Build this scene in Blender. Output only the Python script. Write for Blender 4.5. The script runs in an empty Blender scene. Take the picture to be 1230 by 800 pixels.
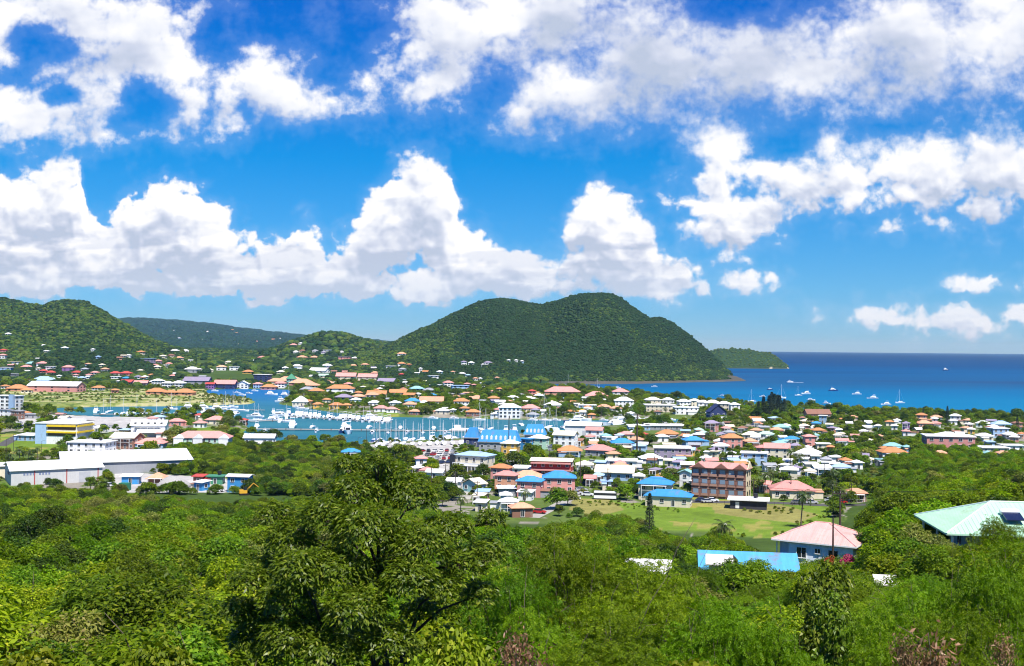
import bpy, math, random
import numpy as np
from mathutils import Vector, Matrix
random.seed(7)
RNG = np.random.default_rng(7)
SC = bpy.context.scene
COL = SC.collection
R = math.radians

# ------------------------------------------------------------------ camera
H = 54.0                      # eye height above the sea, metres
FPX = 1319.0                  # focal length in pixels of a 1230 wide picture
ROLL = 0.0096                 # the horizon drops slightly to the right
PITCH = math.atan(16.7 / FPX)
cam_data = bpy.data.cameras.new('camera')
cam_data.sensor_width = 36.0
cam_data.lens = 36.0 * FPX / 1230.0
cam_data.clip_start = 0.5
cam_data.clip_end = 90000.0
camera = bpy.data.objects.new('camera', cam_data)
COL.objects.link(camera)
CAMROT = Matrix.Rotation(math.pi / 2 + PITCH, 3, 'X') @ Matrix.Rotation(ROLL, 3, 'Z')
camera.matrix_world = Matrix.Translation((0, 0, H)) @ CAMROT.to_4x4()
SC.camera = camera
CR = np.array(CAMROT)

# ------------------------------------------------------------------ sun, view
SUN = Vector((0.20, -0.47, 0.86)).normalized()
SUN_EL = math.asin(SUN.z)
SUN_AZ = math.atan2(SUN.x, SUN.y)
sd = bpy.data.lights.new('sun', 'SUN')
sd.energy = 5.0
sd.angle = R(0.53)
sd.color = (1.0, 0.955, 0.88)
sun = bpy.data.objects.new('sun', sd)
sun.rotation_euler = SUN.to_track_quat('Z', 'Y').to_euler()
COL.objects.link(sun)
SC.view_settings.view_transform = 'Standard'
SC.view_settings.look = 'None'
SC.view_settings.exposure = 0.68
SC.view_settings.gamma = 1.0
SC.view_settings.use_curve_mapping = False
SC.render.engine = 'CYCLES'
cy = SC.cycles
cy.max_bounces = 5
cy.diffuse_bounces = 2
cy.glossy_bounces = 2
cy.transmission_bounces = 3
cy.transparent_max_bounces = 4
cy.volume_bounces = 0
cy.caustics_reflective = False
cy.caustics_refractive = False
cy.sample_clamp_indirect = 4.0
cy.use_adaptive_sampling = True
cy.adaptive_threshold = 0.012
cy.filter_width = 1.1
cy.use_denoising = True
try:
    cy.denoiser = 'OPENIMAGEDENOISE'
    cy.denoising_input_passes = 'RGB_ALBEDO_NORMAL'
    cy.denoising_prefilter = 'ACCURATE'
except Exception:
    pass


class NT:
    """small helper that writes node trees"""
    def __init__(s, tree):
        s.t = tree
        s.n = tree.nodes
        s.l = tree.links

    def new(s, kind, **kw):
        n = s.n.new(kind)
        for k, v in kw.items():
            setattr(n, k, v)
        return n

    def put(s, sock, v):
        if v is None:
            return
        if hasattr(v, 'is_output'):
            s.l.new(v, sock)
        else:
            if sock.type == 'RGBA' and len(v) == 3:
                v = (*v, 1)
            sock.default_value = v

    def m(s, op, a, b=None, c=None, clamp=False):
        n = s.new('ShaderNodeMath', operation=op, use_clamp=clamp)
        for i, v in enumerate((a, b, c)):
            s.put(n.inputs[i], v)
        return n.outputs[0]

    def v(s, op, a, b=None, c=None):
        n = s.new('ShaderNodeVectorMath', operation=op)
        for i, x in enumerate((a, b, c)):
            s.put(n.inputs[i], x)
        return n.outputs['Value'] if op in ('LENGTH', 'DOT_PRODUCT', 'DISTANCE') else n.outputs[0]

    def mix(s, f, a, b, blend='MIX'):
        n = s.new('ShaderNodeMix', data_type='RGBA', blend_type=blend)
        s.put(n.inputs[0], f)
        s.put(n.inputs[6], a)
        s.put(n.inputs[7], b)
        return n.outputs[2]

    def noise(s, vec, scale, detail=4, rough=0.55, lac=2.0, dim='3D', dist=0.0):
        n = s.new('ShaderNodeTexNoise', noise_dimensions=dim)
        s.put(n.inputs['Vector'], vec)
        n.inputs['Scale'].default_value = scale
        n.inputs['Detail'].default_value = detail
        n.inputs['Roughness'].default_value = rough
        n.inputs['Lacunarity'].default_value = lac
        n.inputs['Distortion'].default_value = dist
        return n.outputs[0]

    def smooth(s, x, lo, hi, a=0.0, b=1.0):
        n = s.new('ShaderNodeMapRange', interpolation_type='SMOOTHSTEP')
        for i, q in enumerate((x, lo, hi, a, b)):
            s.put(n.inputs[i], q)
        return n.outputs[0]

    def ramp(s, x, stops):
        n = s.new('ShaderNodeValToRGB')
        cr = n.color_ramp
        while len(cr.elements) < len(stops):
            cr.elements.new(0.5)
        for e, (p, c) in zip(cr.elements, stops):
            e.position = p
            e.color = (*c, 1)
        s.put(n.inputs[0], x)
        return n.outputs[0]

    def curve(s, x, pts):
        n = s.new('ShaderNodeFloatCurve')
        c = n.mapping.curves[0]
        while len(c.points) < len(pts):
            c.points.new(0.5, 0.5)
        for p, q in zip(c.points, pts):
            p.location = q
            p.handle_type = 'AUTO_CLAMPED'
        n.mapping.use_clip = False
        n.mapping.update()
        s.put(n.inputs['Value'], x)
        return n.outputs[0]


# ------------------------------------------------------------------ sky
def build_sky():
    w = bpy.data.worlds.new('World')
    SC.world = w
    w.use_nodes = True
    w.cycles.sampling_method = 'MANUAL'
    w.cycles.sample_map_resolution = 256
    t = NT(w.node_tree)
    t.n.clear()
    out = t.new('ShaderNodeOutputWorld')
    bg = t.new('ShaderNodeBackground')
    bg.inputs['Strength'].default_value = 0.0645
    t.l.new(bg.outputs[0], out.inputs[0])
    gen = t.new('ShaderNodeTexCoord').outputs['Generated']
    sep = t.new('ShaderNodeSeparateXYZ')
    t.put(sep.inputs[0], gen)
    dx, dy, dz = sep.outputs
    # clear air: the sky model, looked up a little above the horizon so that it never goes black
    cmb = t.new('ShaderNodeCombineXYZ')
    t.put(cmb.inputs[0], dx)
    t.put(cmb.inputs[1], dy)
    t.put(cmb.inputs[2], t.m('ADD', t.m('MAXIMUM', dz, 0.0), 0.035))
    sky = t.new('ShaderNodeTexSky', sky_type='NISHITA')
    sky.sun_disc = False
    sky.sun_elevation = SUN_EL
    sky.sun_rotation = SUN_AZ
    sky.altitude = 50
    sky.air_density = 1.0
    sky.dust_density = 0.25
    sky.ozone_density = 2.5
    t.put(sky.inputs[0], t.v('NORMALIZE', cmb.outputs[0]))
    tint = t.ramp(t.m('MULTIPLY', t.m('MAXIMUM', dz, 0.0), 3.0), [(0.0, (0.50, 0.76, 1.12)), (0.16, (0.34, 0.80, 1.22)), (0.5, (0.03, 0.77, 1.36)), (0.95, (0.0, 0.54, 1.50))])
    clear = t.mix(1.0, sky.outputs[0], tint, 'MULTIPLY')
    # clouds: fields of the direction (azimuth, elevation), in hundredths of the picture's grain
    yy = t.m('MAXIMUM', dy, 0.15)
    X = t.m('MULTIPLY_ADD', t.m('DIVIDE', dx, yy), 13.19, 6.15)
    Y0 = t.m('MULTIPLY_ADD', t.m('DIVIDE', dz, yy), -13.19, 4.167)
    Y = t.m('ADD', Y0, t.m('MULTIPLY', t.m('SUBTRACT', X, 6.15), 0.0096))
    P = t.new('ShaderNodeCombineXYZ')
    t.put(P.inputs[0], X)
    t.put(P.inputs[1], Y)
    P = P.outputs[0]

    TOP = [(-60, 205), (0, 195), (40, 200), (62, 184), (85, 180), (98, 212), (106, 256), (125, 262), (150, 244), (178, 234), (200, 214), (225, 222),
           (250, 246), (272, 260), (288, 278), (310, 286), (345, 280), (375, 270), (395, 292), (415, 282), (432, 246), (460, 214),
           (480, 190), (505, 181), (532, 192), (543, 224), (550, 258), (560, 276), (590, 280), (622, 294), (655, 300), (676, 278),
           (695, 246), (718, 226), (745, 234), (772, 256), (787, 282), (794, 302), (815, 296), (836, 306), (846, 326), (856, 356), (870, 420), (1300, 430)]
    TOP = sorted(TOP)
    BLOBS = [  # centre x, y, radius x, y
        (60, 30, 185, 80), (165, 50, 82, 80), (40, 135, 95, 52), (118, 140, 48, 40), (240, 125, 58, 48), (205, 80, 40, 50),
        (322, 98, 60, 48), (400, 120, 85, 28), (490, 98, 92, 44), (520, 40, 90, 80), (620, 136, 36, 34),
        (640, 10, 190, 95), (690, 100, 120, 62), (790, 70, 150, 88), (890, 70, 150, 76), (980, 80, 150, 62), (1090, 45, 170, 100), (1220, 20, 180, 125),
        (875, 186, 72, 50), (885, 240, 66, 48), (878, 276, 60, 34), (1000, 212, 110, 46), (1110, 208, 135, 60), (1220, 203, 135, 66), (990, 168, 26, 18),
        (895, 338, 34, 15), (1175, 346, 38, 11), (1150, 384, 125, 18), (1220, 378, 90, 15)]
    HOLES = [(44, 52, 30, 20), (78, 112, 18, 10), (168, 132, 28, 36), (415, 35, 52, 62), (940, 172, 32, 24), (1050, 150, 46, 12), (905, 0, 80, 22), (256, 30, 20, 60), (592, 96, 26, 22)]

    def field(p, det=7, fine=1.0):
        s = t.new('ShaderNodeSeparateXYZ')
        t.put(s.inputs[0], p)
        x, y = s.outputs[0], s.outputs[1]
        xn = t.m('MULTIPLY', t.m('ADD', x, 1.0), 1 / 14.0)
        top = t.m('MULTIPLY', t.curve(xn, [((a / 100 + 1) / 14.0, b / 500.0) for a, b in TOP]), 5.0)
        up = t.m('MULTIPLY', t.m('SUBTRACT', y, top), 3.0)
        dn = t.m('MULTIPLY', t.m('SUBTRACT', 3.58, y), 5.0)
        f = t.m('MINIMUM', t.m('MINIMUM', up, 0.9), dn)
        for cx, cy_, rx, ry in BLOBS:
            q = t.v('MULTIPLY_ADD', p, (100 / rx, 100 / ry, 0), (-cx / rx, -cy_ / ry, 0))
            ln = t.v('LENGTH', q)
            k = min(1.0, max(0.72, ry / 45.0)) * 1.25
            f = t.m('SMOOTH_MAX', f, t.m('MULTIPLY_ADD', ln, -k, k), 0.22)
        for cx, cy_, rx, ry in HOLES:
            q = t.v('MULTIPLY_ADD', p, (100 / rx, 100 / ry, 0), (-cx / rx, -cy_ / ry, 0))
            f = t.m('SMOOTH_MIN', f, t.m('MULTIPLY_ADD', t.v('LENGTH', q), 0.75, -0.75), 0.2)
        # billows: broad and fine puffs
        n1 = t.noise(t.v('MULTIPLY', p, (0.9, 1.2, 1)), 1.5, det, 0.52, 2.1, '2D')
        up_ = t.smooth(y, 1.6, 2.4)        # 0 for the high clouds, 1 for the low bank
        calm = t.m('MULTIPLY', t.smooth(x, 5.6, 8.0), t.m('SUBTRACT', 1.0, up_))
        f = t.m('ADD', f, t.m('MULTIPLY', t.m('ADD', n1, -0.5), t.m('MULTIPLY_ADD', calm, -0.8, t.m('MULTIPLY_ADD', up_, 0.4, 1.8))))
        if fine:
            wob = t.new('ShaderNodeTexNoise', noise_dimensions='2D')
            wob.inputs['Scale'].default_value = 3.0
            wob.inputs['Detail'].default_value = 2
            t.put(wob.inputs['Vector'], p)
            q = t.v('MULTIPLY_ADD', wob.outputs[1], (0.35, 0.35, 0), p)
            am_k = t.m('MULTIPLY_ADD', up_, 0.45, 0.55)
            tot = None
            for sc, am in ((2.6, 0.75), (6.5, 0.34)):
                vo = t.new('ShaderNodeTexVoronoi', feature='SMOOTH_F1', voronoi_dimensions='2D')
                vo.inputs['Scale'].default_value = sc
                vo.inputs['Smoothness'].default_value = 0.35
                t.put(vo.inputs['Vector'], t.v('MULTIPLY', q, (0.9, 1.1, 0)))
                e = t.m('MULTIPLY_ADD', vo.outputs['Distance'], -am * fine * 1.6, 0.72 * am * fine)
                f = t.m('MULTIPLY_ADD', e, am_k, f)
        return f, y

    L1, y = field(P, 4, 0.9)
    D = t.m('ADD', L1, t.m('MULTIPLY_ADD', t.noise(P, 11.0, 5, 0.6, 2.0, '2D'), 0.62, -0.31))
    L2, _ = field(t.v('ADD', P, (0.04, -0.11, 0)), 4, 0.9)
    L3, _ = field(t.v('ADD', P, (0.12, -0.40, 0)), 2, 0)
    hi = t.smooth(Y, 1.5, 2.3)            # higher clouds are softer
    right = t.smooth(X, 4.5, 7.0)
    soft = t.m('MULTIPLY_ADD', hi, -0.42, t.m('MULTIPLY_ADD', right, 0.25, 0.78))
    alpha = t.smooth(D, 0.0, soft)
    rel = t.m('MULTIPLY', t.m('SUBTRACT', L1, L2), t.m('MULTIPLY_ADD', hi, 0.42, 0.30))
    thick = t.smooth(L3, 0.0, 1.5)
    patch = t.noise(t.v('MULTIPLY', P, (0.8, 1.6, 1)), 1.1, 3, 0.5, 2.0, '2D')
    lit = t.m('ADD', t.m('MULTIPLY_ADD', thick, -0.52, t.m('ADD', rel, 0.82)), t.m('MULTIPLY_ADD', patch, 1.5, -0.75), clamp=True)
    for cx, cy_, rx, ry, am in ((860, 55, 200, 95, .55), (700, 20, 90, 60, .2), (1130, 120, 160, 30, .3), (1150, 262, 170, 34, .35), (30, 330, 330, 40, .22), (440, 345, 300, 34, .30), (700, 345, 150, 30, .2), (120, 60, 70, 70, .18)):
        q = t.v('MULTIPLY_ADD', P, (100 / rx, 100 / ry, 0), (-cx / rx, -cy_ / ry, 0))
        lit = t.m('MULTIPLY_ADD', t.smooth(t.v('LENGTH', q), 1.1, 0.2), -am, lit, clamp=True)
    rows = t.noise(t.v('MULTIPLY', P, (0.55, 3.2, 1)), 1.25, 4, 0.55, 2.0, '2D')
    lit = t.m('MULTIPLY_ADD', t.m('MULTIPLY', t.smooth(rows, 0.44, 0.64), t.smooth(Y, 2.3, 3.1)), -0.42, lit, clamp=True)
    tone = t.ramp(lit, [(0.0, (5.2, 5.9, 7.4)), (0.28, (6.5, 7.0, 8.4)), (0.58, (8.5, 8.8, 9.6)), (0.92, (10.6, 10.5, 10.5))])
    low = t.smooth(Y, 3.0, 3.75)          # far clouds sink into the bright air
    tone = t.mix(t.m('MULTIPLY', low, 0.45), tone, (6.0, 7.3, 9.2))
    veil = t.m('MULTIPLY', t.smooth(D, -0.8, 0.4), 0.14)
    clear = t.mix(veil, clear, (6.5, 7.8, 9.8))
    t.put(bg.inputs['Color'], t.mix(t.m('MULTIPLY', alpha, 0.97), clear, tone))


build_sky()

# ------------------------------------------------------------------ materials
MATS = {}


def newmat(name):
    m = bpy.data.materials.new(name)
    m.use_nodes = True
    t = NT(m.node_tree)
    t.n.clear()
    out = t.new('ShaderNodeOutputMaterial')
    return m, t, out


def principled(t, out, rough=0.7, spec=0.3):
    b = t.new('ShaderNodeBsdfPrincipled')
    b.inputs['Roughness'].default_value = rough
    b.inputs['Specular IOR Level'].default_value = spec
    t.l.new(b.outputs[0], out.inputs[0])
    return b


def surf(name, col, rough=0.7, spec=0.3, var=0.16, scale=0.6, metal=0.0, streak=0.0):
    """plain coloured surface with uneven weathering; streak adds run-down stains along z or sheet joints"""
    if name in MATS:
        return MATS[name]
    m, t, out = newmat(name)
    b = principled(t, out, rough, spec)
    b.inputs['Metallic'].default_value = metal
    pos = t.new('ShaderNodeTexCoord').outputs['Object']
    n = t.noise(pos, scale, 4, 0.6)
    k = t.m('MULTIPLY_ADD', n, var * 2.4, 1 - var * 1.2)
    if streak:
        n2 = t.noise(t.v('MULTIPLY', pos, (1.6, 0.15, 0.12)), 1.3, 3, 0.6)
        k = t.m('MULTIPLY', k, t.m('MULTIPLY_ADD', n2, streak * 2, 1 - streak))
    rnd = t.new('ShaderNodeObjectInfo').outputs['Random']
    k = t.m('MULTIPLY', k, t.m('MULTIPLY_ADD', rnd, 0.18, 0.90))
    c = t.mix(1.0, (*col, 1), k, 'MULTIPLY')
    if streak:
        dirt = t.noise(t.v('MULTIPLY', pos, (1, 1, .5)), 0.45, 5, 0.68)
        pick = t.m('MULTIPLY', t.smooth(dirt, 0.54, 0.70), t.m('MULTIPLY_ADD', t.m('FRACT', t.m('MULTIPLY', rnd, 13.7)), 0.55, 0.08))
        c = t.mix(pick, c, (0.23, 0.15, 0.10, 1) if streak > .12 else (0.25, 0.23, 0.20, 1))
    t.put(b.inputs['Base Color'], c)
    MATS[name] = m
    return m


def glassmat():
    if 'window_glass' not in MATS:
        m, t, out = newmat('window_glass')
        b = principled(t, out, 0.12, 0.5)
        b.inputs['Base Color'].default_value = (0.02, 0.026, 0.032, 1)
        MATS['window_glass'] = m
    return MATS['window_glass']


def leafmat(name, col, hi, warm, trans=0.35, rough=0.5, spec=0.16):
    """leaves: every leaf has its own shade, every plant its own tint"""
    if name in MATS:
        return MATS[name]
    m, t, out = newmat(name)
    g = t.new('ShaderNodeNewGeometry')
    ri = g.outputs['Random Per Island']
    oi = t.new('ShaderNodeObjectInfo').outputs['Random']
    c = t.ramp(ri, [(0.0, tuple(x * 0.62 for x in col)), (0.45, col), (0.86, hi), (1.0, warm)])
    k = t.m('MULTIPLY_ADD', oi, 0.66, 0.66)
    c = t.mix(1.0, c, k, 'MULTIPLY')
    hs = t.new('ShaderNodeHueSaturation')
    t.put(hs.inputs['Hue'], t.m('MULTIPLY_ADD', t.m('FRACT', t.m('MULTIPLY', oi, 7.3)), 0.040, 0.470))
    t.put(hs.inputs['Color'], c)
    c = hs.outputs[0]
    b = t.new('ShaderNodeBsdfPrincipled')
    b.inputs['Roughness'].default_value = rough
    b.inputs['Specular IOR Level'].default_value = spec
    t.put(b.inputs['Base Color'], c)
    tr = t.new('ShaderNodeBsdfTranslucent')
    t.put(tr.inputs['Color'], t.mix(1.0, c, (1.25, 1.40, 0.40, 1), 'MULTIPLY'))
    mx = t.new('ShaderNodeMixShader')
    mx.inputs[0].default_value = trans
    t.l.new(b.outputs[0], mx.inputs[1])
    t.l.new(tr.outputs[0], mx.inputs[2])
    t.l.new(mx.outputs[0], out.inputs[0])
    MATS[name] = m
    return m


# ------------------------------------------------------------------ mesh builder
class MB:
    def __init__(s):
        s.v, s.f, s.mi = [], [], []
        s.cur = 0

    def quad(s, *pts):
        i = len(s.v)
        s.v += [tuple(p) for p in pts]
        s.f.append(tuple(range(i, i + len(pts))))
        s.mi.append(s.cur)
        return s

    def box(s, cx, cy, cz, sx, sy, sz, rz=0.0):
        c, n = math.cos(rz), math.sin(rz)
        i = len(s.v)
        for dz in (-.5, .5):
            for dx, dy in ((-.5, -.5), (.5, -.5), (.5, .5), (-.5, .5)):
                x, y = dx * sx, dy * sy
                s.v.append((cx + x * c - y * n, cy + x * n + y * c, cz + dz * sz))
        for f in ((3, 2, 1, 0), (4, 5, 6, 7), (0, 1, 5, 4), (1, 2, 6, 5), (2, 3, 7, 6), (3, 0, 4, 7)):
            s.f.append(tuple(i + k for k in f))
            s.mi.append(s.cur)
        return s

    def loft(s, rings, cap=True, closed=True):
        i0 = len(s.v)
        n = len(rings[0])
        for r in rings:
            s.v += [tuple(p) for p in r]
        for k in range(len(rings) - 1):
            for j in range(n if closed else n - 1):
                a, b = i0 + k * n + j, i0 + k * n + (j + 1) % n
                s.f.append((a, b, b + n, a + n))
                s.mi.append(s.cur)
        if cap:
            s.f.append(tuple(i0 + j for j in reversed(range(n))))
            s.f.append(tuple(i0 + (len(rings) - 1) * n + j for j in range(n)))
            s.mi += [s.cur] * 2
        return s

    def tube(s, path, rad, n=6):
        rings = []
        path = [Vector(p) for p in path]
        for k, p in enumerate(path):
            d = (path[min(k + 1, len(path) - 1)] - path[max(k - 1, 0)]).normalized()
            a = d.orthogonal().normalized()
            b = d.cross(a)
            r = rad[k] if hasattr(rad, '__len__') else rad
            rings.append([p + (a * math.cos(2 * math.pi * j / n) + b * math.sin(2 * math.pi * j / n)) * r for j in range(n)])
        # keep neighbouring rings aligned
        for k in range(1, len(rings)):
            best = min(range(n), key=lambda o: sum((rings[k][(j + o) % n] - rings[k - 1][j]).length_squared for j in range(0, n, 2)))
            rings[k] = [rings[k][(j + best) % n] for j in range(n)]
        return s.loft(rings)

    def mesh(s, name, mats, smooth=False):
        me = bpy.data.meshes.new(name)
        me.from_pydata(s.v, [], s.f)
        for m in (mats if isinstance(mats, (list, tuple)) else [mats]):
            me.materials.append(m)
        if any(s.mi):
            me.polygons.foreach_set('material_index', s.mi)
        if smooth:
            me.polygons.foreach_set('use_smooth', [True] * len(me.polygons))
        me.update()
        return me

    def build(s, name, mats, parent=None, smooth=False):
        return link(name, s.mesh(name, mats, smooth), parent)


def link(name, data, parent=None, loc=None, rz=None, sc=None):
    o = bpy.data.objects.new(name, data)
    COL.objects.link(o)
    if parent is not None:
        o.parent = parent
    if loc is not None:
        o.location = loc
    if rz is not None:
        o.rotation_euler = (0, 0, rz)
    if sc is not None:
        o.scale = sc if hasattr(sc, '__len__') else (sc, sc, sc)
    return o


THINGS = []        # (object, base phrase, span phrase or None): the labels are completed at the end
PXS = {}


def thing(name, cat, loc, rz=0.0, label=None, base=None, group=None, data=None, sc=None):
    o = link(name, data, None, loc, rz, sc)
    o['category'] = cat
    if group:
        o['group'] = group
    if label:
        o['label'] = label
    else:
        THINGS.append((o, base))
    return o


def structure(name, me, kind='structure'):
    o = link(name, me)
    o['kind'] = kind
    return o


# ------------------------------------------------------------------ land: height over the plan
def hor(px):
    return 416.7 + 0.0096 * (np.asarray(px, float) - 615)


def ray(px, py):
    d = CR @ np.array([(px - 615) / FPX, (400 - py) / FPX, -1.0])
    return d / d[1]


def vnoise(x, y, seed=0):
    """smooth value noise on numpy arrays, about -1..1"""
    xi, yi = np.floor(x).astype(np.int64), np.floor(y).astype(np.int64)
    fx, fy = x - xi, y - yi
    fx, fy = fx * fx * (3 - 2 * fx), fy * fy * (3 - 2 * fy)

    def h(a, b):
        q = (a * 374761393 + b * 668265263 + seed * 974634777) & 0x7fffffff
        q = ((q ^ (q >> 13)) * 1274126177) & 0x7fffffff
        return ((q ^ (q >> 16)) & 0xffff) / 32767.5 - 1
    return (h(xi, yi) * (1 - fx) + h(xi + 1, yi) * fx) * (1 - fy) + (h(xi, yi + 1) * (1 - fx) + h(xi + 1, yi + 1) * fx) * fy


def fbm(x, y, octv=4, seed=0):
    s, a, tot = 0, 1.0, 0
    for k in range(octv):
        s = s + a * vnoise(x * 2 ** k + 17.3 * k, y * 2 ** k - 9.1 * k, seed + k)
        tot += a
        a *= 0.5
    return s / tot


SKY_MOUNT = [(430, 424), (463, 418), (478, 409), (491, 402), (504, 396), (518, 390.5), (537, 380), (557, 371), (570, 364.5), (584, 360.5), (604, 358.5),
             (620, 360.5), (635, 364), (651, 366), (674, 360), (686, 356), (698, 353.8), (721, 352.2), (735, 353.5), (744, 358), (752, 364),
             (762, 371), (772, 378), (779, 383), (786, 382), (795, 382), (807, 388), (816, 394), (826, 401), (846, 418), (865, 434), (885, 447), (896, 456)]
FOOT_MOUNT = [(430, 1500), (520, 1420), (600, 1500), (640, 1640), (700, 1690), (760, 1700), (830, 1790), (870, 1850), (896, 1960)]
SKY_LEFT = [(-300, 340), (-150, 350), (0, 358), (15, 361), (35, 365.5), (50, 368), (62, 363), (75, 361), (90, 361), (102, 363), (120, 372), (140, 384), (165, 398), (185, 409), (205, 417), (235, 424)]
SKY_KNOLL = [(30, 440), (55, 428), (75, 420), (100, 417.5), (130, 417), (150, 422), (172, 434), (190, 441), (215, 450)]
SKY_HUMP = [(315, 424), (335, 418), (350, 412), (370, 405), (385, 401.5), (400, 400.5), (415, 402), (430, 407), (450, 411.5), (470, 414), (500, 418)]
SKY_FAR = [(60, 386), (110, 384.5), (145, 383.5), (165, 384), (190, 385), (220, 387), (245, 389.5), (270, 392.5), (300, 396), (325, 400), (345, 402.5), (370, 404.5), (400, 407), (440, 409), (475, 412), (520, 418)]
SKY_ISLE = [(852, 424), (862, 421.5), (870, 421), (882, 420), (900, 420.3), (912, 422), (925, 426), (935, 431), (944, 437), (951, 444)]


def polar_hill(u, Y, sky, Yr, Yf, Lb, zfoot=2.0, gully=0.0, seed=0):
    px = np.array([p[0] for p in sky], float)
    ze = H - (np.array([p[1] for p in sky]) - hor(px)) * Yr / FPX - zfoot
    ze = np.interp(u, px, ze, left=-30, right=-30)
    yf = np.interp(u, [p[0] for p in Yf], [p[1] for p in Yf]) if isinstance(Yf, list) else Yf
    if Yr > 3000:
        ze = np.where(ze > 0, ze + np.minimum(ze, 30) * 0.32 * fbm(u / 13., u * 0 + seed, 4, seed + 3), ze)
    s = np.clip((Y - yf) / (Yr - yf), 0, 1)
    b = np.clip((Y - Yr) / Lb, 0, 1)
    pr = np.where(Y < Yr, 0.50 * s + 0.50 * (0.5 - 0.5 * np.cos(np.pi * s)), 0.5 + 0.5 * np.cos(np.pi * b))
    g = 0
    if gully:
        x = (u - 615) / FPX * Yr
        g = gully * fbm(x / 90.0 + 0.3 * fbm(x / 200., Y / 200., 2, seed + 5), Y / 420.0, 4, seed) * np.sin(np.pi * np.clip(pr, 0, 1)) ** 0.7
    return np.where((ze > 0) & (s > 0) & (b < 1), zfoot + ze * pr + g, -60)


NEAR_Y = [-60, 0, 15, 30, 60, 100, 150, 200, 250, 300, 330, 380, 430, 520]
NEAR_U = [-400, 300, 600, 850, 1000, 1060, 1120, 1230, 1700]
NEAR_Z = np.array([
    [52.5, 51, 47.5, 42, 36, 30, 24, 18, 12.5, 7.5, 5, 2.5, 2, 2],
    [52.5, 51, 47.5, 42, 36, 30, 24, 18, 12.0, 7.0, 4.5, 2.2, 2, 2],
    [52.5, 51, 47.5, 42, 36, 30, 23.5, 17, 9.5, 3.6, 2, 2, 2, 2],
    [52.5, 51, 47.5, 41, 35, 29, 22, 15, 7.5, 2.5, 2, 2, 2, 2],
    [52.5, 51, 47.5, 42, 37, 31, 25, 17, 9, 3, 2, 2, 2, 2],
    [52.5, 51, 47.8, 42.5, 37.5, 32, 26, 20, 13, 7, 4.5, 2.5, 2, 2],
    [52.5, 51, 48, 43, 38, 33, 28, 23, 17.5, 13.5, 11.5, 9, 6.5, 2],
    [52.5, 51, 48, 43.5, 39, 34.5, 31, 26.5, 22, 18, 16, 12, 8.5, 2],
    [52.5, 51, 48, 43.5, 40, 36, 33, 31, 28, 25, 22, 16, 9, 2]])


def near_ground(u, Y):
    uu, yy = np.clip(u, NEAR_U[0], NEAR_U[-1]), np.clip(Y, NEAR_Y[0], NEAR_Y[-1])
    i = np.clip(np.searchsorted(NEAR_U, uu) - 1, 0, len(NEAR_U) - 2)
    j = np.clip(np.searchsorted(NEAR_Y, yy) - 1, 0, len(NEAR_Y) - 2)
    NU, NY = np.array(NEAR_U, float), np.array(NEAR_Y, float)
    a = (uu - NU[i]) / (NU[i + 1] - NU[i])
    b = (yy - NY[j]) / (NY[j + 1] - NY[j])
    return (NEAR_Z[i, j] * (1 - a) + NEAR_Z[i + 1, j] * a) * (1 - b) + (NEAR_Z[i, j + 1] * (1 - a) + NEAR_Z[i + 1, j + 1] * a) * b


def plan(px, py, z=0.0):
    d = ray(px, py)
    k = (z - H) / d[2]
    return (d[0] * k, k)


SEA = [plan(*p) for p in [(1800, 520), (1400, 511), (1300, 507), (1230, 504), (1150, 500.5), (1080, 498), (1020, 494), (975, 494.5), (945, 492), (905, 489.5), (850, 484), (800, 478.5),
                          (750, 472), (700, 467.5), (655, 465.5), (622, 463.5), (640, 461.2), (700, 461.6), (760, 461.2), (830, 459.2), (870, 458.5), (896, 457.4)]]
SEA += [(440, 2150), (420, 2500), (150, 2950), (-200, 3600), (100, 12000), (100, 30000), (30000, 30000), (30000, 600)]
LAGOON = [plan(*p) for p in [(68, 490), (130, 488.5), (200, 488), (262, 487), (300, 485.5), (307, 483), (298, 479), (262, 476), (246, 471.5), (250, 468),
                             (300, 467.2), (345, 468), (353, 472), (352, 477), (338, 481), (335, 485.5), (365, 490), (402, 495.5), (440, 499.5), (470, 501), (540, 502), (600, 504), (700, 505), (780, 504),
                             (830, 503.5), (864, 506.5), (842, 509.5), (780, 510.5), (722, 514), (692, 517), (672, 521), (600, 525), (575, 528), (520, 531), (460, 534), (420, 537.5), (390, 537.5), (332, 535.5),
                             (320, 528), (300, 527.5), (291, 519.5), (299, 514.5), (287, 505), (262, 502), (180, 500.5), (130, 503.5), (90, 500.5), (68, 495)]]


def inside_dist(poly, x, y):
    """signed distance to a closed outline, positive inside"""
    x, y = np.asarray(x, float), np.asarray(y, float)
    best = np.full(x.shape, 1e18)
    ins = np.zeros(x.shape, bool)
    n = len(poly)
    for k in range(n):
        (ax, ay), (bx, by) = poly[k], poly[(k + 1) % n]
        ex, ey = bx - ax, by - ay
        t = np.clip(((x - ax) * ex + (y - ay) * ey) / (ex * ex + ey * ey), 0, 1)
        best = np.minimum(best, (x - ax - t * ex) ** 2 + (y - ay - t * ey) ** 2)
        if ey != 0:
            c = ((ay > y) != (by > y)) & (x < ex * (y - ay) / ey + ax)
            ins ^= c
    return np.where(ins, 1, -1) * np.sqrt(best)


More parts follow.
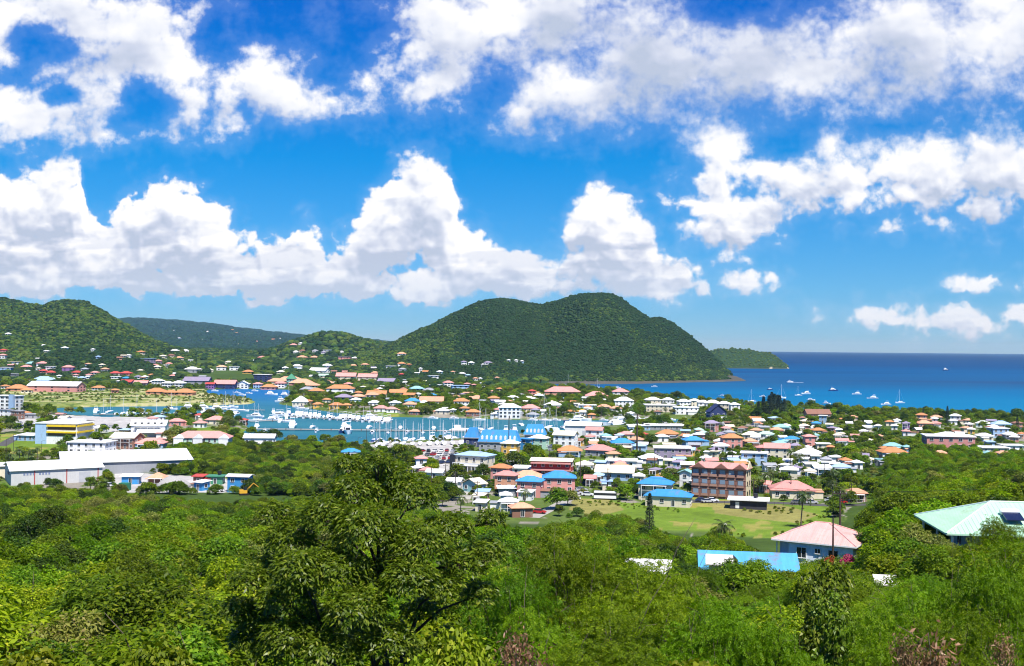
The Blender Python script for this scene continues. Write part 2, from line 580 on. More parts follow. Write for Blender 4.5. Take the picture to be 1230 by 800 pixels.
def land_z(x, y, full=False):
    x, y = np.asarray(x, float), np.asarray(y, float)
    u = x / np.maximum(y, 60) * FPX + 615
    z = near_ground(u, y)
    near = y < 520
    z = z + np.where(near & (z > 2.6), 0.5 * fbm(x / 14., y / 14., 3, 3), 0)
    # inland country rises gently behind the town
    ramp = np.clip((y - 1300) / 1300., 0, 1)
    side = np.clip((660 - u) / 90., 0, 1)
    zi = 2 + ramp * side * (30 + 7 * fbm(x / 210., y / 260., 3, 21)) * np.clip((4300 - y) / 900, 0.1, 1)
    z = np.where(y >= 520, zi, z)
    zone = np.zeros(x.shape, int)
    for k, hh in enumerate((
            polar_hill(u, y, SKY_FAR, 8500, 4300, 1500, 20, 22, 40),
            polar_hill(u, y, SKY_HUMP, 2500, 2130, 350, 16, 4, 50),
            polar_hill(u, y, SKY_LEFT, 2150, 1560, 500, 6, 18, 60),
            polar_hill(u, y, SKY_KNOLL, 1700, 1500, 130, 4, 3, 70),
            polar_hill(u, y, SKY_MOUNT, 2250, FOOT_MOUNT, 420, 2, 26, 80),
            polar_hill(u, y, SKY_ISLE, 3160, 3050, 180, -1.5, 3, 90))):
        zone = np.where(hh > z + 0.3, k + 1, zone)
        z = np.maximum(z, hh)
    sea = inside_dist(SEA, x, y)
    sea = sea + np.clip(y / 500., 0, 3) * 1.2 * fbm(x / 25., y / 25., 3, 5)
    lag = inside_dist(LAGOON, x, y)
    w = np.maximum(sea, lag)
    wz = 2 - 3.4 * np.clip((w + 5) / 9., 0, 1) ** 1.0
    isle = zone == 6
    z = np.where((w > -5) & ~isle, np.minimum(z, wz), z)
    z = np.where((w > 15) & ~isle, -3.0, z)
    if full:
        return z, zone, sea, lag, u
    return z


def at(px, py):
    """where the sight line through a point of the view meets the ground"""
    d = ray(px, py)
    k = np.concatenate([np.linspace(14, 500, 973), np.linspace(500, 3600, 3101), np.linspace(3605, 8600, 900)])
    zz = H + d[2] * k
    g = land_z(d[0] * k, k)
    b = np.nonzero(zz <= np.maximum(g, 0.0))[0]
    i = b[0] if len(b) else len(k) - 1
    return float(d[0] * k[i]), float(k[i]), float(max(g[i], 0.0))


def at_many(P):
    return [at(*p) for p in P]


def to_px(p):
    v = CR.T @ (np.array(p, float) - (0, 0, H))
    return 615 + FPX * v[0] / -v[2], 400 - FPX * v[1] / -v[2]


# ground cover is a property of the place: 0 town earth, 1 scrub, 2 pasture, 3 reed flat, 4 forest floor, 5 sand and rock, 6 dry grass, 7 paving
GREEN = [[(690, 596), (760, 604), (800, 600), (840, 597), (985, 604), (1000, 610), (1000, 640), (930, 652), (850, 640), (790, 640), (720, 618), (688, 612)]]
DRY = [[(690, 598), (735, 600), (752, 612), (720, 620), (686, 612)], [(855, 603), (940, 606), (985, 618), (960, 628), (900, 622), (860, 616)]]
REED = [[(0, 467), (245, 467), (306, 477), (312, 484), (262, 488), (60, 491), (0, 492)]]
SCRUB = [[(180, 552), (230, 536), (330, 536), (420, 539), (470, 552), (520, 580), (520, 600), (180, 600)], [(1000, 556), (1040, 530), (1060, 505), (1100, 500), (1120, 540), (1230, 545), (1230, 600), (1000, 600)]]
LAWN = [[(210, 515), (255, 512), (300, 513), (290, 519), (215, 524)], [(0, 520), (30, 522), (80, 532), (60, 545), (0, 545)], [(455, 495), (480, 493), (480, 500), (452, 500)], [(690, 550), (735, 552), (735, 559), (690, 558)],
        [(225, 577), (270, 570), (285, 575), (250, 583)], [(370, 540), (420, 540), (415, 548), (375, 546)]]
PAVED = [[(505, 540), (545, 538), (560, 575), (535, 580)], [(440, 534), (600, 527), (600, 535), (470, 542)], [(140, 566), (272, 574), (300, 592), (140, 592)], [(18, 500), (45, 500), (45, 516), (20, 516)], [(60, 498), (130, 500), (200, 502), (200, 516), (95, 520)], [(118, 532), (160, 532), (160, 548), (110, 548)]]


def in_px(polys, u, v):
    m = np.zeros(u.shape, bool)
    for p in polys:
        m |= inside_dist(p, u, v) > 0
    return m


def build_land():
    us = np.concatenate([np.arange(-900, -80, 24.), np.arange(-80, 1312, 2.6), np.arange(1312, 2150, 24.)])
    inv = np.linspace(1 / 330., 1 / 1760., 330)
    ys = np.concatenate([np.linspace(-60, 55, 24), np.geomspace(60, 329, 110), 1 / inv, np.linspace(1765, 2700, 110), np.linspace(2720, 3420, 60), np.linspace(3500, 10200, 80)])
    U, Y = np.meshgrid(us, ys)
    X = (U - 615) / FPX * np.maximum(Y, 60)
    z, zone, sea, lag, u = land_z(X, Y, True)
    v = hor(U) + (H - 2.0) * FPX / np.maximum(Y, 60)       # where level ground would lie in the view; used only as plan coordinates
    cov = np.zeros(z.shape, int)
    cov[(Y < 470) & (z > 2.5)] = 1
    cov[in_px(SCRUB, U, v)] = 1
    cov[(Y > 1250) & (U < 640)] = 1
    cov[zone > 0] = 4
    flat = (Y > 250) & (zone == 0)
    cov[in_px(GREEN, U, v) & flat] = 2
    cov[in_px(LAWN, U, v) & flat] = 2
    cov[in_px(DRY, U, v) & flat] = 6
    cov[in_px(REED, U, v) & flat] = 3
    cov[in_px(PAVED, U, v) & flat] = 7
    cov[(Y > 1500) & (U >= 600) & (zone == 0)] = 8
    beach = (sea > -16) & (U > 690) & (Y < 1500)
    cov[beach] = 5
    cov[(zone == 5) & (z < 2.0) & (sea > -12)] = 8
    cov[(zone == 6) & (z < 2.5)] = 5
    cov[beach & (zone == 5)] = 8
    pal = np.array([(0.26, 0.235, 0.19), (0.050, 0.085, 0.016), (0.125, 0.195, 0.022), (0.20, 0.235, 0.060), (0.024, 0.050, 0.014), (0.42, 0.36, 0.26), (0.22, 0.205, 0.062), (0.40, 0.385, 0.36), (0.085, 0.080, 0.062)])
    col = pal[cov]
    n = (fbm(X / 23., Y / 23., 4, 31) + 0.5 * fbm(X / 5., Y / 5., 2, 33))[..., None]
    town = (cov == 0)[..., None]
    col = np.where(town & (n > -0.22), np.array((0.085, 0.125, 0.028)), col)
    reed = (cov == 3)[..., None]
    col = np.where(reed & (n > 0.12), np.array((0.33, 0.31, 0.15)), np.where(reed & (n < -0.25), np.array((0.085, 0.13, 0.03)), col))
    past = (cov == 2)[..., None]
    col = np.where(past & (n > 0.30), np.array((0.215, 0.205, 0.05)), col)
    col = col * (1 + 0.22 * n)
    nr, nc = z.shape
    verts = np.stack([X, Y, z], -1).reshape(-1, 3).astype(np.float32)
    i = np.arange(nr * nc).reshape(nr, nc)
    quads = np.stack([i[:-1, :-1], i[:-1, 1:], i[1:, 1:], i[1:, :-1]], -1).reshape(-1, 4)
    # cut the sheet into the ground and the hills, dropping deep sea floor far out
    zq = np.max(np.stack([zone[:-1, :-1], zone[1:, 1:], zone[:-1, 1:], zone[1:, :-1]]), 0).reshape(-1)
    zmax = np.max(np.stack([z[:-1, :-1], z[1:, 1:], z[:-1, 1:], z[1:, :-1]]), 0).reshape(-1)
    yq = Y[:-1, :-1].reshape(-1)
    names = ['ground', 'ridge', 'hill', 'hillside', 'knoll', 'mountain', 'headland']
    m, t, out = newmat('ground_cover')
    b = principled(t, out, 0.95, 0.05)
    c = t.new('ShaderNodeAttribute', attribute_name='cover').outputs['Color']
    pos = t.new('ShaderNodeNewGeometry').outputs['Position']
    k = t.m('MULTIPLY', t.m('MULTIPLY_ADD', t.noise(pos, 0.33, 6, 0.65), 0.9, 0.55), t.m('MULTIPLY_ADD', t.noise(pos, 2.7, 3, 0.6), 0.6, 0.7))
    t.put(b.inputs['Base Color'], t.mix(1.0, c, k, 'MULTIPLY'))
    for k, nm in enumerate(names):
        sel = (zq == k) & ((zmax > -2.9) | (yq < 1500))
        q = quads[sel]
        used, invx = np.unique(q, return_inverse=True)
        me = bpy.data.meshes.new(nm)
        me.vertices.add(len(used))
        me.vertices.foreach_set('co', verts[used].reshape(-1))
        me.loops.add(q.size)
        me.loops.foreach_set('vertex_index', invx.reshape(-1).astype(np.int32))
        me.polygons.add(len(q))
        me.polygons.foreach_set('loop_start', np.arange(0, q.size, 4, dtype=np.int32))
        me.polygons.foreach_set('use_smooth', np.ones(len(q), bool))
        at_ = me.attributes.new('cover', 'FLOAT_COLOR', 'POINT')
        cc = np.ones((len(used), 4), np.float32)
        cc[:, :3] = np.clip(col.reshape(-1, 3)[used], 0, 1)
        at_.data.foreach_set('color', cc.reshape(-1))
        me.update()
        me.materials.append(m)
        structure(nm, me)


def water_mat(name, lagoon):
    m, t, out = newmat(name)
    b = t.new('ShaderNodeBsdfDiffuse')
    gl = t.new('ShaderNodeBsdfGlossy')
    gl.inputs['Roughness'].default_value = 0.25
    mx = t.new('ShaderNodeMixShader')
    mx.inputs[0].default_value = 0.10 if lagoon else 0.045
    t.l.new(b.outputs[0], mx.inputs[1])
    t.l.new(gl.outputs[0], mx.inputs[2])
    t.l.new(mx.outputs[0], out.inputs[0])
    g = t.new('ShaderNodeNewGeometry').outputs['Position']
    s = t.new('ShaderNodeSeparateXYZ')
    t.put(s.inputs[0], g)
    if lagoon:
        n = t.noise(t.v('MULTIPLY', g, (0.6, 1.8, 0)), 0.010, 6, 0.62)
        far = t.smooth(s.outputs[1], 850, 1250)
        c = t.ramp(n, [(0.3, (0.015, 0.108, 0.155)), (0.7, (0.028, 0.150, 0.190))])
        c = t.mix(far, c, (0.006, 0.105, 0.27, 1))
    else:
        # sea bed: sand shallows near the beach, weed beds in bands, deep water beyond
        yy = t.m('MULTIPLY_ADD', t.noise(t.v('MULTIPLY', g, (0.35, 1, 0)), 0.0016, 3, 0.55), 1100, t.m('ADD', s.outputs[1], -550))
        lg = t.m('LOGARITHM', t.m('MAXIMUM', yy, 300), 10.0)
        c = t.ramp(t.m('MULTIPLY_ADD', lg, 0.5, -1.4), [(0.0, (0.0168, 0.1974, 0.2856)), (0.09, (0.0024, 0.1436, 0.2713)), (0.16, (0.0015, 0.1058, 0.2381)), (0.24, (0.0071, 0.0678, 0.1678)), (0.31, (0.0014, 0.0672, 0.1814)), (0.42, (0.0012, 0.0399, 0.1270)), (0.6, (0.0005, 0.0229, 0.0807)), (0.8, (0.0004, 0.0157, 0.0578))])
        n = t.noise(t.v('MULTIPLY', g, (0.22, 1, 0)), 0.0030, 4, 0.55)
        c = t.mix(t.smooth(n, 0.50, 0.66), c, t.mix(1.0, c, (1.6, 0.72, 0.80, 1), 'MULTIPLY'))
    t.put(b.inputs['Color'], c)
    rip = t.noise(t.v('MULTIPLY', g, (1.0, 1.3, 1)), 0.9 if lagoon else 0.35, 5, 0.65)
    bp = t.new('ShaderNodeBump')
    bp.inputs['Strength'].default_value = 0.35
    bp.inputs['Distance'].default_value = 0.25 if lagoon else 0.8
    t.put(bp.inputs['Height'], rip)
    t.l.new(bp.outputs[0], gl.inputs['Normal'])
    return m


def build_water():
    rows = []
    a = MB()
    # the sea, out to its real horizon
    ys = [500, 700, 1000, 1500, 2500, 5000, 10000, 18000, 26500]
    for y in ys:
        w = 1.35 * y
        rows.append([(-w, y, 0.0), (-w * 0.33, y, 0), (w * 0.33, y, 0), (w, y, 0.0)])
    a.loft(rows, cap=False, closed=False)
    structure('sea', a.mesh('sea', water_mat('sea_water', False)))
    b = MB()
    xs = [p[0] for p in LAGOON]
    yv = [p[1] for p in LAGOON]
    x0, x1, y0, y1 = min(xs) - 12, max(xs) + 12, min(yv) - 12, max(yv) + 12
    b.quad((x0, y0, 0.03), (x1, y0, 0.03), (x1, y1, 0.03), (x0, y1, 0.03))
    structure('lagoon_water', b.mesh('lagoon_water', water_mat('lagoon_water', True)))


def build_haze():
    """the moist sea air that fades the far ridge"""
    m, t, out = newmat('sea_air')
    v = t.new('ShaderNodeVolumePrincipled')
    v.inputs['Color'].default_value = (0.34, 0.63, 1.0, 1)
    v.inputs['Absorption Color'].default_value = (1, 1, 1, 1)
    v.inputs['Density'].default_value = 4.0e-5
    v.inputs['Anisotropy'].default_value = 0.2
    t.l.new(v.outputs[0], out.inputs['Volume'])
    h = MB()
    h.box(0, 13000, 118, 90000, 30000, 246)
    structure('haze', h.mesh('haze', m), 'stuff')


build_land()
build_water()
build_haze()

# ------------------------------------------------------------------ buildings
ROOFC = {'or': ((0.50, 0.22, 0.095), 'orange'), 'pk': ((0.60, 0.27, 0.235), 'pink'), 'rd': ((0.45, 0.075, 0.06), 'red'), 'wh': ((0.78, 0.78, 0.76), 'white'),
         'cr': ((0.68, 0.61, 0.46), 'cream'), 'bl': ((0.05, 0.25, 0.52), 'bright blue'), 'tl': ((0.24, 0.45, 0.46), 'turquoise'), 'gr': ((0.30, 0.31, 0.33), 'grey'),
         'br': ((0.25, 0.13, 0.09), 'brown'), 'mn': ((0.42, 0.62, 0.50), 'mint'), 'gn': ((0.06, 0.22, 0.13), 'green'), 'lb': ((0.32, 0.46, 0.64), 'pale blue'),
         'pu': ((0.27, 0.23, 0.31), 'mauve grey'), 'sm': ((0.60, 0.31, 0.19), 'salmon'), 'nv': ((0.03, 0.045, 0.12), 'navy'), 'yl': ((0.66, 0.40, 0.09), 'yellow'), 'vi': ((0.24, 0.12, 0.30), 'violet'), 'lg': ((0.56, 0.56, 0.545), 'pale grey'), 'bk': ((0.05, 0.05, 0.06), 'dark')}
RKIND = {'h': 'hipped', 'g': 'gabled', 'G': 'gabled', 'f': 'flat', 's': 'sloping'}


def roofmat(c):
    return surf('roof_' + c, ROOFC[c][0], 0.65, 0.10, 0.14, 0.35, streak=0.14)


def wallmat(c):
    return surf('wall_' + c, tuple(x * 0.96 for x in ROOFC[c][0]), 0.85, 0.15, 0.10, 0.4, streak=0.10)


FRAME = None
WIN = {}


def window_mesh(w, h, fine):
    k = (round(w, 1), round(h, 1), fine)
    if k not in WIN:
        m = MB()
        m.box(0, -0.02, 0, w, 0.08, h)
        if fine:
            m.cur = 1
            for sx in (-1, 1):
                m.box(sx * (w / 2 + 0.045), -0.05, 0, 0.09, 0.16, h + 0.18)
            m.box(0, -0.05, h / 2 + 0.05, w, 0.16, 0.09)
            m.box(0, -0.08, -h / 2 - 0.05, w, 0.24, 0.09)
            m.box(0, -0.05, 0, 0.05, 0.10, h)
        WIN[k] = m.mesh('window', [glassmat(), surf('white_trim', (0.74, 0.74, 0.72), 0.6)])
    return WIN[k]


def roof_mesh(W, D, kind, rise, o=0.5, th=0.18):
    m = MB()
    a, b = W / 2 + o, D / 2 + o
    if kind == 'f':
        m.box(0, 0, th, 2 * a, 2 * b, th * 2)
    elif kind == 's':
        m.loft([[(-a, -b, 0), (-a, b, rise), (-a, b, rise + th), (-a, -b, th)], [(a, -b, 0), (a, b, rise), (a, b, rise + th), (a, -b, th)]])
    elif kind == 'g':
        prof = [(-b, 0), (-b, th), (0, rise + th), (b, th), (b, 0), (0, rise)]
        m.loft([[(-a, y, z) for y, z in prof], [(a, y, z) for y, z in prof]], cap=False)
        for x in (-a, a):
            m.quad((x, -b, 0), (x, -b, th), (x, 0, rise + th), (x, 0, rise))
            m.quad((x, b, 0), (x, b, th), (x, 0, rise + th), (x, 0, rise))
    else:
        lx, ly = (max(a - b, 0.05), 0.05) if a >= b else (0.05, max(b - a, 0.05))
        base0 = [(-a, -b, 0), (a, -b, 0), (a, b, 0), (-a, b, 0)]
        base1 = [(x, y, th) for x, y, _ in base0]
        top = [(-lx, -ly, rise + th), (lx, -ly, rise + th), (lx, ly, rise + th), (-lx, ly, rise + th)]
        m.loft([base0, base1, top])
    return m


def wall_mesh(W, D, h, kind, rise, below=2.0):
    m = MB()
    m.box(0, 0, (h - below) / 2, W, D, h + below)
    if kind == 'g':
        for x in (-W / 2, W / 2):
            s = 1 if x > 0 else -1
            i = x - s * 0.12
            m.loft([[(i, -D / 2, h + .002), (i, D / 2, h + .002), (i, 0, h + rise * D / (D + 1.0) - 0.03)], [(x, -D / 2, h + .002), (x, D / 2, h + .002), (x, 0, h + rise * D / (D + 1.0) - 0.03)]])
    if kind == 's':
        m.loft([[(x, -D / 2, h), (x, D / 2, h), (x, D / 2, h + rise * 0.93)] for x in (-W / 2, W / 2)])
    return m


FOOT = []          # footprints (x, y, radius) kept clear of trees
VIEW = []          # (px0, px1, ytop, ybase, Y) of buildings in the view


def house(px, py, wpx, st=1, kind='h', rc='wh', wc='wh', yaw=None, dr=0.7, sth=2.6, pitch=0.27, name=None, label=None, base=None, cat=None, group=None,
          pos=None, W=None, D=None, wins=True, porch=None, win=(1.2, 1.2), door=True, gap=3.2, o=None, keep=None):
    rnd = random.Random(int(px * 131 + py * 977 + wpx * 7))
    if yaw is None:
        yaw = rnd.uniform(-30, 12) if py > 500 else rnd.uniform(-18, 18)
    th = R(yaw)
    x, y, z = pos if pos else at(px, py)
    wm = wpx * y / FPX
    if W is None:
        W = wm / (math.cos(th) + dr * abs(math.sin(th)))
        W = max(W, 3.0)
        D = D or max(3.0, min(max(W * dr, 4.0), 18))
    if kind == 'G':
        kind, th, W, D = 'g', th + math.pi / 2, D, W
    if not pos:
        y += (abs(math.sin(th)) * W + abs(math.cos(th)) * D) * 0.5
    far = y > 1000
    h = st * sth + 0.25
    rise = {'f': 0.35, 'g': pitch * D, 'h': pitch * min(W, D) * 1.05, 's': 0.10 * D}[kind]
    o = (0.65 if not far else 0.9) if o is None else o
    nm = name or ('apartment_block' if st >= 3 else 'shop_building' if wm > 26 else 'villa' if st == 2 else 'bungalow' if kind in 'fgs' else 'house')
    wcw, rcw = ROOFC[wc][1], ROOFC[rc][1]
    ct = cat or ('house' if nm in ('house', 'villa', 'bungalow') else 'building')
    if base is None:
        noun = {'apartment_block': 'block', 'shop_building': 'long building', 'villa': 'tall house', 'house': 'house'}.get(nm, nm.replace('_', ' '))
        base = f"{wcw} {noun} with {RKIND[kind]} {rcw} roof"
    grp = group or ('houses on the far slopes' if far and y > 1350 else 'buildings around the lagoon' if y > 750 else 'houses of the near town')
    r = thing(nm, ct, (x, y, z), th, label, base, grp)
    wall = wall_mesh(W, D, h, kind, rise).build('wall', wallmat(wc), r)
    ro = roof_mesh(W, D, kind, rise, o).build('roof', roofmat(rc), r)
    ro.location.z = h + 0.004
    facing = th % (2 * math.pi)
    if wins:
        faces = []
        ax, ay = -x, -y
        for k, (fx, fy, ln, off) in enumerate(((0, -1, W, D / 2), (1, 0, D, W / 2), (-1, 0, D, W / 2), (0, 1, W, D / 2))):
            nx, ny = fx * math.cos(th) - fy * math.sin(th), fx * math.sin(th) + fy * math.cos(th)
            dd = (nx * ax + ny * ay) / math.hypot(x, y)
            if dd > (0.35 if far else 0.12):
                faces.append((k, ln, off, dd))
        for k, ln, off, dd in faces:
            n = max(1, min(int(ln / gap), 3 if far else 10))
            if far and y > 1500:
                n = min(n, 2)
            for s in range(st):
                wz = 0.25 + s * sth + sth * 0.55
                for i in range(n):
                    p = (i + 0.5) / n * ln - ln / 2
                    ww, wh = win if not far else (min(ln / n * 0.5, 2.4), 1.4)
                    isdoor = s == 0 and i == n // 2 and door and not far and k == 0
                    if isdoor:
                        wo = link('door', window_mesh(1.0, 2.0, True), r)
                        q = 1.25
                    else:
                        wo = link('window', window_mesh(ww, wh, not far), r)
                        q = wz
                    if k == 0:
                        wo.location = (p, -off, q)
                    elif k == 3:
                        wo.location, wo.rotation_euler = (p, off, q), (0, 0, math.pi)
                    elif k == 1:
                        wo.location, wo.rotation_euler = (off, p, q), (0, 0, math.pi / 2)
                    else:
                        wo.location, wo.rotation_euler = (-off, p, q), (0, 0, -math.pi / 2)
    if porch is None:
        porch = (not far) and y < 760 and st <= 2 and kind in 'hg' and W < 22 and rnd.random() < 0.4
    if porch:
        pm = MB()
        pm.box(0, -D / 2 - 0.9, 2.55 + (st - 1) * sth, W * 0.8, 1.75, 0.12)
        n = max(3, int(W * 0.8 / 2.6))
        for i in range(n):
            pm.box((i / (n - 1) - 0.5) * W * 0.76, -D / 2 - 1.65, (2.5 + (st - 1) * sth) / 2 - 0.5, 0.16, 0.16, 2.5 + (st - 1) * sth + 1.0)
        pm.box(0, -D / 2 - 1.65, 0.95 + (st - 1) * sth, W * 0.76, 0.05, 0.10)
        pm.build('porch', surf('white_trim', (0.74, 0.74, 0.72), 0.6), r)
    if not far and y < 900 and W < 24 and name is None and rnd.random() < 0.5:
        # a lower lean-to built on later, often under older sheets
        aw, ad = W * rnd.uniform(.3, .55), rnd.uniform(2.2, 4.0)
        side = rnd.choice((-1, 1))
        ah = rnd.uniform(1.9, 2.4)
        if rnd.random() < .5:
            ax, ay, sx, sy = side * (W / 2 - aw / 2), -D / 2 - ad / 2, aw, ad
        else:
            ax, ay, sx, sy = side * (W / 2 + ad / 2), 0, ad, D * rnd.uniform(.5, .9)
        an = MB().box(0, 0, ah / 2 - .8, sx - .02, sy - .02, ah + 1.6).build('annex', wallmat(rnd.choice((wc, 'cr', 'gr', wc))), r)
        an.location = (ax, ay, 0)
        ar = roof_mesh(sx, sy, 's', .35, .3, .1).build('annex_roof', roofmat(rnd.choice((rc, 'gr', 'br', 'wh', 'sm'))), an)
        ar.location = (0, 0, ah + .004)
    if rnd.random() < 0.3 and not far and kind == 'f':
        tk = MB()
        tk.tube([(W * 0.2, D * 0.1, h + 0.6), (W * 0.2, D * 0.1, h + 1.9)], 0.7, 12)
        tk.build('water_tank', surf('black_tank', (0.02, 0.02, 0.022), 0.5), r)
    FOOT.append((x, y, W, D, th))
    tx, ty = to_px((x, y, z + h + rise))
    VIEW.append((px - wpx / 2, px + wpx / 2, ty, py, y, 0.9 if keep is None else keep))
    PXS[r.name] = (px, py)
    return r, W, D, h, rise


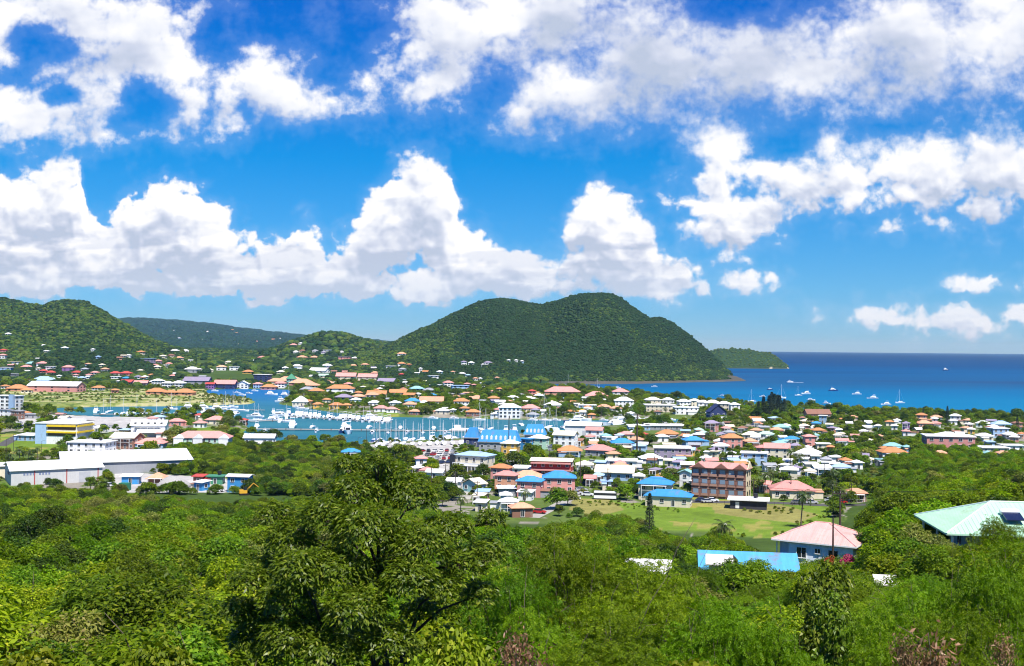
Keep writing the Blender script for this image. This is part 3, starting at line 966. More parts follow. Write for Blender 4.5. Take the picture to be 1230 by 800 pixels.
HOUSES = """
9 403 6 1 h wh wh;53 417 7 1 g wh wh;77 420 7 1 h wh wh;55 424 6 1 h wh cr;62 424 5 1 h tl tl;111 422 4 1 h wh wh;3 423 8 1 h rd pk;2 431 8 2 h pk wh;16 437 13 1 f cr wh;36 439 12 1 h tl wh;49 439 13 1 h pk wh;30 443 13 1 h pk sm;60 445 13 2 f wh wh;
6 446 13 2 f wh lb;14 452 24 1 f gr gr;51 448 9 1 h rd pk;59 450 12 1 h rd cr;80 446 14 2 h pk vi;91 450 12 1 h rd cr;101 446 8 1 h gr wh;113 450 9 1 h pk wh;70 454 6 1 h wh wh;49 460 28 1 h lb bl;97 459 9 2 h lb cr;106 453 7 1 h pk wh;
18 470 24 1 h or sm;5 467 9 1 h or wh;30 472 14 1 h or cr;116 469 14 1 h or wh;
168 425 9 1 h or cr;154 429 5 1 h wh wh;176 435 16 2 f lb pu;189 436 9 1 h pk pu;195 430 8 1 h cr cr;205 429 8 1 h br cr;214 432 10 1 h sm cr;202 439 8 1 h pk wh;188 443 9 1 h cr cr;209 423 9 1 h wh pk;222 423 8 1 h wh wh;226 447 9 1 h pk wh;125 446 9 1 h sm gr;137 451 13 1 h rd cr;
150 451 13 1 h rd pk;138 455 12 1 f wh wh;151 457 9 1 h bl vi;165 455 8 1 h pu wh;181 453 8 1 h or cr;173 455 7 1 h wh lb;207 454 8 1 h pk vi;151 462 18 1 g rd pu;168 463 16 1 g pk gr;188 463 14 2 h wh wh;200 466 13 2 h wh wh;213 466 16 2 h wh wh;226 459 15 1 h pu gr;
137 472 9 1 h or pk;186 474 22 1 h or sm 0;204 475 16 1 h or sm;220 475 22 1 h or sm 0;119 468 8 1 h pk cr;
229 448 16 2 h wh gr;250 447 11 1 h cr cr;265 445 12 2 h sm wh;280 445 13 2 f wh wh;274 437 8 1 h cr cr;297 449 13 1 h or yl;314 431 10 1 h pk sm;305 435 6 1 h wh wh;235 463 30 2 g pu gr 0;252 467 10 2 g rd vi 0;269 467 25 2 g pk nv 0;291 467 14 2 G wh wh 0;309 467 10 2 h pk lb 0;322 468 18 1 h or pk 0;
330 461 20 1 h sm cr;336 466 13 2 h pk wh;345 460 28 1 h sm cr 0;361 463 28 1 h sm pk 0;352 458 16 1 h sm cr;372 466 22 1 h sm cr;368 471 16 1 h gr cr;379 473 17 1 h or cr;390 463 20 1 h sm wh;388 456 12 2 g mn cr;382 448 24 1 g wh wh;392 443 12 2 h wh wh;415 457 23 2 g pk cr 0;441 458 22 2 g pk cr 0;
418 464 10 1 h pk cr;356 442 12 1 h wh lb;342 444 8 1 h wh wh;337 449 10 1 h cr cr;352 416 9 1 h pk wh;361 414 5 1 h wh wh;393 422 10 1 f wh wh;388 425 7 1 h pu wh;378 423 8 1 h gr wh;410 424 5 1 h wh wh;363 423 8 1 h br cr;355 424 6 1 h wh wh;362 431 13 1 h sm cr;377 431 10 1 h sm cr;
413 432 15 2 f pu pk;426 432 8 1 h wh pk;424 441 9 1 h sm cr;438 440 9 1 h sm cr;430 475 10 1 h or pk;430 480 16 1 h sm cr;447 478 16 1 h sm wh;412 481 20 1 h pu gr;427 484 12 1 h wh wh;403 491 16 1 h or yl;381 490 13 1 h or yl;416 491 12 1 h or yl;392 484 10 1 h or cr;370 486 9 1 h or sm;
482 427 11 1 h sm wh;482 439 10 1 h or wh;470 442 13 1 f wh wh;483 446 9 1 h gr wh;491 440 6 1 h or or;482 452 6 1 h rd rd;450 450 8 1 h sm cr;445 456 9 1 h sm cr;464 461 22 1 g pu gr;487 462 8 1 h wh wh;505 447 4 2 h wh wh;520 454 13 1 f wh wh;528 449 7 1 h wh wh;523 465 14 1 f wh wh;
538 465 13 2 h pk wh;552 469 22 2 f lb lb;500 470 18 1 h tl lb;515 472 14 1 h gr gr;452 477 22 1 g or cr 0;478 475 20 1 g or cr 0;492 478 15 1 g or yl;502 477 9 1 h wh wh;519 478 10 1 h bl wh;495 486 20 1 h bl wh;518 486 28 1 g sm cr 0;449 488 16 1 h wh wh;474 488 14 1 h wh wh;457 495 18 1 h pk wh;
470 496 14 1 h pk wh;492 490 16 1 h sm wh;498 499 14 1 h sm br;531 498 16 1 h wh cr;544 497 6 1 h wh wh;558 495 12 1 h or wh;
557 439 7 2 h pu wh;566 438 7 1 h wh wh;586 438 10 1 h pu wh;580 440 4 1 h wh wh;611 435 4 1 h wh wh;620 435 4 1 h wh wh;627 436 4 1 h wh lb;544 449 5 1 h sm cr;555 451 8 1 h wh wh;562 453 6 1 h lb wh;571 457 6 1 h sm wh;577 457 4 1 h wh wh;597 456 5 1 h sm wh;561 464 8 1 h pk pk;569 465 5 1 h pk sm;
592 473 5 1 h sm wh;600 470 7 1 h or cr;548 480 10 1 h sm cr;573 480 9 1 h sm cr;593 482 13 1 h or cr;554 490 19 2 h or wh;568 500 17 1 h or br;600 487 14 1 g wh wh;616 481 13 1 h wh wh;639 476 9 2 h rd pk;646 476 11 1 h sm cr;595 502 10 1 h wh wh;637 495 24 1 h pk cr;640 503 16 1 h gr wh;622 500 12 1 h gr wh;
676 477 42 2 h pk sm 0;663 476 14 1 h rd pk 0;717 479 26 1 h pk sm 0;746 477 19 2 h pk wh 0;750 489 22 2 h wh wh 0;665 491 22 1 h wh wh;706 491 21 1 f wh lb;700 499 13 1 h yl or;686 499 10 1 h or cr;711 503 9 1 h or sm;726 493 16 1 h sm cr;740 495 14 1 h sm wh;758 501 8 1 h wh wh;
715 529 22 2 g pk wh -14;728 530 12 1 h tl lb;722 549 36 1 h pk gr;748 539 26 1 h bl wh;735 532 12 1 f wh wh;753 528 18 1 h pk cr;772 528 12 1 h rd rd;765 535 18 1 h sm wh;
785 488 19 2 h wh cr;803 488 14 2 h wh wh;822 490 16 2 h wh wh;835 489 13 2 h wh cr;845 491 13 2 h wh wh;857 492 18 2 h wh wh;871 493 17 2 h wh cr;883 494 12 2 h wh wh;794 495 36 2 f wh cr 0;825 498 28 2 f wh wh 0;855 501 12 1 h wh wh;800 517 46 1 f wh gr 0;768 517 26 1 f wh lb 0;
803 528 28 1 h or or;823 530 12 1 h or cr;796 531 14 1 h wh wh;834 536 25 1 h bl lb;810 553 46 2 f wh pu -6;840 522 9 1 h mn wh;846 526 10 1 h mn cr;856 519 18 2 h pu pk;873 520 10 1 h pk br;893 520 12 1 h br cr;910 523 15 1 h sm cr;934 522 14 1 h sm cr;940 519 18 1 h tl wh;911 513 6 1 h or wh;
904 529 22 1 h cr cr;922 528 20 1 h mn wh;868 537 18 1 h wh wh;880 539 24 2 h or pk;867 543 20 1 h wh lb;902 537 16 1 h sm br;918 545 16 1 h pk sm;936 553 32 2 g pk cr;909 560 34 2 f wh lb;883 557 14 1 f wh gr;849 558 12 1 h wh wh;860 550 7 1 f cr cr;937 539 14 1 h tl tl;953 534 18 1 h bl wh;
984 502 28 1 g br pk 0;990 509 10 2 f wh lb;982 514 12 1 h bl wh;945 517 12 1 h wh wh;967 517 12 1 h cr pk;984 523 16 1 h or cr;966 527 16 1 h wh tl;976 529 18 1 h tl wh;973 537 13 2 h pk pk;943 537 9 1 h tl tl;1009 522 8 1 h wh wh;1007 529 9 1 h cr cr;1013 536 15 1 g pk wh;990 540 16 1 f wh cr;999 544 8 1 h or rd;
975 553 34 1 h wh cr;997 564 16 1 f wh wh;988 571 20 1 g wh lb;1013 570 22 1 h lb wh;1017 561 12 1 h or wh;1031 564 11 1 h wh wh;1046 560 10 1 h cr wh;975 575 12 1 h cr wh;1026 506 12 1 h sm cr;1056 517 8 1 h wh wh;1070 512 10 1 h or cr;1079 510 8 1 h wh wh;1076 517 8 1 h wh wh;1090 519 9 2 h pu vi;1090 524 9 1 h pk wh;
1109 508 14 2 h or sm;1112 514 18 1 h sm pk;1127 506 14 1 h sm wh;1126 514 14 1 h pk wh;1075 543 22 1 h tl wh;1091 544 8 1 h tl lb;1075 551 30 1 h or wh;1131 552 17 1 h sm pk;1185 530 18 1 h wh cr;1150 509 14 2 h wh wh;1166 510 12 1 h sm cr;1184 514 18 1 h wh wh;1205 515 20 1 h lb wh;1216 528 16 1 h wh gr;1202 526 22 2 f wh lb;1229 527 8 1 h or or;
1196 545 32 1 f wh cr 0;1218 542 24 1 f wh wh 0;1207 552 15 1 h sm tl;1188 552 10 1 h tl wh;
505 567 14 2 h pk wh;512 574 14 1 h pk cr;523 577 22 1 g wh wh;546 588 18 1 g wh wh;569 592 28 1 G cr tl -38;602 580 26 2 h or pk;608 590 28 2 h pk sm -16;637 572 44 1 f wh wh -10;634 583 36 1 h sm cr;637 598 32 2 h bl pk;672 593 38 2 h bl pk;580 601 14 1 s lb gr;608 597 20 1 s wh gr;632 602 18 1 s wh wh;
611 614 22 1 h wh wh;578 615 11 1 s wh cr;626 622 28 1 h sm br;748 562 38 1 f wh wh -8;783 559 27 1 h wh wh;737 553 16 1 h sm cr;685 549 28 1 h or lb;729 588 11 1 f lb wh;825 586 15 2 G tl wh -20;613 547 22 2 h wh yl;648 540 24 2 h wh mn;632 541 17 2 f bl bl;680 543 30 3 g cr wh -20;
918 592 24 1 g pk pk;956 600 54 1 h pk cr -8;950 582 22 2 h wh cr;1030 603 26 1 h sm br;1058 560 8 1 f tl wh;
5 502 14 2 f gr wh;19 504 14 2 f gr br;29 501 10 1 h or wh;50 502 12 1 f br br;38 503 20 1 f gr gr;31 530 26 1 s wh lb;210 512 19 1 h pk pk;239 514 14 1 h pk wh;258 510 24 1 h pk cr;238 504 10 1 h rd cr;292 510 9 1 h rd br;182 508 10 1 h pk wh;193 527 14 1 f pk wh;
104 546 48 2 f wh wh -4;148 540 36 2 g cr br -14;130 536 10 1 f mn mn;155 582 22 1 s wh bl;240 590 15 1 s wh bl;238 582 12 1 s rd br;258 582 18 1 f gn gn;500 571 10 1 h wh pk
"""


def town():
    for ln in HOUSES.replace('\n', '').split(';'):
        q = ln.split()
        if not q:
            continue
        house(float(q[0]), float(q[1]), float(q[2]), int(q[3]), q[4], q[5], q[6], float(q[7]) if len(q) > 7 else None)


town()


# ---- the buildings that stand out
def add(r, name, mb, mat, loc=(0, 0, 0), rz=0):
    o = mb.build(name, mat, r)
    o.location = loc
    o.rotation_euler = (0, 0, rz)
    return o


def landmarks():
    TRIM = surf('white_trim', (0.74, 0.74, 0.72), 0.6)
    # white warehouse on the left
    r, W, D, h, rs = house(40, 584, 112, 1, 'g', 'wh', 'lg', 30, 0.42, sth=5.0, pitch=0.10, name='warehouse', cat='warehouse', wins=False, group='industrial sheds',
                           label='white metal warehouse with thin red seams on its long wall', D=22)
    for x in (-0.25, 0.1, 0.45):
        add(r, 'seam', MB().box(W * x, -D / 2 - 0.05, 2.6, 0.35, 0.12, 5.1), surf('red_paint', (0.4, 0.07, 0.06), 0.6))
    sg = MB()
    for k in range(9):
        if k != 4:
            sg.box(-W * 0.36 + k * 1.05, -D / 2 - 0.03, 3.9, 0.62, 0.06, 0.8)
    add(r, 'wall_lettering', sg, surf('blue_grey_paint', (0.18, 0.22, 0.34), 0.6))
    add(r, 'end_sign', MB().box(-W / 2 - 0.05, -D * 0.1, 3.7, 0.1, D * 0.28, 1.0), surf('navy_paint', (0.03, 0.045, 0.12), 0.6))
    add(r, 'loading_door', MB().box(W * 0.3, -D / 2 - 0.06, 2.0, 4.0, 0.12, 4.0), surf('grey_metal', (0.42, 0.43, 0.45), 0.5))
    r, W, D, h, rs = house(116, 572, 158, 1, 'g', 'lg', 'gr', 24, 0.33, sth=4.4, pitch=0.06, name='warehouse', cat='warehouse', wins=False, group='industrial sheds', D=44,
                           label='wide low warehouse with pale grey roof and grey walls behind the red seamed one')
    add(r, 'roof_vent', MB().box(-W * 0.2, -D * 0.2, h + 1.6, 3, 1.6, 1.0), TRIM)
    house(-14, 576, 60, 1, 's', 'lg', 'cr', 24, 0.4, sth=4.2, name='warehouse', cat='warehouse', wins=False, group='industrial sheds',
          label='pale grey shed roof at the far left, against the red seamed warehouse')
    # tall white hotel at the left edge
    r, W, D, h, rs = house(6, 498, 30, 5, 'f', 'wh', 'wh', -12, 0.6, name='hotel_block', cat='hotel', win=(2.4, 1.3), gap=4.0, group='large buildings',
                           label='tall white five storey block with dark windows at the lagoon end')
    add(r, 'corner_tower', MB().box(W / 2 - 2, -D / 2 - 0.8, h / 2, 4, 1.6, h + 2.2), wallmat('lb'))
    # office with yellow bands
    r, W, D, h, rs = house(68, 534, 58, 3, 'f', 'wh', 'wh', -8, 0.7, sth=3.4, name='office_building', cat='office', wins=False, group='large buildings',
                           label='white three storey office with two bright yellow bands')
    yel = surf('yellow_paint', (0.72, 0.50, 0.02), 0.5)
    for z in (9.4, 6.2):
        add(r, 'yellow_band', MB().box(W * 0.14, -D / 2 - 0.5, z, W * 0.70, 1.0, 0.85), yel)
        add(r, 'window_band', MB().box(W * 0.14, -D / 2 - 0.06, z - 1.2, W * 0.68, 0.12, 1.5), surf('brown_glass', (0.13, 0.08, 0.055), 0.3))
        add(r, 'yellow_band', MB().box(W / 2 + 0.5, 0, z, 1.0, D, 0.85), yel)
    for z in (8.2, 5.0, 1.8):
        add(r, 'window', MB().box(-W * 0.36, -D / 2 - 0.06, z, W * 0.2, 0.12, 1.5), glassmat())
    add(r, 'corner_block', MB().box(-W * 0.36, -D / 2 + 1.2, h / 2, W * 0.27, 3.0, h + 0.8), wallmat('lb'))
    add(r, 'parapet', MB().box(W * 0.1, D * 0.1, h + 1.1, W * 0.6, D * 0.5, 1.4), TRIM)
    # white hall with five dormer holes and lower lean-to
    r, W, D, h, rs = house(176, 525, 42, 2, 'g', 'wh', 'wh', 6, 0.5, sth=3.0, pitch=0.3, name='hall', cat='hall', wins=False, group='large buildings', label='big white gabled hall with a row of small round roof windows')
    for k in range(5):
        add(r, 'dormer', MB().box(-W * 0.38 + k * W * 0.19, -D * 0.30, h + 1.1, 1.3, 2.4, 1.3), glassmat())
    add(r, 'lean_to', MB().loft([[(-W * .3, -D / 2 - 5, 2.6), (-W * .3, -D / 2 - .02, 4.4), (-W * .3, -D / 2 - .02, 4.6), (-W * .3, -D / 2 - 5, 2.8)], [(W * .5, -D / 2 - 5, 2.6), (W * .5, -D / 2 - .02, 4.4), (W * .5, -D / 2 - .02, 4.6), (W * .5, -D / 2 - 5, 2.8)]]), roofmat('wh'))
    # pink roofed arcade, and its neighbours
    r, W, D, h, rs = house(240, 541, 66, 2, 'h', 'pk', 'mn', 4, 0.4, sth=2.8, name='arcade_building', cat='building', win=(1.0, 1.7), gap=2.4, group='large buildings',
                           label='long pink roofed arcade with pale green front and many upright windows')
    for x in (-0.40, -0.05, 0.42):
        m = MB()
        m.loft([[(-2.6, -2, 0), (2.6, -2, 0), (0, -2, 1.9)], [(-2.6, 2, 0), (2.6, 2, 0), (0, 2, 1.9)]])
        m.box(0, -0.3, -2.9, 4.6, 3.0, 5.8)
        add(r, 'front_gable', m, TRIM, (W * x, -D / 2 - 0.6, h))
    house(178, 540, 34, 1, 'h', 'pk', 'lb', 4, 0.6, name='arcade_building', cat='building', group='large buildings', label='pink hipped roof with pale blue end, left of the long arcade')
    r, W, D, h, rs = house(310, 538, 36, 1, 'g', 'wh', 'wh', 3, 0.55, sth=4.6, pitch=0.22, name='boathouse', cat='boathouse', win=(1.3, 2.2), gap=2.6, group='large buildings', label='white boathouse with tall dark openings beside the lagoon water')
    house(420, 551, 22, 1, 'h', 'bl', 'br', 8, 0.7, label='low brown hut with bright blue hipped roof amid green thicket', group='houses of the near town')
    # two storey cream block with pale blue roof
    r, W, D, h, rs = house(570, 570, 48, 2, 'h', 'lb', 'cr', -26, 0.6, sth=3.5, pitch=0.16, name='shop_building', cat='building', win=(1.2, 1.5), gap=2.9, group='large buildings',
                           label='cream two storey block with pale blue roof and dark gallery', porch=False)
    g = MB()
    g.box(0, -D / 2 - 1.3, 3.4, W, 2.6, 0.25)
    for k in range(9):
        g.box(-W / 2 + 0.2 + k * (W - 0.4) / 8, -D / 2 - 2.4, 1.6, 0.22, 0.22, 3.4)
    g.box(0, -D / 2 - 2.45, 4.2, W, 0.06, 0.7)
    add(r, 'gallery', g, TRIM)
    add(r, 'stair_tower', MB().box(-W / 2 - 1.2, -D / 2 + 1, h / 2, 2.2, 3.5, h + 0.3), surf('dark_paint', (0.03, 0.035, 0.045), 0.5))
    # blue mansard roofs of the boatyard
    for px, py, wpx, st, lab, nd in ((600, 543, 50, 1, 'boatyard hall with tall blue mansard roof and row of white dormers', 8), (643, 533, 26, 1, 'smaller blue mansard roofed hall right of the long dormered hall', 5)):
        r, W, D, h, rs = house(px, py, wpx, st, 'f', 'gr', 'gr', -8, 0.5, sth=4.2, name='boatyard_hall', cat='building', group='large buildings', label=lab, gap=3)
        a, b = W / 2 + .6, D / 2 + .6
        m = MB()
        m.loft([[(-a, -b, 0), (a, -b, 0), (a, b, 0), (-a, b, 0)], [(-a + 2, -b + 2.4, 5.4), (a - 2, -b + 2.4, 5.4), (a - 2, b - 2.4, 5.4), (-a + 2, b - 2.4, 5.4)]])
        add(r, 'mansard_roof', m, roofmat('bl'), (0, 0, h + 0.4))
        for k in range(nd):
            d = MB()
            d.loft([[(-.55, 0, 0), (.55, 0, 0), (.55, 0, 1.5), (0, 0, 2.1), (-.55, 0, 1.5)], [(-.55, 2, 0), (.55, 2, 0), (.55, 2, 1.5), (0, 2, 2.1), (-.55, 2, 1.5)]])
            add(r, 'dormer', d, TRIM, (-W / 2 + W * (k + 0.7) / (nd + 0.4), -b + 0.5, h + 1.5))
    r, W, D, h, rs = house(567, 537, 20, 1, 'f', 'gr', 'nv', -8, 0.7, sth=4.2, name='boatyard_hall', cat='building', group='large buildings', label='narrow steep blue roofed block left of the long dormered hall')
    m = MB()
    m.loft([[(-W / 2, -D / 2, 0), (W / 2, -D / 2, 0), (W / 2, D / 2, 0), (-W / 2, D / 2, 0)], [(-W / 5, -D / 5, 5), (W / 3, -D / 5, 5), (W / 3, D / 5, 5), (-W / 5, D / 5, 5)]])
    add(r, 'mansard_roof', m, roofmat('bl'), (0, 0, h + 0.4))
    # white barn at the water, right of the blue roofs
    r, W, D, h, rs = house(702, 526, 46, 2, 'g', 'wh', 'wh', -12, 0.5, sth=3.2, pitch=0.2, name='boat_shed', cat='shed', wins=False, group='large buildings', label='long plain white boat shed with gable end at the channel')
    add(r, 'shed_door', MB().box(W * 0.1, -D / 2 - 0.05, 2, 4, 0.1, 4), surf('grey_metal', (0.42, 0.43, 0.45), 0.5))
    # long red building with cream roof
    r, W, D, h, rs = house(664, 575, 52, 2, 'g', 'cr', 'rd', -10, 0.5, sth=3.2, pitch=0.12, name='school_building', cat='building', group='large buildings', label='long red two storey building with cream roof and open galleries', porch=False)
    for z in (3.3, 6.0):
        add(r, 'gallery', MB().box(0, -D / 2 - 0.8, z, W, 1.6, 0.5), wallmat('pk'))
    # cream hall with big gabled roof
    house(741, 578, 48, 1, 'g', 'cr', 'lb', -14, 0.55, sth=2.8, pitch=0.32, name='church_hall', cat='hall', group='large buildings', label='hall with large cream gabled roof among dark trees', o=0.9)
    # school with two blue roofs
    r, W, D, h, rs = house(790, 602, 44, 2, 'h', 'bl', 'cr', -16, 0.7, name='school_building', cat='building', group='large buildings', label='cream two storey wing with bright blue hipped roof behind the pasture edge')
    r, W, D, h, rs = house(806, 610, 58, 1, 'h', 'bl', 'cr', -16, 0.45, sth=3.1, name='school_building', cat='building', group='large buildings', label='low cream wing with long bright blue roof beside the pasture', gap=3.0, porch=False)
    # red three storey block with gables
    r, W, D, h, rs = house(871, 601, 72, 3, 'h', 'pk', 'rd', -24, 0.42, sth=3.4, pitch=0.2, name='apartment_block', cat='building', wins=False, group='large buildings', label='red brick three storey block with pink gabled roof')
    brick = surf('red_brick', (0.23, 0.115, 0.085), 0.85, 0.1, 0.2, 0.8)
    for ch in r.children:
        if ch.name.split('.')[0] == 'wall':
            ch.data.materials[0] = brick
    crm = surf('cream_render', (0.66, 0.56, 0.36), 0.85)
    for k, x in enumerate((-0.36, 0.06, 0.40)):
        g = MB()
        gw = W * 0.13
        g.loft([[(-gw, -1.4, 0), (gw, -1.4, 0), (0, -1.4, gw * 0.75)], [(-gw, D / 2, 0), (gw, D / 2, 0), (0, D / 2, gw * 0.75)]])
        ob = add(r, 'roof_gable', g, roofmat('pk'), (W * x, -D / 2 + 0.3, h + 0.2))
        f = MB().loft([[(-gw * .86, -.08, 0), (gw * .86, -.08, 0), (0, -.08, gw * .62)], [(-gw * .86, 0, 0), (gw * .86, 0, 0), (0, 0, gw * .62)]])
        add(r, 'gable_panel', f, brick, (W * x, -D / 2 - 1.12, h + 0.25))
    for s in range(3):
        for k in range(6):
            x = -W * 0.42 + k * W * 0.165
            z = 0.4 + s * 3.4
            add(r, 'window', MB().box(0, 0, 0, W * 0.10, 0.12, 1.9), surf('pale_glass', (0.20, 0.27, 0.34), 0.15, 0.5), (x, -D / 2 - 0.06, z + 1.75))
            add(r, 'balcony_rail', MB().box(0, -0.45, 0, W * 0.13, 0.06, 0.8).box(0, -0.24, -0.43, W * 0.13, 0.48, 0.1), surf('brick_rail', (0.34, 0.20, 0.15), 0.85), (x, -D / 2, z + 0.9))
        add(r, 'floor_band', MB().box(0, -D / 2 - 0.06, 3.5 + s * 3.4 - 0.1, W, 0.12, 0.3), surf('brick_rail', (0.34, 0.20, 0.15), 0.85))
        for y in (-0.22, 0.22):
            add(r, 'window', MB().box(0, 0, 0, 0.12, 1.2, 1.5), glassmat(), (W / 2 + 0.14, D * y, 2.1 + s * 3.4))
    add(r, 'end_wall', MB().box(W / 2 + 0.04, 0, h / 2, 0.1, D - 0.1, h - 0.1), crm)
    add(r, 'end_gable', MB().loft([[(0, -D * .45, 0), (0, D * .45, 0), (0, 0, D * .33)], [(.3, -D * .45, 0), (.3, D * .45, 0), (.3, 0, D * .33)]]), crm, (W / 2 + 0.3, 0, h + 0.15))
    # navy gabled hall at the channel mouth
    r, W, D, h, rs = house(862, 506, 22, 2, 'G', 'nv', 'nv', 6, 0.8, sth=3.0, pitch=0.45, name='clubhouse', cat='building', group='large buildings', label='navy steep gabled clubhouse standing above the white ferry')
    # pink school near the sea
    r, W, D, h, rs = house(1147, 541, 60, 2, 'f', 'wh', 'pk', -10, 0.6, sth=3.3, name='school_building', cat='building', group='large buildings', label='pinkish red two storey school with white flat roof near the bay', win=(1.8, 1.5), gap=4.4)
    add(r, 'upper_roof', roof_mesh(W * 0.5, D * 0.6, 'h', 1.6), roofmat('wh'), (0, 0, h + 0.4))
    # grey shed in the pasture
    r, W, D, h, rs = house(903, 613, 48, 1, 'f', 'wh', 'bk', -14, 0.6, sth=2.6, name='field_shed', cat='shed', wins=False, label='dark walled shed with flat white roof standing in the pasture', group='large buildings', o=0.9)
    add(r, 'side_door', MB().box(-W * 0.3, -D / 2 - 0.05, 1.3, 1.2, 0.1, 2.1), TRIM)
    # white three storey boathouse on the far quay
    house(612, 503, 26, 3, 'h', 'wh', 'wh', 0, 0.6, sth=2.6, name='quay_house', cat='building', group='large buildings', label='white three storey quay house with stepped roofs on the far shore', win=(1.8, 1.4))
    house(360, 488, 18, 1, 'h', 'wh', 'cr', 0, 0.9, sth=3.4, pitch=0.4, name='pavilion', cat='pavilion', group='large buildings', label='small white tent roofed pavilion on the lagoon point')
    house(314, 460, 20, 4, 'f', 'wh', 'nv', -10, 0.6, name='apartment_block', group='large buildings', label='dark navy four storey block beside the salmon roofed mall')
    house(62, 471, 66, 2, 'g', 'wh', 'pk', -8, 0.35, sth=3.0, pitch=0.25, name='school_building', cat='building', group='large buildings', label='long pink walled hall with white roof behind the reed flat')
    r, W, D, h, rs = house(408, 473, 32, 2, 'h', 'or', 'wh', 0, 0.5, name='hotel_building', cat='hotel', group='large buildings', label='white two storey block with orange roof at the inner lagoon')
    house(349, 462, 10, 2, 'h', 'gn', 'tl', 0, 1.0, sth=3.4, pitch=0.6, name='pavilion', cat='pavilion', label='green domed pavilion rising from the salmon roofed mall', group='large buildings')
    # thatched shelter near the sheds
    house(187, 583, 20, 1, 'h', 'sm', 'br', 0, 0.9, sth=2.0, pitch=0.35, name='thatched_shelter', cat='shelter', label='tan thatched shelter beside the gravel heap', group='yard shelters', wins=False)


landmarks()


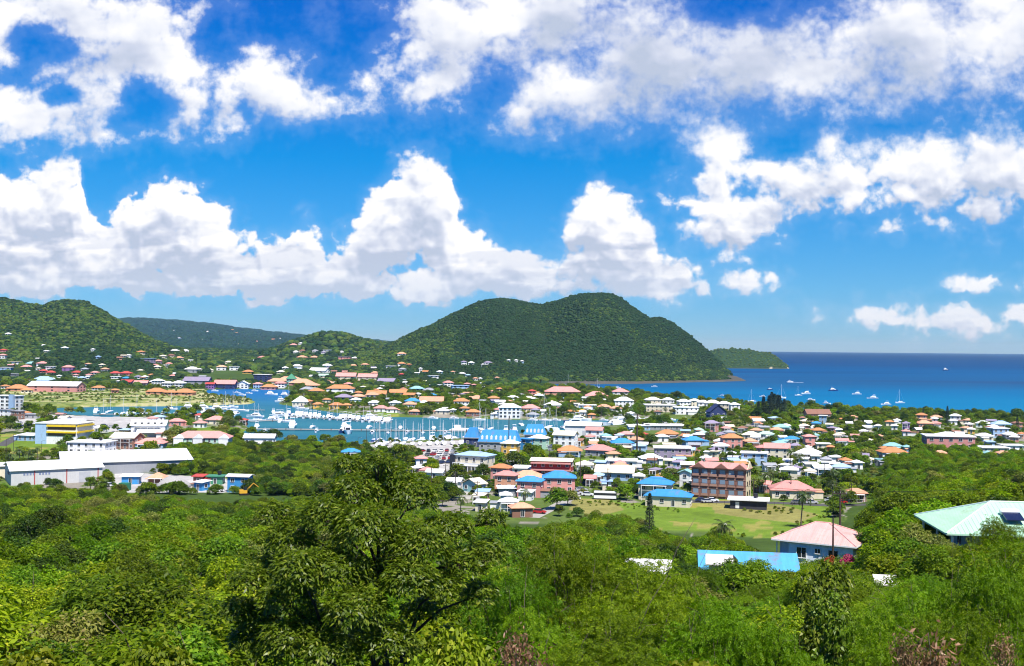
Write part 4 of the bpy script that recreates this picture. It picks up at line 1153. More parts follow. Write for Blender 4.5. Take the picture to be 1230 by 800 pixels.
# ---- the three houses on the near slope
def near_houses():
    TRIM = surf('white_trim', (0.74, 0.74, 0.72), 0.6)
    wood = surf('dark_wood', (0.10, 0.045, 0.03), 0.7)
    rib = surf('pink_sheet_roof', (0.66, 0.36, 0.32), 0.5, 0.3, 0.12, 0.5, streak=0.2)
    # blue house with pink roof
    d = ray(988, 668)
    r = thing('bungalow', 'house', (d[0] * 153, 153, 24.6), R(-31), 'sky blue bungalow with pink sheet roof above the pasture', None, 'hillside houses')
    W, D, h = 10.4, 8.6, 3.15
    blue = surf('wall_sky_blue', (0.70, 0.77, 0.85), 0.85, 0.1, 0.1, 0.4, streak=0.1)
    m = MB()
    m.box(0.9, 0, h / 2 - 1, W - 1.8, D, h + 2)
    m.box(-W / 2 + 0.9, D * 0.1, h / 2 - 1, 1.8, D * 0.8, h + 2)
    add(r, 'wall', m, blue)
    rm = roof_mesh(W, D, 'h', 2.1, 0.55, 0.16)
    ro = add(r, 'roof', rm, rib, (0, 0, h + 0.004))
    a, b = W / 2 + .55, D / 2 + .55
    rb = MB()
    n = 22
    for k in range(1, n):           # standing seams on the near slope
        x = -a + 2 * a * k / n
        t = min(1.0, (a - abs(x)) / b)
        rb.loft([[(x - .03, -b, .17), (x + .03, -b, .17), (x, -b, .22)], [(x - .03, -b + b * t, .17 + 2.1 * t), (x + .03, -b + b * t, .17 + 2.1 * t), (x, -b + b * t, .22 + 2.1 * t)]])
    rb.build('roof_seams', rib, ro)
    hip = MB()
    for sx in (-1, 1):
        hip.tube([(sx * a, -b, .2), (sx * (a - b), 0, 2.32)], 0.07, 5)
        hip.tube([(sx * a, b, .2), (sx * (a - b), 0, 2.32)], 0.07, 5)
    hip.tube([(-(a - b), 0, 2.32), (a - b, 0, 2.32)], 0.07, 5)
    hip.build('ridge_cap', rib, ro)
    add(r, 'fascia', MB().box(0, -b - .03, .07, 2 * a, .04, .2).box(a + .03, 0, .07, .04, 2 * b, .2), TRIM, (0, 0, h))
    for x in (-1.7, 2.6):
        w = link('window', window_mesh(1.25, 1.35, True), r, (x, -D / 2, 1.75))
    link('window', window_mesh(0.7, 0.6, True), r, (0.5, -D / 2, 2.15))
    for y in (-1.8, 1.8):
        w = link('window', window_mesh(1.25, 1.35, True), r, (W / 2, y, 1.75), math.pi / 2)
    rail = MB()
    for k in range(5):
        rail.box(-W / 2 + 0.9, -D / 2 + 0.05, 0.25 + 0.2 * k, 1.7, 0.05, 0.13)
        rail.box(-W / 2, -D / 2 + 0.95, 0.25 + 0.2 * k, 0.05, 1.7, 0.13)
    add(r, 'veranda_rail', rail, wood)
    for x, y in ((-W / 2 + .05, -D / 2 + .1), (-W / 2 + 1.75, -D / 2 + .1), (-W / 2 + 0.05, -D / 2 + 1.7)):
        add(r, 'veranda_post', MB().box(x, y, h / 2, .13, .13, h), TRIM)
    add(r, 'veranda_floor', MB().box(-W / 2 + .9, -D / 2 + 0.9, -0.1, 1.9, 1.9, 0.25), wood)
    FOOT.append((d[0] * 153, 153, W + 2, D + 2, R(-31)))
    VIEW.append((924, 1040, 620, 684, 146, 1.0))
    PXS[r.name] = (985, 650)
    # house with mint roof at the right edge
    d = ray(1228, 640)
    r = thing('hillside_house', 'house', (d[0] * 117, 117, 32.3), R(-6), 'large hillside house with mint green sheet roof and white balcony', None, 'hillside houses')
    W, D, h = 17.5, 11.0, 3.0
    mint = surf('mint_sheet_roof', (0.38, 0.60, 0.42), 0.55, 0.12, 0.10, 0.4, streak=0.18)
    beige = surf('wall_beige', (0.52, 0.46, 0.40), 0.85, 0.1)
    m = MB()
    m.box(1.4, 0.6, h / 2 - 1.5, W - 2.8, D - 1.2, h + 3)
    add(r, 'wall', m, beige)
    ro = add(r, 'roof', roof_mesh(W, D, 'h', 2.5, 0.8, 0.16), mint, (0, 0, h + .004))
    a, b = W / 2 + .8, D / 2 + .8
    rb = MB()
    n = 40
    for k in range(1, n):
        x = -a + 2 * a * k / n
        t = min(1.0, (a - abs(x)) / b)
        rb.loft([[(x - .02, -b, .17), (x + .02, -b, .17), (x, -b, .21)], [(x - .02, -b + b * t, .17 + 2.5 * t), (x + .02, -b + b * t, .17 + 2.5 * t), (x, -b + b * t, .21 + 2.5 * t)]])
    for k in range(1, 26):
        y = -b + 2 * b * k / 26
        t = (b - abs(y)) / b
        rb.loft([[(-a, y - .02, .17), (-a, y + .02, .17), (-a, y, .21)], [(-a + b * t, y - .02, .17 + 2.5 * t), (-a + b * t, y + .02, .17 + 2.5 * t), (-a + b * t, y, .21 + 2.5 * t)]])
    rb.build('roof_seams', mint, ro)
    hip = MB()
    for sx in (-1, 1):
        for sy in (-1, 1):
            hip.tube([(sx * a, sy * b, .2), (sx * (a - b), 0, 2.72)], 0.10, 5)
    hip.tube([(-(a - b), 0, 2.72), (a - b, 0, 2.72)], 0.10, 5)
    hip.build('ridge_cap', surf('pale_mint', (0.62, 0.76, 0.68), 0.5), ro)
    bal = MB()
    bal.box(-W / 2 + 1.3, 0, -0.15, 2.9, D, 0.3)
    bal.box(0, -D / 2 + .5, -0.15, W - .6, 1.6, 0.3)
    for x0, x1, y0, y1 in ((-W / 2, -W / 2, -D / 2, D / 2), (-W / 2, W / 2, -D / 2, -D / 2)):
        ln = math.hypot(x1 - x0, y1 - y0)
        n = int(ln / 0.16)
        for k in range(n + 1):
            bal.box(x0 + (x1 - x0) * k / n, y0 + (y1 - y0) * k / n, 0.45, 0.06, 0.06, 0.85)
        bal.box((x0 + x1) / 2, (y0 + y1) / 2, 0.93, abs(x1 - x0) + .1, abs(y1 - y0) + .1, 0.1)
    add(r, 'balcony', bal, TRIM)
    for x, y in [(-W / 2, -D / 2), (-W / 2, 0), (-W / 2, D / 2), (-W / 2 + 4.4, -D / 2), (0, -D / 2), (4.4, -D / 2), (W / 2, -D / 2)]:
        add(r, 'balcony_post', MB().box(x, y, h / 2 - 2, .18, .18, h + 4), TRIM)
    for x in (-4, 0, 4):
        link('window', window_mesh(1.5, 1.4, True), r, (x, -D / 2 + 1.2, 1.6))
    link('window', window_mesh(1.5, 1.4, True), r, (-W / 2 + 2.8, 1.5, 1.6), -math.pi / 2)
    link('door', window_mesh(1.0, 2.0, True), r, (-W / 2 + 2.8, -2, 1.1), -math.pi / 2)
    hx = MB()
    hx.tube([(-.95, 0, 0), (-.8, 0, 0), (.8, 0, 0), (.95, 0, 0)], [.2, .33, .33, .2], 14)
    wh = thing('solar_water_heater', 'water heater', (0, 0, 0), 0, 'white drum of a solar water heater lying on the mint green roof')
    tk = add(wh, 'tank', hx, surf('tank_white', (0.8, 0.8, 0.8), 0.3))
    add(wh, 'panel', MB().loft([[(-.9, -2.0, -.62), (.9, -2.0, -.62), (.9, -.35, -.08), (-.9, -.35, -.08)], [(-.9, -2.0, -.54), (.9, -2.0, -.54), (.9, -.35, 0), (-.9, -.35, 0)]]), surf('solar_panel', (0.015, 0.02, 0.05), 0.2, 0.5))
    wx, wy = -2.2, -2.6
    wh.location = Matrix.Translation(r.location) @ Matrix.Rotation(R(-6), 4, 'Z') @ Vector((wx, wy, h + 0.55 + 2.5 * (b - abs(wy)) / b))
    wh.rotation_euler = (0, 0, R(-6))
    FOOT.append((d[0] * 117, 117, W + 2, D + 2, 0))
    VIEW.append((1100, 1300, 588, 656, 108, 1.0))
    PXS[r.name] = (1180, 620)
    PXS[wh.name] = (1200, 598)
    # blue roof below, half hidden in leaves, with its black tank; white roofs beside it
    d = ray(897, 684)
    sky = surf('sky_blue_sheet_roof', (0.085, 0.34, 0.60), 0.5, 0.3, 0.16, 0.6, streak=0.25)
    r = thing('cottage', 'house', (d[0] * 132, 132, 25.4), R(-8), 'cottage with light blue sheet roof half hidden by leaves below the bungalow', None, 'hillside houses')
    W, D = 10.5, 6.5
    add(r, 'wall', wall_mesh(W, D, 2.7, 'g', 1.5), wallmat('cr'))
    add(r, 'roof', roof_mesh(W, D, 'g', 1.5, .6, .14), sky, (0, 0, 2.704))
    for x in (-3, 0.2, 3.2):
        link('window', window_mesh(1.1, 1.1, True), r, (x, -D / 2, 1.5))
    FOOT.append((d[0] * 132, 132, W, D, 0))
    VIEW.append((835, 946, 652, 684, 127, 0.8))
    PXS[r.name] = (895, 668)
    d = ray(878, 676)
    tk = MB()
    tk.tube([(0, 0, -2), (0, 0, 1.5), (0, 0, 1.7), (0, 0, 1.95), (0, 0, 2.0)], [.75, .75, .62, .35, .3], 16)
    t = thing('water_tank', 'water tank', (d[0] * 126.5, 126.5, 28.3), 0, 'black plastic water tank in front of the light blue roof')
    add(t, 'tank', tk, surf('black_tank', (0.02, 0.02, 0.022), 0.5))
    add(t, 'stand', MB().box(0, 0, -2.4, 1.7, 1.7, .8), surf('concrete', (0.4, 0.39, 0.36), 0.9))
    for px, py, Y, W, D, lab in ((778, 699, 112, 4.6, 4.6, 'white sheet roofed shack glimpsed through feathery leaves'), (864, 690, 121, 2.8, 3.2, 'white lean to roof left of the black water tank'), (1064, 722, 86, 1.6, 1.4, 'small pale concrete shed roof below the pink flowering bush')):
        d = ray(px, py)
        z = H + d[2] * Y
        t = thing('shack', 'shack', (d[0] * Y, Y, z - 1.2), R(-10), lab, None, 'hillside houses')
        add(t, 'wall', MB().box(0, 0, 0.7, W - .6, D - .6, 3.6), wallmat('cr'))
        add(t, 'roof', roof_mesh(W - .6, D - .6, 's', .5, .4, .1), surf('white_sheet_roof', (0.60, 0.57, 0.52), 0.5, 0.3, 0.2, 0.8, streak=0.25), (0, 0, 2.504))
        FOOT.append((d[0] * Y, Y, W, D, 0))
        VIEW.append((px - W * 6, px + W * 6, py - 26, py + 4, Y - 4, 0.75))
        PXS[t.name] = (px, py)


near_houses()


def infill():
    """the small plain houses packed between the larger ones"""
    zones = [([(190, 396), (250, 394), (330, 402), (345, 412), (330, 420), (250, 424), (200, 420)], 34, 3.0, 5.0), ([(868, 426), (900, 422.5), (925, 428), (930, 434), (885, 434)], 6, 3.0, 5.0), ([(690, 532), (760, 522), (850, 512), (905, 505), (975, 505), (1005, 518), (1012, 566), (960, 580), (905, 572), (840, 566), (780, 570), (700, 566)], 62, 9, 15),
             ([(560, 572), (640, 560), (700, 558), (820, 570), (830, 582), (760, 590), (690, 586), (640, 606), (590, 612), (560, 606)], 14, 12, 20),
             ([(445, 474), (560, 474), (650, 474), (760, 486), (860, 498), (860, 501), (640, 501), (450, 496)], 34, 7, 11),
             ([(1088, 504), (1228, 512), (1228, 545), (1140, 545), (1092, 522)], 20, 8, 13), ([(1005, 508), (1085, 508), (1085, 545), (1040, 560), (1012, 545)], 12, 7, 11),
             ([(330, 446), (470, 440), (560, 446), (600, 470), (440, 474), (330, 470)], 30, 5, 8), ([(0, 428), (240, 430), (250, 462), (120, 462), (0, 458)], 26, 5, 8),
             ([(30, 500), (200, 504), (205, 536), (120, 540), (95, 520)], 9, 9, 16)]
    rn = random.Random(44)
    for poly, n, w0, w1 in zones:
        xs, ys = [p[0] for p in poly], [p[1] for p in poly]
        done, tries = 0, 0
        while done < n and tries < n * 14:
            tries += 1
            px, py = rn.uniform(min(xs), max(xs)), rn.uniform(min(ys), max(ys))
            if inside_dist(poly, np.array(px), np.array(py)) < 0:
                continue
            x, y, z = at(px, py)
            w = rn.uniform(w0, w1)
            wm = w * y / FPX
            g = wm * .5 + (3.0 if y < 1300 else 5.0 if y < 2800 else 25.0)
            if z < 1.5 or y > 8500 or any(abs(x - f[0]) < g + f[2] * .5 and abs(y + wm * .35 - f[1]) < g + f[3] * .5 for f in FOOT):
                continue
            if inside_dist(LAGOON, np.array(x), np.array(y)) > -6 or inside_dist(SEA, np.array(x), np.array(y)) > -12:
                continue
            rc = rn.choice('wh wh wh wh cr cr gr pk sm lb br or wh pu'.split())
            wc = rn.choice('wh wh cr cr wh lb pk sm gr yl'.split())
            noun = 'cottage'
            house(px, py, w, 1, rn.choice('hhhgggs'), rc, wc, None, rn.uniform(.6, .95), pitch=rn.uniform(.16, .3), name='cottage', cat='house', base=f"{ROOFC[wc][1]} cottage with {ROOFC[rc][1]} roof", keep=.45)
            done += 1


infill()

# ------------------------------------------------------------------ piers, boats, vehicles, poles
def harbour():
    dk = surf('dock_boards', (0.36, 0.33, 0.29), 0.85, 0.1, 0.2, 0.5)
    pile = surf('dock_pile', (0.10, 0.085, 0.07), 0.9)

    def pier(a, b, w, label, z=0.9, name='pier', fingers=0):
        (ax, ay), (bx, by) = plan(*a, z), plan(*b, z)
        L = math.hypot(bx - ax, by - ay)
        th = math.atan2(by - ay, bx - ax)
        r = thing(name, name.replace('_', ' '), (ax, ay, 0), th, label, None, 'piers of the lagoon')
        add(r, 'deck', MB().box(L / 2, 0, z, L, w, 0.35), dk)
        if fingers:
            m = MB()
            for k in range(fingers):
                x = (k + 0.5) / fingers * L
                m.box(x, -w / 2 - 4.5, z - 0.1, 1.2, 9, 0.3)
                m.box(x, w / 2 + 4.5, z - 0.1, 1.2, 9, 0.3)
            o = m.build('finger_docks', dk, r)
            o['kind'] = 'stuff'
        n = max(2, int(L / 9))
        for k in range(min(n, 40)):
            add(r, 'pile', MB().tube([(0, 0, -2), (0, 0, z + 1.1)], 0.22, 6), pile, ((k + .5) / n * L, -w / 2 - 0.1, 0))
        PXS[r.name] = ((a[0] + b[0]) / 2, (a[1] + b[1]) / 2)
        return r
    pier((299, 515.0), (606, 518.0), 3.2, 'long straight grey pier crossing the turquoise lagoon', fingers=0)
    pier((340, 499.5), (470, 507.0), 2.4, 'pier hidden behind the tight row of white motor yachts')
    pier((112, 497.5), (288, 497.0), 2.2, 'left pier lined with white yachts below the reed flat')
    pier((300, 506.0), (352, 504.0), 2.2, 'short pier among the white boats near the pink villas')
    pier((256, 491.5), (318, 492.5), 1.8, 'thin dark pier in front of the reed flat tip')
    pier((440, 531.5), (580, 527.5), 2.2, 'quay dock packed with sailing boats below the boatyard')
    pier((725, 513.5), (835, 509.5), 2.0, 'low dock along the narrow channel by the white boat sheds')
    pf = thing('floating_platform', 'platform', (*plan(553, 517), 0), R(-12), 'white floating platform at the right end of the long pier')
    add(pf, 'deck', MB().box(0, 0, 0.6, 11, 15, 0.9), surf('white_trim', (0.74, 0.74, 0.72), 0.6))
    add(pf, 'hut', MB().box(-3, 4, 2.0, 3.5, 3.5, 2.2), surf('white_trim', (0.74, 0.74, 0.72), 0.6))
    PXS[pf.name] = (553, 517)

    # ---- boat kinds
    gel = surf('boat_gelcoat', (0.80, 0.81, 0.82), 0.25, 0.5, 0.05, 0.4)
    blueh = surf('boat_blue', (0.02, 0.06, 0.20), 0.3, 0.5)
    alu = surf('mast_metal', (0.72, 0.72, 0.72), 0.4, 0.5)
    cover = surf('sail_cover', (0.05, 0.10, 0.26), 0.8)
    dgl = glassmat()

    def hull(L, B, hgt, mat_top=None, flare=0.75):
        m = MB()
        rings = []
        for t in np.linspace(0, 1, 9):
            x = -L / 2 + L * t
            b = B / 2 * (0.82 + 0.18 * math.sin(math.pi * min(t * 1.4, 1))) if t < .55 else B / 2 * max(1 - ((t - .55) / .45) ** 2.2, 0.02)
            zt = hgt * (1 + 0.35 * t * t)
            rings.append([(x, -b, zt), (x, -b * flare, 0.05), (x, -b * .3, -0.4), (x, b * .3, -0.4), (x, b * flare, 0.05), (x, b, zt)])
        m.loft(rings)
        return m

    def sailboat_parts(dark):
        P = [('hull', hull(11, 3.4, 1.1).mesh('hull', blueh if dark else gel), (0, 0, 0))]
        c = MB().loft([[(-2.6, -1.1, 1.0), (-2.6, 1.1, 1.0), (-2.6, .9, 1.65), (-2.6, -.9, 1.65)], [(2.2, -.8, 1.15), (2.2, .8, 1.15), (1.4, .5, 1.7), (1.4, -.5, 1.7)]])
        P.append(('cabin', c.mesh('cabin', gel), (0, 0, 0)))
        P.append(('mast', MB().tube([(0.6, 0, 1.4), (0.6, 0, 14.6)], [.10, .07], 6).tube([(0.6, -.9, 9), (0.6, .9, 9)], .05, 4).mesh('mast', alu), (0, 0, 0)))
        P.append(('boom', MB().tube([(0.5, 0, 2.6), (-3.9, 0, 2.75)], [.22, .16], 6).mesh('boom', cover), (0, 0, 0)))
        P.append(('rigging', MB().tube([(0.6, 0, 14.4), (5.2, 0, 1.5)], .025, 3).tube([(0.6, 0, 14.4), (-5.3, 0, 1.2)], .025, 3).mesh('rigging', alu), (0, 0, 0)))
        return P

    def motor_parts(big, stripe):
        L, B = (15, 4.6) if big else (8.5, 2.9)
        s = L / 15
        P = [('hull', hull(L, B, 1.5 * s + .2, flare=.7).mesh('hull', blueh if stripe else gel), (0, 0, 0))]
        z = 1.5 * s + .2
        c = MB().loft([[(-L * .32, -B * .4, z - .05), (-L * .32, B * .4, z - .05), (-L * .3, B * .36, z + 1.7 * s), (-L * .3, -B * .36, z + 1.7 * s)],
                       [(L * .26, -B * .34, z + .1), (L * .26, B * .34, z + .1), (L * .10, B * .28, z + 1.75 * s), (L * .10, -B * .28, z + 1.75 * s)]])
        P.append(('cabin', c.mesh('cabin', gel), (0, 0, 0)))
        w = MB()
        for sy in (-1, 1):
            w.box(-L * .08, sy * (B * .385 + .03), z + .95 * s, L * .36, .06, .55 * s, 0)
        w.quad((L * .262, -B * .28, z + .35 * s), (L * .262, B * .28, z + .35 * s), (L * .15, B * .25, z + 1.5 * s), (L * .15, -B * .25, z + 1.5 * s))
        P.append(('cabin_window', w.mesh('cabin_window', dgl), (0, 0, 0)))
        if big:
            f = MB().loft([[(-L * .26, -B * .3, z + 1.7), (-L * .26, B * .3, z + 1.7), (-L * .26, B * .3, z + 2.5), (-L * .26, -B * .3, z + 2.5)], [(L * .06, -B * .25, z + 1.7), (L * .06, B * .25, z + 1.7), (L * .0, B * .22, z + 2.7), (L * .0, -B * .22, z + 2.7)]])
            P.append(('flybridge', f.mesh('flybridge', gel), (0, 0, 0)))
            t = MB().box(-L * .14, 0, z + 4.2, 3.0, 2.9, .14)
            for sx, sy in ((-1, -1), (1, -1), (1, 1), (-1, 1)):
                t.tube([(-L * .14 + sx * 1.3, sy * 1.2, z + 2.4), (-L * .14 + sx * 1.2, sy * 1.2, z + 4.2)], .06, 4)
            P.append(('hard_top', t.mesh('hard_top', gel), (0, 0, 0)))
        else:
            t = MB().tube([(-L * .1, 0, z + .9), (-L * .12, 0, z + 2.6)], .05, 4)
            P.append(('antenna', t.mesh('antenna', alu), (0, 0, 0)))
        return P

    KIND = {'s': ('sailing_boat', 'sailing boat', sailboat_parts(False), 'white sailing boat with bare mast'), 'd': ('sailing_boat', 'sailing boat', sailboat_parts(True), 'dark hulled sailing boat'),
            'y': ('motor_yacht', 'motor yacht', motor_parts(True, False), 'white motor yacht'), 'Y': ('motor_yacht', 'motor yacht', motor_parts(True, True), 'dark hulled motor yacht'),
            'm': ('motor_boat', 'motor boat', motor_parts(False, False), 'small white motor boat'), 'M': ('motor_boat', 'motor boat', motor_parts(False, True), 'small dark blue motor boat')}

    def boat(k, px, py, rz, where, sc=1.0, label=None, group='boats in the lagoon', z=0.0):
        nm, cat, parts, base = KIND[k]
        x, y = plan(px, py, max(z, 0))
        o = thing(nm, cat, (x, y, z), rz, label, f'{base} {where}', group)
        o.scale = (sc * .88, sc * .88, sc * .88)
        for pn, me, _ in parts:
            link(pn, me, o)
        PXS[o.name] = (px, py)
        return o

    rr = random.Random(5)
    # tight row of motor yachts along the hidden pier
    for i in range(25):
        t = i / 24
        boat(rr.choice('yyyymYs'), 342 + 126 * t, 498.2 + 8.6 * t, R(90 + rr.uniform(-7, 7)), 'in the tight row beyond the long pier', rr.uniform(.8, 1.05))
    for i in range(15):
        boat(rr.choice('yyms'), 346 + 118 * (i + .5) / 15, 501.2 + 7.4 * (i + .5) / 15, R(-90 + rr.uniform(-7, 7)), 'on the near side of the tight row', rr.uniform(.75, 1.0))
    # cluster left of it
    for i in range(18):
        boat(rr.choice('yymss'), rr.uniform(298, 346), rr.uniform(496, 508), R(rr.choice((0, 90, 180)) + rr.uniform(-15, 15)), 'in the cluster left of the yacht row', rr.uniform(.75, 1.0))
    for i in range(22):
        t = (i + .5) / 22
        boat(rr.choice('yymsss'), 112 + 176 * t, 496.4 - 0.8 * t + rr.uniform(-1, 1.2) + (3 if i % 2 else 0), R(90 + rr.uniform(-12, 12)), 'along the left pier below the reed flat', rr.uniform(.85, 1.15))
    for px, py, k in ((205, 492, 's'), (228, 491.5, 'y'), (246, 492, 'y'), (262, 493, 'y'), (280, 493.5, 's'), (292, 494, 's'), (270, 490, 's'), (279, 489.5, 's')):
        boat(k, px, py, R(rr.uniform(-15, 15)), 'in open water off the reed flat', 1.1)
    # the long pier
    for px, py, k, s in ((309, 514.0, 'y', .8), (318, 519, 'm', 1), (352, 513.2, 'y', 1.25), (376, 514, 'm', 1.0), (380, 519.3, 'y', .6), (414, 513.4, 'y', 1.0), (418, 520.5, 'y', 1.35), (411, 520, 'Y', .9), (444, 514.5, 'm', 1.1), (447, 521, 'm', 1.15), (481, 514.8, 'm', 1.1), (489, 521.2, 'm', 1.1), (521, 515.4, 'm', 1.1), (535, 521, 'm', 1), (508, 521, 's', .8), (466, 521, 's', .8)):
        boat(k, px, py, R(90 if py < 516.6 else -90) + rr.uniform(-.2, .2), 'tied to the long straight pier', s)
    # packed quay below the boatyard
    for i in range(44):
        t = (i + .5) / 44
        px = 446 + 146 * t
        row = i % 3
        base_y = 531.5 - 4.0 * t + (-2.0, 0.6, 3.6)[row]
        boat(rr.choice('sssssmyd'), px + rr.uniform(-2, 2), base_y + rr.uniform(-.6, .6), R(90 + rr.uniform(-10, 10)), ('in the outer row off the packed quay', 'in the middle row of the packed quay', 'drawn up ashore behind the packed quay')[row], rr.uniform(.8, 1.05), z=0.0 if row < 2 else 2.6)
    for px, py, k in ((590, 516, 's'), (577, 517, 's'), (583, 520, 's'), (598, 521, 's'), (626, 511, 's'), (643, 516, 's'), (651, 517, 's'), (655, 519, 's'), (660, 514, 's'), (668, 516.5, 's'), (676, 515, 'm'), (640, 520, 'y'), (617, 519, 'y'), (608, 520, 'Y')):
        boat(k, px, py, R(90 + rr.uniform(-20, 20)), 'off the blue mansard roofed halls', rr.uniform(.85, 1.2))
    boat('s', 651.5, 518, R(20), '', 1.9, 'sailing yacht with very tall white mast by the blue mansard roofs')
    # narrow channel
    boat('Y', 690, 509.3, R(165), '', 1.2, 'dark hulled yacht in the narrow channel left of the white shed')
    boat('y', 697, 506.2, R(5), '', 1.25, 'white motor yacht moored at the yellow villa across the channel')
    boat('y', 736, 511, R(190), '', 1.2, 'white motor yacht with tall tower crossing the narrow channel')
    for px, py, k in ((725, 505.6, 'm'), (748, 505.5, 'y'), (757, 505.3, 's'), (765, 505.2, 'y'), (783, 504.6, 'm'), (806, 505.0, 'm'), (668, 505.5, 'm'), (655, 505.5, 's'), (640, 505.3, 'm')):
        boat(k, px, py, R(rr.uniform(-15, 15)), 'along the far bank of the channel', .95)
    for i in range(13):
        boat(rr.choice('yymyM'), 735 + 98 * (i + .5) / 13, 511.6 - 2.4 * (i + .5) / 13, R(80 + rr.uniform(-12, 12)), 'at the low channel dock', rr.uniform(.9, 1.15))
    # inner lagoon
    for px, py, k in ((285, 472.5, 'm'), (291, 475, 'm'), (299, 473, 'm'), (326, 474.5, 'y'), (343, 476, 'y'), (306, 470, 'm'), (339, 483, 'y'), (258, 470, 'm'), (346, 481, 's'), (364, 491.5, 's'), (357, 490.5, 'm'), (446, 503.3, 'y'), (520, 503.2, 'm'), (545, 503.5, 'm'), (575, 505.0, 's')):
        boat(k, px, py, R(rr.uniform(-25, 25)), 'in the inner lagoon' if px < 360 else 'by the far lagoon lawns', 1.05)
    # the bay
    BAY = [(867, 476.0, 'm', 1.2, 'motor boat nearest the white resort in the bay'), (903, 482.6, 's', 1.25, 'white sailing boat just off the dark pine grove'), (916, 476.8, 'm', 1.2, 'low white boat right of the pine grove sailing boat'), (925, 468.2, 'M', 1.4, 'dark motor boat far off the pine grove'),
           (938, 478.4, 's', 1.5, 'big white catamaran shape behind the dark pine grove'), (959, 475.2, 's', 1.1, 'sailing boat with thin mast, right of the pine grove'), (968, 473.4, 'y', 1.15, 'long white motor yacht in the bay, beside the thin masted boat'),
           (974, 481.2, 'm', 1.5, 'small boat close to the beach right of the pine grove'), (993, 485.4, 'y', .8, 'motor boat closest to the beach houses'), (1001, 469.5, 'Y', 1.2, 'dark motor yacht farthest out in the bay row'), (1029, 473.8, 'y', 1.05, 'white motor yacht alone in mid bay'),
           (1048, 479.0, 'y', 1.15, 'broad white yacht anchored in mid bay'), (1064, 486.4, 'y', .95, 'white motor yacht anchored near the shore trees'), (1081, 484.2, 's', 1.35, 'white sailing boat, last on the right of the bay'),
           (683, 462.8, 's', 1.5, 'sailing boat at the foot of the green mountain'), (717, 465.8, 's', 1.3, 'sailing boat behind the pink beach resort'), (742, 466.4, 'm', 1.6, 'motor boat behind the right pink resort roof'), (786, 464.8, 'm', 1.4, 'tiny boat off the mountain shore, above the white resort'),
           (700, 464.0, 'm', 1.3, 'tiny boat between the two far sailing boats')]
    for px, py, k, s, lab in BAY:
        boat(k, px, py, R(rr.uniform(-30, 30)) + (math.pi if rr.random() < .5 else 0), '', s * .8, lab, 'boats anchored in the bay')
    boat('Y', 1136, 445, R(4), '', 1.5, 'distant ship low on the open sea', 'boats anchored in the bay')
    # white ferry
    x, y = plan(861, 513)
    f = thing('ferry', 'ferry', (x, y, 0), R(8), 'white ferry with long dark window band below the navy gabled clubhouse')
    add(f, 'hull', hull(27, 7.5, 2.2, flare=.8), gel)
    add(f, 'deckhouse', MB().box(-2, 0, 3.8, 19, 6, 3), gel)
    add(f, 'window_band', MB().box(-2, 0, 4.1, 18, 6.1, 1.0), dgl)
    add(f, 'wheelhouse', MB().box(4, 0, 6.2, 5, 4.4, 1.9), gel)
    PXS[f.name] = (861, 510)
    # speed boat with its wake
    boat('m', 949, 459.3, R(10), '', 1.5, 'speed boat trailing a white wake on the bay', 'boats anchored in the bay')
    wx, wy = plan(957, 459.5)
    wk = MB()
    for k in range(5):
        wk.quad((wx - 14 + k * 5, wy - 2 - k * .3, .02), (wx - 9 + k * 5, wy - 2 - k * .3, .02), (wx - 9 + k * 5, wy + 2 + k * .3, .02), (wx - 14 + k * 5, wy + 2 + k * .3, .02))
    structure('boat_wake', wk.mesh('boat_wake', surf('foam', (0.75, 0.78, 0.8), 0.9)), 'stuff')


harbour()


